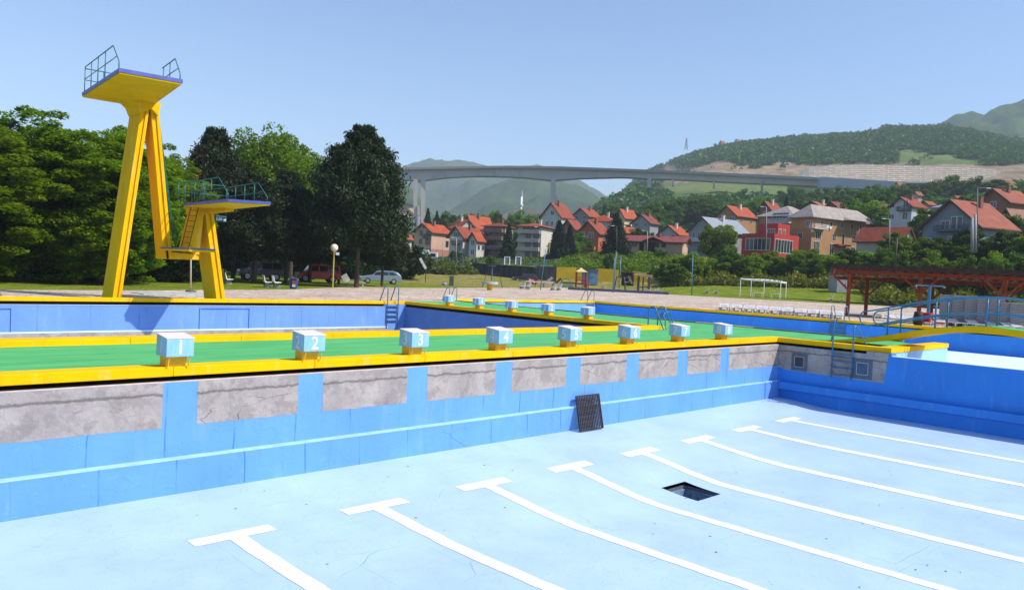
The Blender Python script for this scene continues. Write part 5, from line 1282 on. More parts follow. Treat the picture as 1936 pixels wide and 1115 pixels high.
h = flat('red upper storey with a balcony, stepped back on top of the red annex', 1470, 38, 22, 447, 424, 198, 30, W_RED, [(0.8,0.6,1.8,1.2,3)], [(0.5,0.6,1.0,1.2,2),(2.4,0.6,1.0,1.2,2)], name='annex_storey')
# tan hotel: three blocks with grey hipped roofs
HT = house('left wing of the tan hotel with a grey hipped roof and glazed balcony', 1495, 60, 46, 470, 408, 386, 214, 32, W_TAN, RH, [(1.0,7.2,4.6,2.0,5),(1.6,3.6,1.2,1.3,2),(4.2,3.6,1.2,1.3,2)], [(0.8,4.2,1.8,1.4,2),(4.2,7.2,1.4,1.4,2)], hip=True, chimney=False, name='hotel_wing', cat='building', over=0.9)
balcony(HT['wall'], HT['S'], HT['e1'], -HT['e2'], 0.2, 6.6, 6.6, 1.4, 0.95, 'frame_white')
HM = house('tan hotel main block with a grey hipped roof and white balcony on its corner', 1532, 36, 116, 482, 410, 384, 204, 36, W_TAN, RH, [(0.5,6.9,1.2,1.4,2),(2.6,4.0,1.2,1.4,2)],
   [(1.0,0.4,2.3,3.0,4),(7.4,0.4,1.6,2.8,2),(12.4,0.4,1.6,2.6,2),(16.2,0.4,1.8,2.4,2),(22.0,0.4,1.2,2.0,1),(24.2,0.4,1.0,2.0,1),(1.6,4.0,2.0,1.9,3),(8.4,4.0,1.2,1.7,2),(12.2,3.0,1.0,2.8,1),(16.4,4.0,1.2,1.7,2),(20.6,4.0,1.2,1.6,1),
    (3.2,7.3,1.2,1.3,2),(7.0,7.3,0.9,1.3,1),(11.2,7.3,1.2,1.3,2),(15.6,7.3,0.9,1.3,1),(19.4,7.3,1.0,1.3,2),(22.0,7.3,0.9,1.3,1)], hip=True, chimney=False, name='hotel', cat='building', over=1.0)
balcony(HM['wall'], HM['S'], HM['e2'], -HM['e1'], -1.0, 4.6, 6.5, 1.5, 0.95, 'frame_white'); balcony(HM['wall'], HM['S'], HM['e2'], -HM['e1'], 21.5, 26.0, 5.9, 1.5, 0.95, 'frame_white')
mb = MB()
for (a_, z_) in ((5.8,6.9),(6.9,6.8),(18.0,6.4),(-.0,5.5)):
    q = HM['S']+HM['e2']*a_-HM['e1']*0.01; q.z = HM['S'].z+z_; mb.obox(q-HM['e1']*0.2, HM['e2']*0.38, HM['e1']*0.18, (0,0,0.62))
mb.build('air_conditioner', M['white_paint'], HM['wall'], world=True)
mb = MB(); q = HM['S']+HM['e2']*11.6-HM['e1']*0.7; q.z = HM['S'].z+2.85; mb.obox(q, HM['e2']*2.6, HM['e1']*0.7, (0,0,0.35)); mb.build('entrance_canopy', W_RED, HM['wall'], world=True)
for (px_, yr_, ye_, wl_, wr_, D_, nm) in ((1568,394,417,22,52,214,'second'),(1600,404,421,20,42,212,'third')):
    P = far(px_, ye_, D_); 
    S = P; dr = Vector((P.x-CAM.x, P.y-CAM.y, 0)).normalized(); e1, e2 = HM['e1'], HM['e2']; m = mpp(P)
    Wk, Lk = 7.5, wr_*m/math.sin(R(36)); zr = far(px_, yr_, D_).z; r = MB()
    c = [S-e1*1.2, S+e1*Wk, S+e1*Wk+e2*Lk, S-e1*1.2+e2*Lk]; z0 = HM['S'].z+HM['he']+.04
    top = [S+e1*Wk/2+e2*2.6, S+e1*Wk/2+e2*(Lk-2.6)]
    r.add([Vector((p.x,p.y,z0)) for p in c]+[Vector((p.x,p.y,zr)) for p in top], [(3,2,1,0),(0,1,4),(1,2,5,4),(2,3,5),(3,0,4,5)])
    r.build('roof', RH, HM['t'], world=True)
house('dark gabled house with a red roof left of the hotel roof', 1458, 24, 18, 412, 397, 382, 246, 35, W_BRICK, RR_, (1,1,1,1), None)
house('wide red roof directly behind the hotel, left of the two', 1560, 50, 24, 405, 396, 381, 268, 28, W_BRICK, RD, None, None)
house('red roofed house behind the hotel, right of the wide red roof', 1585, 26, 14, 404, 393, 382, 262, 38, W_BRICK, RR_, None, None, chimney=False)
house('low building with a broad weathered red roof right of the hotel', 1702, 78, 24, 470, 455, 431, 166, 22, W_BEIGE, RR_, None, None, chimney=False, ridge_side=True, over=0.5)
house('small red roof among trees left of the pale blue house', 1665, 10, 22, 404, 398, 387, 232, 60, W_BEIGE, RR_, None, None, chimney=False, ridge_side=False)
h = house('pale blue grey house with a dark balcony and red roof in the middle distance', 1722, 38, 22, 424, 389, 374, 212, 34, W_LBLUE, RR_, [(4.6,1.5,1.3,1.1,2),(4.6,4.2,1.3,1.0,2),(1.0,1.3,1.2,1.6,2),(1.0,4.2,1.2,1.5,2)], (2,1,1,1))
balcony(h['wall'], h['S'], h['e1'], -h['e2'], 0.1, 3.4, 3.4, 1.1, 0.9, 'frame_dark')
h = house('large blue grey gabled house with a wide balcony, chimney and red tiled roof at right', 1850, 100, 58, 476, 425, 379, 150, 36, W_BLUE, RD, [(9.0,1.2,1.4,1.2,2),(4.4,1.4,1.2,1.2,2),(3.2,4.0,0.9,1.9,1),(4.3,4.0,0.9,1.9,1),(5.6,4.0,1.5,1.3,2)], None, over=0.7)
balcony(h['wall'], h['S'], h['e1'], -h['e2'], 2.2, 7.6, 3.6, 1.2, 0.9, 'frame_grey')
house('brown house with a red roof and chimney in the upper right corner of the village', 1908, 54, 40, 396, 381, 358, 190, 38, W_BRICK, RD, [(3.0,0.6,1.2,1.2,2),(6.0,0.8,1.4,1.0,2)], None)
house('old brown roofed shed beside the large blue grey house', 1915, 20, 34, 440, 414, 396, 172, 40, W_BRICK, RK, None, None, chimney=False)
house('small white and pink house seen right of the huge pine', 768, 10, 8, 470, 450, 441, 222, 35, W_WHITE, RD, (2,1,0.8,0.9), None, chimney=False)
for i, (px_, yr_, D_, w_, lb) in enumerate([(1700,345,520,16,''),(1812,371,300,22,''),(1755,381,270,14,''),(1870,346,450,28,''),(1905,341,460,24,''),(1735,363,380,14,''),(1650,269,1120,16,''),(1395,263,1180,14,''),(1365,266,1180,12,''),(1690,275,1100,12,'')]):
    house('distant red roofed house far up the wooded hillside', px_, w_*0.5, w_*0.5, yr_+9, yr_+5, yr_, D_, 42, W_PINK, RD, None, None, chimney=False, group='distant red roofs on the hillside')
house('dark grey flat shed roof between the pale blue house and the large grey house', 1790, 24, 10, 404, 392, 385, 232, 20, W_GREY, RG, None, None, chimney=False, hip=True)

# ================================================================== VIADUCT
VT = [(500,325),(600,321.5),(725,319),(800,316.5),(960,314.2),(1060,315.5),(1100,317),(1225,321.5),(1350,327),(1450,331.5),(1556,337)]
VB = [(500,332),(600,333),(700,334),(746,337.4),(783,340),(805,340),(836,335.8),(875,332.8),(915,331.8),(953,332.6),(999,335),(1040,339.4),(1053,339.4),(1095,336),(1180,333.6),(1225,336.5),(1268,337.5),(1350,341.5),(1443,346),(1556,351)]
def vD(px): return 650-(px-500)*0.075
via = thing('viaduct', 'long pale concrete motorway viaduct crossing the valley on tall piers', 'bridge', far(915, 360, 620))
tb = np.array(VT); bb = np.array(VB); mb = MB(); md = MB(); pr_ = MB(); prev = None
conc = mat('viaduct_concrete', (0.46,0.42,0.39), 0.85, 0.12, 0.05, stain=((0.24,0.22,0.21), 0.5, 0.55, 0.15), stretch=(1,1,0.3))
conc_d = mat('viaduct_deck', (0.30,0.28,0.265), 0.85, 0.1, 0.05)
stn = sorted(set(list(range(500,1556,16))+[783,805,1040,1053,1556]))
for p in stn:
    yt = np.interp(p, tb[:,0], tb[:,1]); ybm = np.interp(p, bb[:,0], bb[:,1]); D = vD(p)
    T_ = far(p, yt, D); B_ = far(p, ybm, D); n_ = Vector((T_.x-CAM.x, T_.y-CAM.y, 0)).normalized(); dep_ = T_.z-B_.z
    cur = (Vector((T_.x,T_.y,0)), T_.z, T_.z-dep_, n_)
    if prev:
        a, b = prev, cur
        ring = lambda c, o0, o1, z0, z1: [Vector((c[0]+c[3]*o0)[:2]+(z0,)), Vector((c[0]+c[3]*o1)[:2]+(z0,)), Vector((c[0]+c[3]*o1)[:2]+(z1,)), Vector((c[0]+c[3]*o0)[:2]+(z1,))]
        def seg(m_, o0, o1, za0, za1, zb0, zb1):
            r0 = ring(a, o0, o1, za0, za1); r1 = ring(b, o0, o1, zb0, zb1)
            m_.add(r0+r1, [(0,1,2,3),(7,6,5,4),(0,4,5,1),(1,5,6,2),(2,6,7,3),(3,7,4,0)])
        seg(mb, 3.0, 13.0, a[2], a[1]-1.2, b[2], b[1]-1.2)          # box girder
        seg(md, 0.0, 16.0, a[1]-1.2, a[1]-0.7, b[1]-1.2, b[1]-0.7)  # deck slab
        seg(pr_, -0.2, 0.3, a[1]-1.5, a[1]+0.3, b[1]-1.5, b[1]+0.3)
    prev = cur
mb.build('girder', conc, via, world=True); md.build('deck_slab', conc_d, via, world=True); pr_.build('parapet', conc_d, via, world=True)
def pier(p0, p1, ytop, ybot, D, o0, o1, taper=0.0, name='pier'):
    mb = MB(); q = []
    for y_, k in ((ybot, 1.0), (ytop, 1.0)):
        a = far(p0-(taper if y_ == ybot else 0), y_, D); b = far(p1+(taper if y_ == ybot else 0), y_, D); z = far((p0+p1)/2, y_, D).z
        n_ = Vector((a.x-CAM.x, a.y-CAM.y, 0)).normalized()
        q += [Vector((v.x, v.y, z)) for v in (a+n_*o0, b+n_*o0, b+n_*o1, a+n_*o1)]
    mb.hexa(q); mb.build(name, conc, via, world=True)
D0 = vD(793)
pier(781.5, 789.5, 338, 470, D0, 1, 6, -0.8); pier(795.5, 804.5, 338, 470, D0, 2, 10, -0.8); pier(789.5, 795.5, 338, 344, D0, 4, 9)
mb = MB(); mb.hexa([far(x, y, D0)+Vector((_F.x,_F.y,0))*o for o, yy in ((0,0),) for x, y in ((789,470),(796,470))]+[far(796,470,D0)+Vector((_F.x*7,_F.y*7,0)), far(789,470,D0)+Vector((_F.x*7,_F.y*7,0))]+[far(789.2,388,D0), far(792,388,D0), far(792,388,D0)+Vector((_F.x*7,_F.y*7,0)), far(789.2,388,D0)+Vector((_F.x*7,_F.y*7,0))]); mb.build('pier', conc, via, world=True)
D1 = vD(1046); pier(1041.5, 1050.5, 338, 440, D1, 2, 9, -0.6); pier(1050.8, 1053.0, 369, 440, D1, 3, 8)
pier(1224, 1232, 335, 354, vD(1228), 3, 9)
for p_ in (1272, 1350, 1440): pier(p_-1.6, p_+1.6, 336+(p_-1272)*0.05, 350+(p_-1272)*0.05, vD(p_), 3, 9)
# pale retaining wall continuing the deck line
rw = thing('retaining_wall', 'smooth blue grey retaining wall continuing right from the viaduct end', 'wall', far(1620, 345, 560))
mb = MB(); a, b = far(1552, 349, 566), far(1712, 353, 560); za, zb = far(1552,334.5,566).z, far(1712,344,560).z
n_ = Vector((_F.x,_F.y,0))*6
mb.hexa([a-Vector((0,0,2)), b-Vector((0,0,2)), b+n_-Vector((0,0,2)), a+n_-Vector((0,0,2)), Vector((a.x,a.y,za)), Vector((b.x,b.y,zb)), Vector((b.x,b.y,zb))+n_, Vector((a.x,a.y,za))+n_])
mb.build('wall_face', mat('retaining_blue', (0.36,0.38,0.44), 0.8, 0.08, 0.05), rw, world=True)
# stepped anchored retaining walls
tw = thing('terraced_wall', 'pale concrete grid of stepped retaining walls across the cut hillside', 'retaining wall', far(1700, 340, 700))
TOP = np.array([(1507,333),(1526,319.5),(1575,314),(1650,312.5),(1750,315),(1830,317),(1880,321),(1912,331),(1936,341),(1990,352)]); BOT = np.array([(1507,334),(1560,338),(1700,345),(1800,345),(1936,349),(1990,354)])
NR = 8
def t_pt(p, t):
    y = np.interp(p, BOT[:,0], BOT[:,1])*(1-t)+np.interp(p, TOP[:,0], TOP[:,1])*t; return far(p, y, 690+60*t)
fr_ = Vector((_F.x,_F.y,0)).normalized(); wc = mat('terrace_concrete', (0.80,0.70,0.56), 0.85, 0.12, 0.2); mb = MB(); mp_ = MB()
for r_ in range(NR+1):
    t = r_/NR; ps = list(range(1510, 1991, 10))
    for p0, p1 in zip(ps[:-1], ps[1:]):
        a, b = t_pt(p0, t), t_pt(p1, t)
        if np.interp(p0, BOT[:,0], BOT[:,1])-np.interp(p0, TOP[:,0], TOP[:,1]) < 2: continue
        mb.beam(a-fr_*.1, b-fr_*.1, 0.5, 1.25)
        if r_ < NR:
            c = t_pt(p0, t+1/NR)
            if (p0//10+r_) % 2 == 0: mb.beam(a, c, 0.3, 0.5)
            # infill panel of the lift, set behind the beams
            d_ = t_pt(p1, t+1/NR); o_ = fr_*0.35; mp_.add([a+o_, b+o_, d_+o_, c+o_, a+o_*2, b+o_*2, d_+o_*2, c+o_*2], [(0,1,2,3),(7,6,5,4),(0,4,5,1),(2,6,7,3)])
mb.build('beam_grid', wc, tw, world=True); mp_.build('infill_slope', mat('terrace_fill', (0.42,0.32,0.22), 0.95, 0.25, 0.2), tw, world=True)
# sheet of cut earth under the grid
# ================================================================== MINARET, PYLONS, POLES
mn = thing('minaret', 'slim white minaret standing in front of the wooded hill', 'minaret', far(984.5, 406, 380)); Pm = far(984.5, 406, 380); mm = mpp(Pm); hz_ = far(985.5, 358, 380).z-Pm.z
mb = MB(); mb.tube([(Pm.x,Pm.y,Pm.z-6),(Pm.x,Pm.y,Pm.z+hz_*0.72)], [0.62,0.5], 10); mb.build('shaft', M['white_paint'], mn, world=True, smooth=True)
mb = MB(); mb.tube([(Pm.x,Pm.y,Pm.z+hz_*0.30),(Pm.x,Pm.y,Pm.z+hz_*0.36)], [0.6,0.9], 10); mb.tube([(Pm.x,Pm.y,Pm.z+hz_*0.36),(Pm.x,Pm.y,Pm.z+hz_*0.41)], [0.92,0.92], 10); mb.build('balcony', M['white_paint'], mn, world=True)
mb = MB(); mb.tube([(Pm.x,Pm.y,Pm.z+hz_*0.72),(Pm.x,Pm.y,Pm.z+hz_)], [0.6,0.03], 10); mb.build('spire', mat('spire_grey', (0.4,0.42,0.46), 0.4, 0.1, 1), mn, world=True)
def pole(label, px, yt, yb, D, r=0.09, m='rail_blue', name='pole', cat='pole', lean=0.0, group=None, dz=None, rt=None):
    B_ = far(px, yb, D); 
    T_ = far(px+lean, yt, D); t = thing(name, label, cat, B_, 0, group); mb = MB(); mb.tube([B_-Vector((0,0,.3)), Vector((T_.x,T_.y,T_.z))], [r, rt or r*0.8], 8); mb.build('shaft', M[m] if isinstance(m, str) else m, t, world=True, smooth=True); return t, B_, T_
def pylon(label, px, yt, yb, D, wpx):
    B_ = far(px, yb, D); T_ = far(px, yt, D); T_ = Vector((B_.x, B_.y, T_.z)); m = mpp(B_); w_ = wpx*m; t = thing('pylon', label, 'pylon', B_)
    mb = MB(); rt = Vector((_R0.x,_R0.y,0)); fr = Vector((_F.x,_F.y,0)).normalized()
    for s1 in (-1,1):
        for s2 in (-1,1): mb.beam(B_+rt*s1*w_/2+fr*s2*w_/2, T_, 0.12*m*4, 0.12*m*4)
    H_ = T_.z-B_.z
    for i in range(5):
        z0, z1 = i/6, (i+1)/6; k0, k1 = (1-z0)*w_/2, (1-z1)*w_/2
        for s in (-1,1): mb.beam(B_+rt*s*k0-fr*k0+Vector((0,0,H_*z0)), B_-rt*s*k1-fr*k1+Vector((0,0,H_*z1)), .08*m*4, .08*m*4)
    mb.build('lattice', M['frame_grey'], t, world=True)
    mb = MB()
    for f_ in (0.72, 0.86): mb.beam(B_+Vector((0,0,H_*f_))-rt*w_*0.7, B_+Vector((0,0,H_*f_))+rt*w_*0.7, .1*m*4, .1*m*4)
    mb.build('crossarm', M['frame_grey'], t, world=True)
pylon('small lattice pylon on the skyline where the long hill begins', 1297, 260, 283, 1180, 5)
pylon('dark lattice mast standing below the viaduct ramp', 1440, 340, 378, 360, 5)
def lamp(label, px, yt, yb, D, arm=1.0, m='frame_grey', head=True, **k):
    t, B_, T_ = pole(label, px, yt, yb, D, 0.10, m, 'street_lamp', 'street lamp', **k)
    mb = MB(); rt = Vector((_R0.x,_R0.y,0)); mb.tube([T_, T_+Vector((0,0,.12))+rt*arm*.5, T_+rt*arm+Vector((0,0,.1))], 0.05, 6); mb.build('arm', M[m] if isinstance(m,str) else m, t, world=True)
    mb = MB(); mb.obox(T_+rt*arm*1.2+Vector((0,0,.02)), rt*0.35, Vector((_F.x,_F.y,0))*0.14, (0,0,0.14)); mb.build('lamp_head', M['white_paint'], t, world=True)
lamp('tall grey street lamp between the large grey house and its utility poles', 1848, 356, 474, 140, 1.4)
for px_, yt_, yb_, D_, lb in ((1838,412,474,138,'left of the paired grey concrete poles in front of the large grey house'),(1844,405,474,139,'right of the paired grey concrete poles in front of the large grey house')):
    pole(lb, px_, yt_, yb_, D_, 0.22, 'grey_plastic', 'utility_pole', 'utility pole')
pole('dark leaning pole rising behind the pergola roof', 1692, 450, 505, 120, 0.13, 'frame_dark', 'utility_pole', 'utility pole', lean=4)
for px_, yt_, yb_, D_, lb in ((1224,437,486,178,'thin grey lamp pole in front of the long white clubhouse'),(1449,392,478,180,'thin pale lamp pole in front of the red annex'),(1682,415,470,150,'thin pole in front of the low building with the weathered roof')):
    lamp(lb, px_, yt_, yb_, D_, -0.8, 'grey_plastic')
for px_, yt_, yb_, D_, lb in ((837,458,492,165,'thin lamp pole in front of the peach house'),(863,450,494,165,'taller thin lamp pole in front of the white house'),(1021,430,494,168,'brown wooden pole at the right corner of the beige four storey house'),(1166,428,485,172,'pole with a lamp arm in front of the spreading pine')):
    lamp(lb, px_, yt_, yb_, D_, -0.7, 'grey_plastic' if px_ < 1000 else 'frame_dark')

# ================================================================== FENCES AND WALLS IN THE MIDDLE DISTANCE
def mesh_fence(label, pts, h, m='frame_grey', step=2.6, rails=3):
    P = [gp for gp in pts]; t = thing('wire_fence', label, 'fence', P[0]); k_ = 0
    for a, b in zip(P[:-1], P[1:]):
        n_ = max(1, int((b-a).length/step))
        for i in range(n_):
            c = a.lerp(b, i/n_)
            if k_ < 95: mb = MB(); mb.beam(c-Vector((0,0,.3)), c+Vector((0,0,h)), 0.09, 0.09); mb.build('post', M[m], t, world=True); k_ += 1
    mb = MB()
    for a, b in zip(P[:-1], P[1:]):
        for r_ in range(rails): 
            z = Vector((0,0,h*(r_+1)/rails-0.03)); mb.beam(a+z, b+z, 0.035, 0.045)
        n_ = int((b-a).length/0.5)
        for i in range(n_): c = a.lerp(b, i/n_); mb.beam(c, c+Vector((0,0,h)), 0.012, 0.03)
    mb.build('mesh_panel', M[m], t, world=True)
mesh_fence('blue grey wire fence in front of the village houses', [gpoint(820,158), gpoint(900,160), gpoint(1000,160), gpoint(1060,164)], 1.9, 'rail_steel')
mesh_fence('dark wire fence along the top of the bank below the clubhouse and hotel', [gpoint(1150,178), gpoint(1300,176), gpoint(1450,172), gpoint(1700,160)], 2.0, 'frame_dark')
# dark timber retaining wall
rt_ = thing('boundary_wall', 'long dark weathered wall behind the lawn and play area', 'wall', far(950, 512, 150))
mb = MB(); fr = Vector((_F.x,_F.y,0)).normalized()
a, b = far(893,513,148), far(1012,521,140); za, zb = far(893,497,148).z, far(1012,505,140).z
mb.hexa([a-Vector((0,0,1)), b-Vector((0,0,1)), b+fr*.5-Vector((0,0,1)), a+fr*.5-Vector((0,0,1)), Vector((a.x,a.y,za)), Vector((b.x,b.y,zb)), Vector((b.x,b.y,zb))+fr*.5, Vector((a.x,a.y,za))+fr*.5])
a2, b2 = far(1012,518,143), far(1052,522,143); 
mb.hexa([a2-Vector((0,0,1)), b2-Vector((0,0,1)), b2+fr*.5-Vector((0,0,1)), a2+fr*.5-Vector((0,0,1)), Vector((a2.x,a2.y,far(1012,502.5,143).z)), Vector((b2.x,b2.y,far(1052,504,143).z)), Vector((b2.x,b2.y,far(1052,504,143).z))+fr*.5, Vector((a2.x,a2.y,far(1012,502.5,143).z))+fr*.5])
mb.build('wall_face', mat('wall_dark_boards', (0.045,0.045,0.050), 0.85, 0.5, 0.8, stretch=(2,2,0.25)), rt_, world=True)
mb = MB(); mb.beam(Vector((a.x,a.y,za))+fr*.25, Vector((b.x,b.y,zb))+fr*.25, 0.7, 0.12); mb.build('capping', mat('cap_grey', (0.13,0.12,0.11), 0.8, 0.3, 1), rt_, world=True)
# yellow play-yard wall in three runs
yw = thing('yellow_wall', 'bright yellow painted wall behind the playground', 'wall', far(1150, 530, 152))
ym = mat('wall_yellow', (0.62,0.42,0.012), 0.8, 0.15, 0.5, stain=((0.4,0.28,0.03), 0.5, 0.6, 0.8))
for (p0, y0b, y0t, p1, y1b, y1t, D_) in ((1042,528,504.5,1102,531,506,152),(1128,531,507,1169,533,510,152),(1195,532,512,1222,535,515,152)):
    mb = MB(); a, b = far(p0,y0b,D_), far(p1,y1b,D_); ta, tb_ = far(p0,y0t,D_).z, far(p1,y1t,D_).z
    mb.hexa([a-Vector((0,0,1)), b-Vector((0,0,1)), b+fr*.3-Vector((0,0,1)), a+fr*.3-Vector((0,0,1)), Vector((a.x,a.y,ta)), Vector((b.x,b.y,tb_)), Vector((b.x,b.y,tb_))+fr*.3, Vector((a.x,a.y,ta))+fr*.3])
    mb.build('wall_section', ym, yw, world=True)
# blue hut
def sized(px, yb, D): p = far(px, yb, D); return p, mpp(p)
P, m = sized(1102, 532, 145); Pr = far(1130, 534, 145); ux = (Pr-P); ux.z = 0
hut = thing('garden_hut', 'small blue hut with a dark lean-to roof in the playground', 'hut', P)
hw = far(1102,508,145).z-P.z; mb = MB(); q = [P, P+ux, P+ux+fr*3, P+fr*3]
mb.hexa([p-Vector((0,0,.5)) for p in q]+[p+Vector((0,0,hw)) for p in q]); mb.build('wall', mat('hut_blue', (0.16,0.27,0.42), 0.7, 0.12, 1), hut, world=True)
mb = MB(); o_ = ux.normalized()*0.9; q = [P-o_*1.2-fr*.8, P+ux+o_*0.9-fr*.8, P+ux+o_*0.9+fr*3.3, P-o_*1.2+fr*3.3]; mb.hexa([p+Vector((0,0,hw-.15+(0.0,0.45,0.45,0.0)[i])) for i, p in enumerate(q)]+[p+Vector((0,0,hw+.05+(0.0,0.45,0.45,0.0)[i])) for i, p in enumerate(q)]); mb.build('roof', M['frame_dark'], hut, world=True)
mb = MB(); q0 = P+ux*0.62-fr*0.04; q0.z = P.z+hw*0.42; mb.obox(q0, ux*0.16, fr*0.03, (0,0,hw*0.28)); mb.build('hatch', mat('hatch_blue', (0.28,0.42,0.55), 0.6, 0.1, 2), hut, world=True)
# two white door frames with blue panels
for px_ in (958.5, 979.5):
    P, m = sized(px_, 497.5, 152); t = thing('framed_board', 'white framed blue board standing on top of the dark wall, %s of the pair' % ('left' if px_ < 970 else 'right'), 'board', P, 0, 'white framed boards above the dark wall')
    r_ = Vector((_R0.x,_R0.y,0)); hh = 12*m; ww = 9.5*m
    mb = MB(); mb.beam(P-r_*ww/2-Vector((0,0,.3)), P-r_*ww/2+Vector((0,0,hh)), .12, .12); mb.beam(P+r_*ww/2-Vector((0,0,.3)), P+r_*ww/2+Vector((0,0,hh)), .12, .12); mb.beam(P-r_*ww/2+Vector((0,0,hh)), P+r_*ww/2+Vector((0,0,hh)), .12, .12); mb.build('frame', M['white_paint'], t, world=True)
    mb = MB(); mb.obox(P+fr*.02, r_*(ww/2-.06), fr*.02, (0,0,hh-.1)); mb.build('panel', M['rail_steel'], t, world=True)
# ================================================================== CARS
def car(label, cat, loc, rz, L, W_, H, paint, kind='wagon', name='parked_car'):
    """front at local -x; profile extruded across and pinched towards the roof"""
    t = thing(name, label, cat, loc, rz)
    if kind == 'wagon':
        low = [(-.5,.20),(-.5,.42),(-.485,.50),(-.30,.60),(-.22,.635),(.47,.66),(.495,.60),(.5,.35),(.49,.20)]
        up = [(-.24,.62),(-.10,.93),(-.03,.985),(.10,1.0),(.30,.985),(.385,.945),(.48,.66)]
        side = [((-.19,.66),(-.095,.90),(-.005,.93),(-.005,.66)),((.01,.66),(.01,.93),(.175,.93),(.175,.665)),((.19,.665),(.19,.93),(.30,.915),(.395,.69))]
    elif kind == 'van':
        low = [(-.5,.20),(-.5,.45),(-.47,.52),(-.30,.60),(.49,.60),(.5,.35),(.495,.20)]
        up = [(-.31,.58),(-.20,.95),(-.14,1.0),(.44,1.0),(.47,.97),(.495,.60)]
        side = [((-.24,.63),(-.17,.92),(-.03,.93),(-.03,.63)),((.0,.63),(.0,.93),(.20,.93),(.20,.63)),((.23,.63),(.23,.93),(.42,.93),(.45,.63))]
    else:
        low = [(-.5,.28),(-.5,.50),(-.48,.58),(-.28,.63),(.49,.63),(.5,.4),(.49,.28)]
        up = [(-.28,.61),(-.20,.97),(-.16,1.0),(.42,1.0),(.46,.97),(.485,.62)]
        side = [((-.23,.66),(-.18,.93),(-.03,.94),(-.03,.66)),((.0,.66),(.0,.94),(.20,.94),(.20,.66)),((.23,.66),(.23,.94),(.41,.94),(.44,.66))]
    mb = MB(); n = len(low)
    for s, yy in ((0, -W_/2), (0, W_/2)): mb.v += [(x*L, yy, z*H) for x, z in low]
    mb.f += [tuple(range(n)), tuple(reversed(range(n, 2*n)))]+[(i, n+i, n+(i+1)%n, (i+1)%n) for i in range(n)]; mb.m = [0]*len(mb.f)
    mb.build('body', paint, t, bevel=0.05)
    mb = MB(); n = len(up)
    for yy in (-1, 1): mb.v += [(x*L, yy*(W_/2-.03-0.22*max(0, (z-.62))*1.0), z*H) for x, z in up]
    mb.f += [tuple(range(n)), tuple(reversed(range(n, 2*n)))]+[(i, n+i, n+(i+1)%n, (i+1)%n) for i in range(n)]; mb.m = [0]*len(mb.f)
    cb = mb.build('cabin', paint, t, bevel=0.03)
    for sgn in (-1, 1):
        for q in side:
            mb = MB(); f_ = lambda x, z: (x*L, sgn*(W_/2-.03-0.22*max(0, (z-.62))+.006), z*H)
            b = lambda x, z: (x*L, sgn*(W_/2-.06-0.22*max(0, (z-.62))), z*H)
            mb.hexa([f_(*q[0]), f_(*q[3]), b(*q[3]), b(*q[0]), f_(*q[1]), f_(*q[2]), b(*q[2]), b(*q[1])]); mb.build('side_window', M['glass'], cb)
    wsx = (up[0], up[1]); mb = MB()
    def gpanel(p, q, k0, k1, dx):
        a = [(p[0]+(q[0]-p[0])*k0, p[1]+(q[1]-p[1])*k0), (p[0]+(q[0]-p[0])*k1, p[1]+(q[1]-p[1])*k1)]
        return [((a[0][0])*L+dx, y, a[0][1]*H) for y in (-W_/2+.12, W_/2-.12)]+[((a[1][0])*L+dx, y, a[1][1]*H) for y in (W_/2-.2, -W_/2+.2)]
    q = gpanel(up[0], up[1], .12, .95, -.012); q2 = [(x+.03, y, z) for x, y, z in q]; mb.hexa([q[0],q[1],q2[1],q2[0],q[3],q[2],q2[2],q2[3]]); mb.build('windscreen', M['glass'], cb)
    mb = MB(); q = gpanel(up[-1], up[-2], .15, .92, .014); q2 = [(x-.03, y, z) for x, y, z in q]; mb.hexa([q[0],q[1],q2[1],q2[0],q[3],q[2],q2[2],q2[3]]); mb.build('rear_window', M['glass'], cb)
    for x in (-.32*L, .31*L):
        for s in (-1, 1):
            wl = MB(); r_ = H*0.215; wl.tube([(x, s*(W_/2-.20), r_), (x, s*(W_/2+.005), r_)], r_, 18); wo = wl.build('wheel', M['tyre'], t)
            rm = MB(); rm.tube([(x, s*(W_/2-.02), r_), (x, s*(W_/2+.018), r_)], r_*.62, 14); rm.build('rim', M['rim'], wo)
    for s in (-1, 1):
        lp = MB(); lp.box(-.505*L, -.47*L, s*W_/2-(.30 if s > 0 else -.0), s*W_/2+(.0 if s > 0 else .30), .44*H, .52*H); lp.build('headlight', M['frame_white'], t)
        lp = MB(); lp.box(.475*L, .503*L, s*W_/2-(.18 if s > 0 else -.01), s*W_/2+(-.01 if s > 0 else .18), .46*H, .62*H); lp.build('tail_light', mat('tail_red', (0.5,0.02,0.02), 0.3, 0.05, 3), t)
    mb = MB(); mb.box(.49*L, .512*L, -W_/2+.08, W_/2-.08, .22*H, .36*H); mb.build('bumper', paint, t, bevel=0.02)
    mb = MB(); mb.box(-.512*L, -.49*L, -W_/2+.08, W_/2-.08, .22*H, .34*H); mb.build('bumper', paint, t, bevel=0.02)
    if kind == 'wagon':
        mb = MB(); 
        for s in (-1, 1): mb.tube([(-.02*L, s*(W_/2-.2), 1.0*H), (.0*L, s*(W_/2-.2), 1.03*H), (.30*L, s*(W_/2-.2), 1.02*H), (.34*L, s*(W_/2-.2), .985*H)], 0.018, 5)
        mb.build('roof_rail', M['frame_grey'], cb)
    return t
def face_rz(px, D, off=0.0):
    d = ray(px, 540); return math.atan2(-d.x, d.y)+off    # local x runs across the view, left to right
car('silver blue estate car parked on the lawn beside the huge pine', 'car', gpoint(718, 92)+Vector((0,0,.03)), face_rz(718, 92, R(8)), 4.7, 1.78, 1.48, mat('paint_silver_blue', (0.22,0.28,0.36), 0.3, 0.05, 1, metal=0.3, spec=0.6))
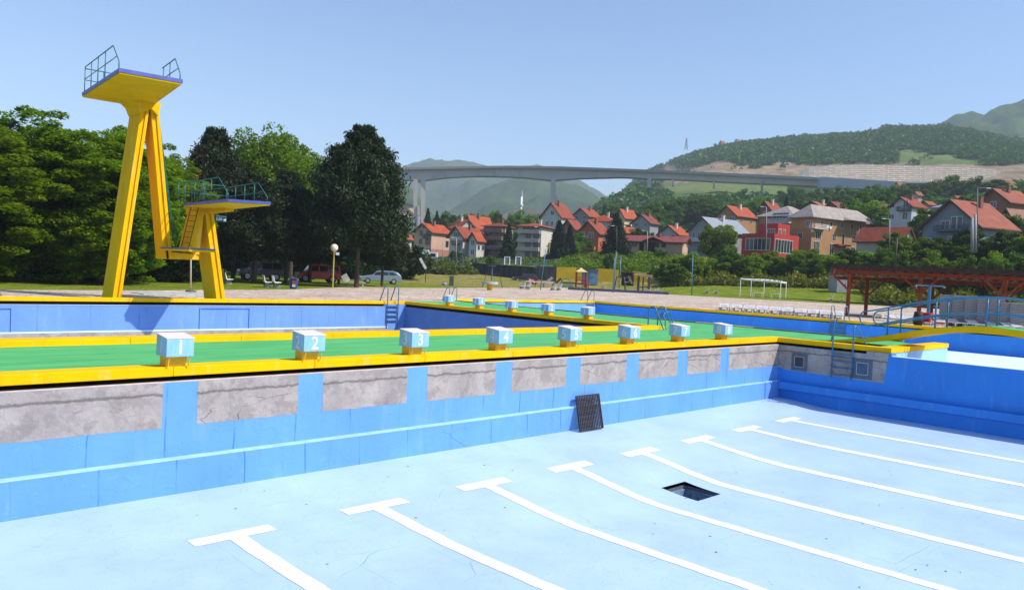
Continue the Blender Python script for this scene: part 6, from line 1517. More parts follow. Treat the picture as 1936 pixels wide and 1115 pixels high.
car('red van parked in the shade under the pines', 'van', gpoint(600, 84)+Vector((0,0,.03)), face_rz(600, 84, R(12)), 4.4, 1.8, 1.85, mat('paint_red', (0.60,0.012,0.010), 0.3, 0.05, 1, spec=0.6), 'van')
car('dark blue off-roader parked in deep shade behind the white seats', 'car', gpoint(492, 82)+Vector((0,0,.03)), face_rz(492, 82, R(10)), 4.3, 1.8, 1.85, mat('paint_navy', (0.012,0.016,0.05), 0.3, 0.05, 1, spec=0.6), 'jeep')
car('black estate car with red tail lights in the shade behind the tall tower', 'car', gpoint(332, 70)+Vector((0,0,.03)), face_rz(332, 70, R(25)), 4.6, 1.8, 1.5, mat('paint_black', (0.012,0.014,0.02), 0.3, 0.05, 1, spec=0.6), 'wagon')
car('dark car and trailer parked by the dark boundary wall', 'car', gpoint(992, 136), face_rz(992, 136, R(5)), 4.2, 1.75, 1.4, mat('paint_black2', (0.02,0.025,0.03), 0.3, 0.05, 1, spec=0.6), 'wagon')
# white box truck behind the bush
P = gpoint(796, 166); rt = Vector((_R0.x,_R0.y,0)); t = thing('box_truck', 'white box truck half hidden behind the bank at the left end of the wire fence', 'truck', P+Vector((0,0,.3)))
mb = MB(); mb.obox(P-rt*1.2+Vector((0,0,.9)), rt*2.5, fr*1.1, (0,0,2.0)); mb.build('cargo_box', mat('truck_pale', (0.50,0.56,0.60), 0.5, 0.06, 1), t, world=True)
mb = MB(); mb.obox(P+rt*2.3+Vector((0,0,.6)), rt*0.85, fr*1.0, (0,0,1.9)); cbk = mb.build('cab', M['white_paint'], t, world=True)
mb = MB(); mb.obox(P+rt*2.35-fr*1.02+Vector((0,0,1.5)), rt*0.5, fr*.02, (0,0,.7)); mb.build('side_window', M['glass'], cbk, world=True)
for dx in (-2.6, -0.2, 2.2):
    mb = MB(); c = P+rt*dx-fr*0.9+Vector((0,0,.45)); mb.tube([c, c-fr*.2], .45, 14); mb.build('wheel', M['tyre'], t, world=True)

# ================================================================== LAWN AND PAVING FURNITURE
# globe lamp
P = atz(629, 541, 0.0); P = gpoint(629, 66); P.z = 0
Tz = far(628, 476, 66).z
t = thing('globe_lamp', 'round white globe lamp on a thin yellow pole in front of the huge pine', 'lamp', P)
mb = MB(); mb.tube([P-Vector((0,0,.2)), Vector((P.x,P.y,Tz))], 0.055, 8); mb.tube([Vector((P.x,P.y,Tz-.05)), Vector((P.x,P.y,Tz+.06))], 0.11, 10); mb.build('pole', mat('pole_yellow', (0.50,0.40,0.06), 0.5, 0.1, 3), t, world=True)
mb = MB(); mb.sphere((P.x,P.y,Tz+.34), 0.31, 20, 12); mb.build('globe', mat('globe_white', (0.72,0.62,0.52), 0.4, 0.03, 2), t, world=True, smooth=True)
mb = MB(); mb.obox(Vector((P.x,P.y,Tz-.25))+rt*.28, rt*.12, fr*.08, (0,0,.22)); mb.build('floodlight', M['white_paint'], t, world=True)
t, B_, T_ = pole('thin cream pole standing between the two diving towers', 361, 418, 545, 48, 0.045, mat('cream', (0.60,0.52,0.34), 0.6, 0.05, 2))
mb = MB(); mb.tube([(B_.x,B_.y,0.0),(B_.x,B_.y,.10)], [0.32,0.25], 12); mb.build('foot', M['asphalt_grey'], t, world=True)
# blue litter bin
P = gpoint(555, 61); P.z = 0; t = thing('litter_bin', 'blue litter bin with a red and white panel on the lawn edge', 'bin', P); m = mpp(P)
mb = MB(); w_ = 7*m; q = [P-rt*w_*.8-fr*w_*.7, P+rt*w_*.8-fr*w_*.7, P+rt*w_*.8+fr*w_*.7, P-rt*w_*.8+fr*w_*.7]; q2 = [P+(p-P)*1.2+Vector((0,0,18*m)) for p in q]; mb.hexa(q+q2); mb.build('body', mat('bin_blue', (0.02,0.06,0.25), 0.5, 0.1, 3), t, world=True)
mb = MB(); mb.obox(P+Vector((0,0,18*m)), rt*w_*1.05, fr*w_*.95, (0,0,.07)); mb.build('lid', mat('bin_lid', (0.04,0.10,0.30), 0.5, 0.1, 3), t, world=True)
mb = MB(); a_ = P+rt*w_*.28-fr*(w_*.86)+Vector((0,0,.12)); mb.mi = 0; mb.obox(a_, rt*w_*.42, fr*.015, (0,0,5*m)); mb.mi = 1; mb.obox(a_+Vector((0,0,5*m+.003)), rt*w_*.42, fr*.015, (0,0,7*m)); mb.build('panel', [M['white_paint'], mat('bin_red', (0.55,0.08,0.05), 0.5, 0.1, 3)], t, world=True)
# white curved seats
def seat_proto():
    t = thing('garden_bench', 'x', 'bench', (0,0,0)); 
    mb = MB(); prof = [(-.28,.42),(.12,.40),(.20,.50),(.30,.90),(.34,.90),(.27,.42),(.16,.33),(-.28,.36)]
    mb.prism([(x, -.8, z) for x, z in prof], (0, 1.6, 0)); mb.build('seat_shell', M['white_plastic'], t, bevel=0.02)
    for y in (-.55, .55):
        mb = MB(); mb.prism([(-.26,y-.05,0),(.22,y-.05,0),(.16,y-.05,.36),(-.05,y-.05,.36)], (0,.10,0)); mb.build('leg', M['grey_plastic'], t)
    return t
SEATS = [(193,60,180,'white curved seat on the lawn just left of the tall tower foot'),(232,59,0,'white curved seat half hidden behind the tall tower foot'),(430,66,190,'white curved seat just right of the lower tower foot'),(505,62,185,'white curved seat left of the blue bin, first of the pair'),(523,62,185,'white curved seat left of the blue bin, nearer to the bin'),
 (987,100,10,'white seat on the lawn, left of the pair near the slide'),(998,100,10,'white seat on the lawn, right of the pair near the slide'),(1045,100,10,'white seat just right of the metal slide'),(1056,101,10,'white seat in front of the climbing frame'),
 (1227,120,0,'small dark seat in the shade of the wooden shelter'),(1242,120,0,'small dark seat right of the wooden shelter'),(1337,122,0,'pale seat on the lawn right of the tall blue net pole, left one'),(1354,121,0,'pale seat on the lawn right of the tall blue net pole, right one'),
 (1572,116,0,'small grey seat on the lawn near the grey cabinet'),(1592,116,0,'small grey seat in front of the grey cabinet')]
sp = None
for px_, D_, a_, lb in SEATS:
    if sp is None: sp = seat_proto(); c = sp
    else: c = copy_tree(sp)
    c.location = gpoint(px_, D_)+Vector((0,0,.03)) if D_ > 70 else Vector((gpoint(px_,D_).x, gpoint(px_,D_).y, 0.0)); c.rotation_euler = (0,0,face_rz(px_, D_, R(a_))); c['label'] = lb; c['group'] = 'curved seats on the lawn'
# pale picnic things under the huge pine
t = thing('garden_chair', 'pale plastic lounger lying at the trunk of the huge pine', 'chair', gpoint(672, 78)+Vector((0,0,.02))); P = Vector(t.location)
mb = MB(); mb.obox(P+Vector((0,0,.3)), rt*.9, fr*.35, (0,0,.06)); mb.build('seat', M['white_plastic'], t, world=True)
mb = MB(); mb.beam(P-rt*.8+Vector((0,0,.35)), P-rt*1.2+Vector((0,0,1.0)), .6, .06, fr); mb.build('backrest', M['white_plastic'], t, world=True)
for s in (-.7, .7): mb = MB(); mb.beam(P+rt*s, P+rt*s+Vector((0,0,.3)), .08, .08); mb.build('leg', M['white_plastic'], t, world=True)
# basketball hoops
for px_, D_, yt, yb, lb, ws in ((749,118,496,522,'basketball hoop with a white backboard at the lawn behind the silver car',1.0),(804,112,492,521,'leaning basketball stand with its backboard edge-on, right of the silver car',0.25)):
    B_ = gpoint(px_, D_); T_ = far(px_, yt, D_); t = thing('basketball_hoop', lb, 'basketball hoop', B_); m = mpp(B_)
    mb = MB(); mb.tube([B_, Vector((B_.x,B_.y,B_.z+ (T_.z-B_.z)*.7)), T_], 0.06, 6); mb.build('pole', M['frame_dark'], t, world=True)
    mb = MB()
    if ws > .5: mb.obox(T_-Vector((0,0,.35)), rt*0.62, fr*.03, (0,0,.85))
    else: mb.beam(T_+rt*-.75+Vector((0,0,.25)), T_+rt*.15-Vector((0,0,1.2)), 0.12, 0.35)
    bd = mb.build('backboard', M['white_paint'], t, world=True)
    if ws > .5:
        mb = MB(); c = T_-fr*.04-Vector((0,0,.12))
        for a, b in (((-.22,0),(.22,0)),((-.22,.34),(.22,.34)),((-.22,0),(-.22,.34)),((.22,0),(.22,.34))): mb.beam(c+rt*a[0]+Vector((0,0,a[1])), c+rt*b[0]+Vector((0,0,b[1])), .05, .02)
        mb.build('target_square', M['frame_dark'], bd, world=True)
    mb = MB(); c = T_-fr*.35-Vector((0,0,.22)); mb.tube([c+rt*.2*math.cos(i*.5236)+fr*.2*math.sin(i*.5236) for i in range(13)], .02, 5); mb.build('rim', W_ORANGE, t, world=True)
# stump and rock on the lawn
P = gpoint(852, 100); t = thing('stone_block', 'dark grey block and boulder lying on the lawn', 'stone', P); mb = MB(); mb.obox(P+rt*.1, rt*.28, fr*.3, (0,0,1.25)); mb.build('block', M['asphalt_grey'], t, world=True, bevel=.04)
mb = MB(); mb.sphere(P-rt*.7+Vector((0,0,.1)), .45, 8, 6, .7); mb.build('boulder', M['grey_plastic'], t, world=True)
# slab table on a yellow drum
P = atz(926, 547, 0.0); P = gpoint(926, 84); P.z = 0; m = mpp(P); t = thing('drum_table', 'pale round slab on a yellow drum pedestal standing on the paving', 'table', P)
mb = MB(); mb.tube([P, P+Vector((0,0,11.5*m))], 5.0*m, 16); mb.build('pedestal', M['orange_yellow'], t, world=True)
mb = MB(); mb.tube([P+Vector((0,0,11.6*m)), P+Vector((0,0,16*m))], 15.5*m, 24); mb.build('slab', mat('slab_pale', (0.40,0.47,0.55), 0.5, 0.1, 3), t, world=True, bevel=.02)
P2 = gpoint(931, 100); t = thing('swing_frame', 'thin rusty A-frame swing standing on the lawn behind the drum table', 'swing', P2); m = mpp(P2)
mb = MB()
for s in (-1, 1):
    for k_ in (-1, 1): mb.tube([P2+rt*s*16*m+fr*k_*1.0+rt*s*3*m, P2+rt*s*12*m+Vector((0,0,26*m))], .03, 5)
mb.build('frame', M['frame_dark'], t, world=True)
mb = MB(); mb.tube([P2-rt*12*m+Vector((0,0,26*m)), P2+rt*12*m+Vector((0,0,26*m))], .035, 5); mb.build('crossbar', M['frame_dark'], t, world=True)
mb = MB(); mb.tube([P2-rt*3*m+Vector((0,0,26*m)), P2-rt*3*m+Vector((0,0,6*m))], .012, 4); mb.tube([P2+rt*3*m+Vector((0,0,26*m)), P2+rt*3*m+Vector((0,0,6*m))], .012, 4); mb.obox(P2+Vector((0,0,6*m)), rt*3.2*m, fr*.15, (0,0,.04)); mb.build('swing_seat', M['frame_dark'], t, world=True)
# umbrella-shaped shower further back
P = gpoint(929, 128); t = thing('shower_post', 'blue T-shaped shower post in front of the dark wall', 'shower', P); zt = far(929, 502.5, 128).z
mb = MB(); mb.tube([P, Vector((P.x,P.y,zt))], .11, 8); mb.build('post', M['rail_steel'], t, world=True)
mb = MB(); mb.obox(Vector((P.x,P.y,zt)), rt*.62, fr*.5, (0,0,.10)); mb.build('canopy', M['rail_steel'], t, world=True)
# net poles
for px_, yt, yb, D_, ln, r_, lb, mm_ in ((1021,470,548,99,11,.055,'leaning blue pole on the paving beside the slide','rail_blue'),(1158,487,553,106,4,.06,'blue net pole left of the pair by the court','rail_blue'),(1160,475,553,107,5,.07,'taller pale blue net pole, nearest of the pair by the court','rail_steel'),(1170,483,550,119,4,.07,'blue green net pole at the far side of the court','rail_steel'),(1308,481,556,113,2,.065,'single tall blue pole at the right end of the paving','rail_blue')):
    pole(lb, px_, yt, yb, D_, r_, mm_, 'net_pole', 'pole', lean=ln, group='tall blue poles around the court')
for px_, yt, yb, D_, lb in ((1037,457,490,160,'yellow flag on a thin pole in front of the orange house'),):
    t, B_, T_ = pole(lb, px_, yt, yb, D_, .04, 'frame_dark', 'flag', 'flag', lean=1)
    mb = MB(); mb.hexa([T_+Vector((0,0,-2.2)), T_+rt*.18+Vector((0,0,-2.3)), T_+rt*.18+fr*.03+Vector((0,0,-2.3)), T_+fr*.03+Vector((0,0,-2.2)), T_-Vector((0,0,.05)), T_+rt*.34-Vector((0,0,.35)), T_+rt*.34+fr*.03-Vector((0,0,.35)), T_+fr*.03-Vector((0,0,.05))]); mb.build('cloth', mat('flag_yellow', (0.45,0.38,0.05), 0.8, 0.1, 2), t, world=True)

# ---- playground
P = gpoint(1098, 132); m = mpp(P); t = thing('play_tower', 'wooden play tower with a pale yellow tent roof', 'play tower', P)
def at(dx, dy, dz): return P+rt*dx*m+fr*dy*m+Vector((0,0,dz*m))
for dx in (-9, 9):
    for dy in (-8, 8): mb = MB(); mb.beam(at(dx,dy,-2), at(dx,dy,30), .16, .16); mb.build('post', M['wood_red'], t, world=True)
mb = MB(); mb.obox(at(0,0,13), rt*10*m, fr*9*m, (0,0,1.0*m)); mb.build('floor', M['wood_dark'], t, world=True)
mb = MB(); 
for z in (15, 17.5, 20): mb.beam(at(-9,-8.6,z), at(9,-8.6,z), .06, .10); mb.beam(at(9.2,-8,z), at(9.2,8,z), .06, .10)
for i in range(5): mb.beam(at(2+i*3,-10,0), at(2+i*3,-10,12), .10, .10)
mb.build('railing', M['wood_red'], t, world=True)
mb = MB(); c = [at(-11,-10,30), at(11,-10,30), at(11,10,30), at(-11,10,30)]; mb.add(c+[at(-5,-4,34.5), at(4,-4,34.5), at(4,4,34.5), at(-5,4,34.5), at(-1,0,38)], [(3,2,1,0),(0,1,5,4),(1,2,6,5),(2,3,7,6),(3,0,4,7),(4,5,8),(5,6,8),(6,7,8),(7,4,8)]); mb.build('tent_roof', mat('tent_cream', (0.62,0.50,0.22), 0.8, 0.1, 1), t, world=True)
P = gpoint(1040, 128); m = mpp(P); t = thing('slide', 'pale metal slide coming down to the left of the climbing frame', 'slide', P)
mb = MB(); mb.beam(at(-19,0,1.5), at(-13,0,2.2), .38, .6, fr); mb.beam(at(-13,0,2.2), at(4,0,17), .40, .6, fr); mb.build('chute', mat('slide_metal', (0.42,0.36,0.38), 0.4, 0.1, 2), t, world=True)
mb = MB()
for s in (-1,1): mb.beam(at(4,s*2.5,17), at(9,s*2.5,0), .06, .06)
for i in range(5): mb.beam(at(4+i,-2.5,17-i*3.4), at(4+i,2.5,17-i*3.4), .05, .05)
mb.build('steps', M['rail_green'], t, world=True)
P = gpoint(1070, 126); m = mpp(P); t = thing('climbing_frame', 'green tube climbing frame between the slide and the play tower', 'climbing frame', P)
mb = MB()
for i in range(7):
    a_ = math.pi*i/6
    for s in (-4, 4): 
        pts_ = [at(12*math.cos(b_), s, 17*math.sin(b_)) for b_ in [math.pi*k/10 for k in range(11)]]
    mb.tube([at(12*math.cos(a_), -4, 17*math.sin(a_)), at(12*math.cos(a_), 4, 17*math.sin(a_))], .035, 5)
for s in (-4, 0, 4): mb.tube([at(12*math.cos(math.pi*k/10), s, 17*math.sin(math.pi*k/10)) for k in range(11)], .045, 6)
for i in range(5): mb.beam(at(-8+i*4,-5,0), at(-8+i*4,-5,8), .05, .05); mb.beam(at(-10,-5,1.6*i), at(10,-5,1.6*i), .05, .05)
mb.build('tubes', M['rail_green'], t, world=True)
P = gpoint(1064, 126); m = mpp(P)
t = thing('ladder_slide', 'dark slide with a ladder leaning in front of the climbing frame', 'slide', P)
mb = MB(); mb.beam(at(-18,0,3), at(-4,0,17), .35, .5, fr); mb.build('chute', M['frame_dark'], t, world=True)
mb = MB(); mb.beam(at(-4,0,17), at(0,0,0), .07, .4, fr); mb.build('ladder', M['frame_grey'], t, world=True)
# white slabs (table tennis) in a row and the red covered cart
P = gpoint(1020, 122); m = mpp(P); t = thing('white_canopy', 'long low white canopy on the lawn behind the slide', 'canopy', P)
mb = MB(); mb.obox(at(0,0,8), rt*26*m, fr*5*m, (0,0,1.1*m)); mb.build('cover', M['white_paint'], t, world=True)
for dx in (-24,-8,8,24): mb = MB(); mb.beam(at(dx,0,0), at(dx,0,8), .08, .08); mb.build('leg', M['frame_grey'], t, world=True)
P = gpoint(1004, 130); m = mpp(P); t = thing('pedal_boat', 'red and white heap of plastic pedal boats beside the dark car', 'boat', P)
mb = MB(); mb.prism([at(-10,-4,0), at(10,-4,0), at(12,-4,4), at(4,-4,9), at(-6,-4,11)], fr*8*m); mb.build('hull', mat('boat_red', (0.55,0.03,0.03), 0.4, 0.1, 3), t, world=True, bevel=.05)
mb = MB(); mb.beam(at(-4,-5,8), at(8,-5,3), .1, .25); mb.beam(at(-8,-5,4), at(4,-5,7), .1, .2); mb.build('trim', M['white_paint'], t, world=True)
# swing and climbing bars
P = gpoint(1172, 128); m = mpp(P); t = thing('swing_frame', 'dark A-frame swing right of the yellow wall section', 'swing', P)
mb = MB()
for s in (-1, 1):
    for k_ in (-5, 5): mb.beam(at(s*9+s*2,k_*1.4,0), at(s*7,0,25), .10, .10)
mb.build('frame', M['frame_dark'], t, world=True)
mb = MB(); mb.beam(at(-8,0,25), at(18,0,25), .12, .12); mb.build('crossbar', M['frame_dark'], t, world=True)
mb = MB(); mb.beam(at(-3,0,25), at(-3,0,8), .02, .02); mb.beam(at(0,0,25), at(0,0,8), .02, .02); mb.obox(at(-1.5,0,8), rt*2*m, fr*1.5*m, (0,0,.06)); mb.build('swing_seat', M['frame_dark'], t, world=True)
# scribbled black shed behind the swing
P = gpoint(1186, 148); m = mpp(P); t = thing('black_shed', 'black shed wall with a pale tyre hanging on it behind the swing', 'shed', P)
mb = MB(); mb.obox(at(0,0,-2), rt*11*m, fr*4*m, (0,0,24*m)); mb.build('wall', mat('shed_black', (0.025,0.023,0.025), 0.9, 0.3, 2), t, world=True)
mb = MB(); mb.tube([at(-2+5*math.cos(i*.5236), -4.6, 9+5*math.sin(i*.5236)) for i in range(13)], .07, 6); mb.beam(at(3,-4.8,16), at(9,-4.8,2), .08, .12); mb.beam(at(0,-4.8,17), at(7,-4.8,2), .08, .12); mb.build('hanging_tyre', M['grey_plastic'], t, world=True)
mb = MB(); mb.obox(at(0,0,22.2), rt*13*m, fr*6*m, (0,0,1.2*m)); mb.build('roof', M['frame_dark'], t, world=True)
# open shelter with a ragged roof
P = gpoint(1215, 124); m = mpp(P); t = thing('open_shelter', 'open wooden shelter with a ragged reed roof on dark posts', 'shelter', P)
for dx, dy in ((-8,-6),(12,-5),(-8,8),(12,8),(2,8)): mb = MB(); mb.beam(at(dx,dy,-1), at(dx,dy,29), .14, .14); mb.build('post', M['frame_dark'], t, world=True)
mb = MB()
for i in range(16):
    x_ = -16+i*2.1; mb.beam(at(x_,-9+rng.uniform(-1,1),29+rng.uniform(0,1.2)+(3-i*.1)), at(x_+rng.uniform(-.8,.8),10,30.5+rng.uniform(0,1.4)), .22, .12)
mb.beam(at(-9,-6,29), at(14,-5,28.5), .1, .2); mb.build('reed_roof', mat('reeds', (0.45,0.37,0.27), 0.9, 0.4, 4), t, world=True)
# little bird-box sign
P = gpoint(1139, 112); m = mpp(P); t = thing('park_grill', 'small grill box on a thin post on the lawn', 'grill', P); mb = MB(); mb.beam(at(0,0,0), at(0,0,8), .05, .05); mb.build('post', M['frame_dark'], t, world=True); mb = MB(); mb.obox(at(0,0,8), rt*2.8*m, fr*2*m, (0,0,3.2*m)); mb.build('box', M['grey_plastic'], t, world=True)
# white tube gazebo frame
P = gpoint(1443, 118); P.z = .02; m = mpp(P); t = thing('gazebo_frame', 'white tubular gazebo frame without a cover at the edge of the lawn', 'gazebo', P)
def at(dx, dy, dz): return P+rt*dx*m+fr*dy*m+Vector((0,0,dz*m))
for dx, dy in ((-44,-3),(26,-20),(42,-4),(-15,26),(10,26)): mb = MB(); mb.tube([at(dx,dy,-1), at(dx,dy,34)], .065, 6); mb.build('post', M['white_paint'], t, world=True)
mb = MB()
CR = [at(-44,-3,35), at(26,-20,32.5), at(42,-4,31.5), at(10,26,33), at(-15,26,34)]
for i in range(5): mb.beam(CR[i], CR[(i+1)%5], .08, .12)
for i in range(9): k_ = i/8; mb.beam(CR[0].lerp(CR[1],k_)+Vector((0,0,.1)), CR[4].lerp(CR[2],k_)+Vector((0,0,.1+.2*math.sin(k_*3))), .05, .07)
mb.build('roof_bars', M['white_paint'], t, world=True)
for cx_, lb in ((-9,'left'),(24,'right')):
    Pq = at(cx_, 0, 0); t2 = thing('metal_table', 'white tube table standing under the %s half of the gazebo frame' % lb, 'table', Pq)
    mb = MB()
    for dx in (-9, 9):
        for dy in (-5, 5): mb.tube([at(cx_+dx,dy,0), at(cx_+dx,dy,11)], .035, 5)
    mb.beam(at(cx_-9,-5,11), at(cx_+9,-5,11), .06,.06); mb.beam(at(cx_-9,5,11), at(cx_+9,5,11), .06,.06); mb.beam(at(cx_-9,-5,11), at(cx_-9,5,11), .06,.06); mb.beam(at(cx_+9,-5,11), at(cx_+9,5,11), .06,.06)
    mb.build('frame', M['white_paint'], t2, world=True)
# electric cabinet
P = gpoint(1594, 133); P.z = far(1594, 549, 133).z-.3; m = mpp(P); t = thing('cabinet', 'grey windowless kiosk at the foot of the bushes', 'kiosk', P)
mb = MB(); ux_ = (rt+fr*.2).normalized(); vx_ = (fr-rt*.15).normalized(); mb.obox(P+vx_*1.2, ux_*13*m, vx_*1.2, (0,0,29*m)); mb.build('body', mat('kiosk_grey', (0.30,0.30,0.31), 0.7, 0.08, 1), t, world=True)
mb = MB(); mb.obox(P+vx_*1.2+Vector((0,0,29*m+.003)), ux_*14*m, vx_*1.4, (0,0,.15)); mb.build('roof', M['grey_plastic'], t, world=True)
mb = MB(); mb.obox(P-vx_*.03+ux_*.3+Vector((0,0,12*m)), ux_*.12, vx_*.03, (0,0,.3)); mb.build('vent', M['frame_dark'], t, world=True)

# ================================================================== SUN LOUNGERS
def lounger_mesh():
    mb = MB()
    for i in range(9): mb.box(-0.30, 0.30, -0.95+i*0.135, -0.95+i*0.135+0.07, 0.27, 0.295)
    for s in (-1, 1): mb.box(s*0.33-0.03, s*0.33+0.03, -0.98, 0.95, 0.245, 0.305)
    return mb
def lounger_proto(m_, up=True):
    t = thing('sun_lounger', 'x', 'sun lounger', (0,0,0))
    lounger_mesh().build('bed', m_, t)
    mb = MB(); h_ = 0.22 if up else 0.05
    for i in range(5):
        y0 = 0.29+i*0.13; k0 = i/5; mb.hexa([(-.30,y0,.29+h_*k0),(.30,y0,.29+h_*k0),(.30,y0+.06,.29+h_*(k0+.10)),(-.30,y0+.06,.29+h_*(k0+.10)),(-.30,y0,.315+h_*k0),(.30,y0,.315+h_*k0),(.30,y0+.06,.315+h_*(k0+.10)),(-.30,y0+.06,.315+h_*(k0+.10))])
    for s in (-1, 1): mb.beam((s*.31,.26,.30), (s*.31,.96,.30+h_), .04, .05)
    mb.build('backrest', m_, t)
    for s in (-1, 1):
        for y in (-.62, .52):
            mb = MB(); mb.beam((s*.31,y,.25), (s*.34,y+(.12 if y > 0 else -.12),0), .05, .07); mb.build('leg', m_, t)
    return t
lp = lounger_proto(M['white_plastic']); first = True; K = 0
G0, G1 = atz(1372, 586, 0), atz(1600, 604, 0)
for i in range(40):
    k = (i//4)/9.6+0.0065*(i%4); px_ = 1369+k*232; D_ = 58.5-k*3.2
    for row in range(1):
        c = lp if first else copy_tree(lp); first = False
        p = gpoint(px_, D_+0.35*(i%4)+rng.uniform(-.15,.15)); c.scale = (0.8,0.85,0.85); c.location = (p.x, p.y, 0.01); c.rotation_euler = (0,0,face_rz(px_, 57)+rng.uniform(-.08,.08))
        c['label'] = 'white slatted sun lounger in the long row beyond the far pool edge'; c['group'] = 'white loungers in a long row beyond the shallow pool'
for px_, D_, a_, lb in ((1668,53,70,'white lounger by the base of the second red pergola post'),(1700,51,-60,'white lounger left end of the group behind the footbridge'),(1716,50.5,-70,'white lounger seen through the footbridge rails, second from left'),(1731,51.5,-80,'white lounger under the first inner pergola post'),(1748,50.5,-75,'white lounger beside the red towel bin'),(1762,50,-70,'white lounger right of the red towel bin'),(1792,51,-75,'white lounger with raised back left of the bridge centre posts'),(1812,50.5,-75,'white lounger just behind the bridge centre, left one'),(1826,51,-75,'white lounger just behind the bridge centre, right one'),(1850,50,-75,'white lounger between the bridge centre posts'),(1888,50,-75,'white lounger right of the bridge centre posts, first'),(1904,50.5,-75,'white lounger right of the bridge centre posts, second'),(1918,49.5,-75,'white lounger near the right picture edge, third'),(1934,49.5,-75,'white lounger cut by the right picture edge')):
    c = copy_tree(lp); p = gpoint(px_, D_+4.5); c.location = (p.x, p.y, 0.01); c.rotation_euler = (0,0,R(a_+25)); c.scale = (.85,.85,.85); c['label'] = lb; c['group'] = 'white loungers under the pergola'
c = copy_tree(lp); p = gpoint(1782, 50); c.location = (p.x,p.y,.01); c.rotation_euler = (0,0,R(-70)); c['label'] = 'lounger with a red towel spread over it behind the footbridge'; c['group'] = 'white loungers under the pergola'
tw_ = MB(); tw_.hexa([(p.x-.3,p.y-.3,.32),(p.x+.5,p.y-.3,.32),(p.x+.5,p.y+.3,.32),(p.x-.3,p.y+.3,.32),(p.x-.3,p.y-.3,.36),(p.x+.5,p.y-.3,.36),(p.x+.5,p.y+.3,.36),(p.x-.3,p.y+.3,.36)]); tag(tw_.build('towel', mat('towel_red', (0.6,0.02,0.02), 0.9, 0.1, 5), bevel=.01), 'red towel spread over a lounger behind the footbridge', 'towel')
# stacks of folded grey loungers standing under the pergola
gp = thing('sun_lounger', 'x', 'sun lounger', (0,0,0)); mb = MB(); mb.box(-.38,.38,-.98,.95,0,.078); mb.build('bed', M['grey_plastic'], gp)
mb = MB()
for s in (-1, 1): mb.box(s*.33-.02, s*.33+.02, -.9, .9, -.019, -.001)
mb.build('frame', M['frame_grey'], gp); first = True
for si, px_ in enumerate((1792, 1816, 1840, 1864, 1888, 1908, 1928)):
    p = gpoint(px_, 57-si*.25)
    for k in range(19 if si < 5 else 16):
        c = gp if first else copy_tree(gp); first = False
        c.location = (p.x, p.y, 0.06+k*0.098); c.rotation_euler = (0,0,face_rz(px_, 57)+R(rng.uniform(-1.5,1.5)))
        c['label'] = 'grey slatted lounger in %s, seen behind the footbridge rails' % ['the leftmost tall stack','the second tall stack','the third tall stack','the fourth tall stack','the fifth tall stack','the shorter stack before the right edge','the shorter stack at the right edge'][si]; c['group'] = 'grey loungers in the %s stack' % ORD[si]
# red cloth bin, dark tub, people-less items
P = gpoint(1757, 52); P.z = 0; t = thing('cloth_bin', 'red cloth bag hanging open beside the blue shower post', 'bag', P); mb = MB(); mb.hexa([P+Vector((x,y,z)) for z, k in ((.25,.16),(.80,.24)) for x, y in ((-k,-k),(k,-k),(k,k),(-k,k))]); mb.build('bag_body', mat('cloth_red', (0.5,0.02,0.03), 0.9, 0.1, 4), t, world=True, bevel=.03)
mb = MB(); 
for x_, y_ in ((-.2,-.2),(.2,-.2),(.2,.2),(-.2,.2)): mb.tube([P+Vector((x_,y_,0)), P+Vector((x_*1.2,y_*1.2,.82))], .015, 5)
mb.build('stand', M['frame_grey'], t, world=True)
P = gpoint(1758, 60); P.z = 0; t = thing('shower_post', 'blue shower post with four pale arms behind the pergola posts', 'shower', P); zt = far(1758, 540, 60).z
mb = MB(); mb.tube([P, Vector((P.x,P.y,zt))], .11, 10); mb.build('post', M['rail_blue'], t, world=True)
mb = MB(); mb.beam(Vector((P.x,P.y,zt))-rt*.95, Vector((P.x,P.y,zt))+rt*.95, .10, .10); mb.beam(Vector((P.x,P.y,zt))-fr*.6, Vector((P.x,P.y,zt))+fr*.6, .08, .08); mb.build('arms', M['rail_steel'], t, world=True)
for s in (-.95, .95): mb = MB(); q = Vector((P.x,P.y,zt))+rt*s; mb.tube([q, q-Vector((0,0,.12))], [.05,.11], 8); mb.build('shower_head', M['rail_steel'], t, world=True)
P = gpoint(1740, 51.5); P.z = 0; t = thing('urn_tub', 'dark brown tub standing by the inner pergola post', 'tub', P); mb = MB(); mb.tube([P+Vector((0,0,z)) for z in (0,.25,.6,.85)], [.20,.30,.27,.22], 12); mb.build('body', M['wood_dark'], t, world=True, smooth=True)

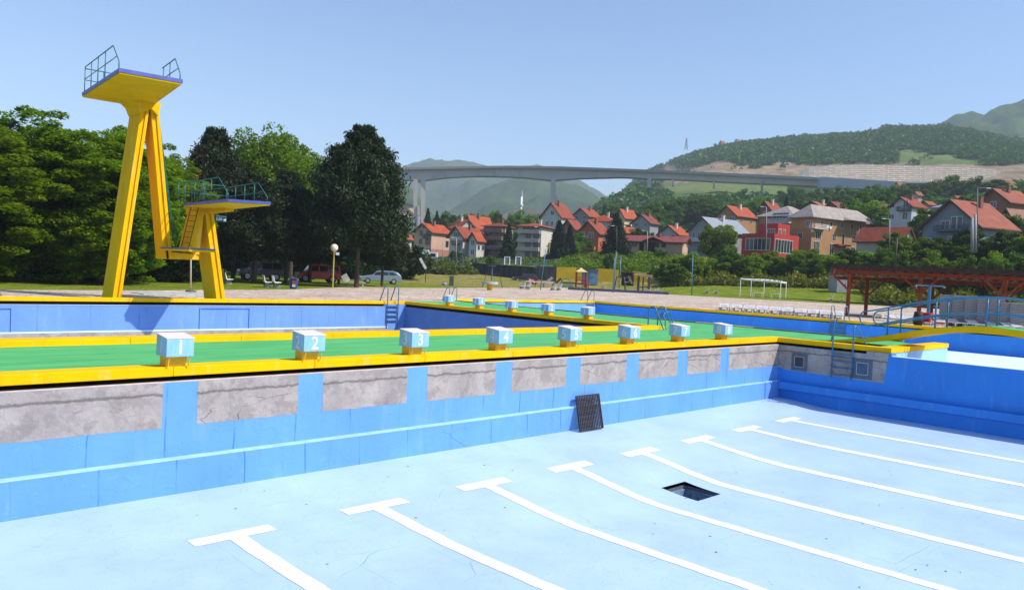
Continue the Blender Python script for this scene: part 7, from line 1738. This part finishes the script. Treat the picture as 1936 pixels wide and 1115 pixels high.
# ================================================================== PERGOLA
t = thing('pergola', 'long red brown timber pergola with a dark roof at the right edge', 'pergola', gpoint(1760, 56))
a = far(1604, 560, 60.5); b = far(1898, 560, 64.0)
def flatp(px_, depth):
    d = ray(px_, 557.5); return CAM+d*depth
A0 = flatp(1604, 57.5); A1 = flatp(1898, 54.0); A0.z = A1.z = 0; ud = (A1-A0).normalized(); vd = Vector((-ud.y, ud.x, 0));
if vd.dot(Vector((_F.x,_F.y,0))) < 0: vd = -vd
Lp = (A1-A0).length; WD = 5.2
def pp(s, v, z): return A0+ud*s+vd*v+Vector((0,0,z))
def topz(v): return 3.42-0.075*v
roots = [(0.0, 0.0), (Lp*0.475, 0.0), (Lp, 0.0), (Lp*1.5, 0.0), (Lp*0.155-ud.dot(vd), WD), (Lp*0.62, WD), (Lp*1.10, WD)]
for s, v in roots:
    zt = topz(v)-.30; mb = MB(); mb.obox(pp(s, v, -.1), ud*.13, vd*.13, (0,0,zt+.1)); po = mb.build('post', M['wood_red'], t, world=True)
    mb = MB()
    for sg in (-1, 1): mb.beam(pp(s+sg*.12, v, zt-1.15), pp(s+sg*1.25, v, zt+.02), .10, .13)
    for sg in (-1, 1): mb.beam(pp(s, v+sg*.12, zt-1.0), pp(s, v+sg*.95, zt+.02), .10, .12)
    mb.build('brace', M['wood_red'], po, world=True)
for v in (0.0, WD):
    mb = MB(); mb.beam(pp(-.9, v, topz(v)-.20), pp(Lp*1.62, v, topz(v)-.20), .16, .24); mb.build('beam', M['wood_red'], t, world=True)
mb = MB(); s = -1.0; 
while s < Lp*1.62: mb.beam(pp(s, -1.1, topz(-1.1)), pp(s, WD+.9, topz(WD+.9)), .09, .17); s += 0.80
mb.build('rafters', M['wood_red'], t, world=True)
mb = MB(); q = [pp(-1.25,-1.35,topz(-1.35)+.11), pp(Lp*1.65,-1.35,topz(-1.35)+.11), pp(Lp*1.65,WD+1.1,topz(WD+1.1)+.11), pp(-1.25,WD+1.1,topz(WD+1.1)+.11)]; mb.hexa(q+[p+Vector((0,0,.07)) for p in q]); mb.build('roof_boards', M['wood_dark'], t, world=True)
mb = MB(); mb.beam(pp(-1.25,-1.38,topz(-1.4)+.05), pp(Lp*1.65,-1.38,topz(-1.4)+.05), .05, .34); mb.build('fascia', M['wood_dark'], t, world=True)

# ================================================================== HAZE
mb = MB(); mb.box(-3900, 4700, -3900, 5000, -7.5, 515)
hz = mb.build('haze', bpy.data.materials.new('haze')); tag(hz, kind='stuff')
hm = hz.data.materials[0]; hm.use_nodes = True; n_ = hm.node_tree.nodes; n_.remove(n_['Principled BSDF'])
pv = n_.new('ShaderNodeVolumePrincipled'); pv.inputs['Color'].default_value = (0.78, 0.90, 1.0, 1); pv.inputs['Density'].default_value = 0.00024; pv.inputs['Anisotropy'].default_value = -0.1
hm.node_tree.links.new(pv.outputs[0], n_['Material Output'].inputs['Volume'])
for o in list(sc.objects):
    if o.get('label') == 'x': o['label'] = 'unused'
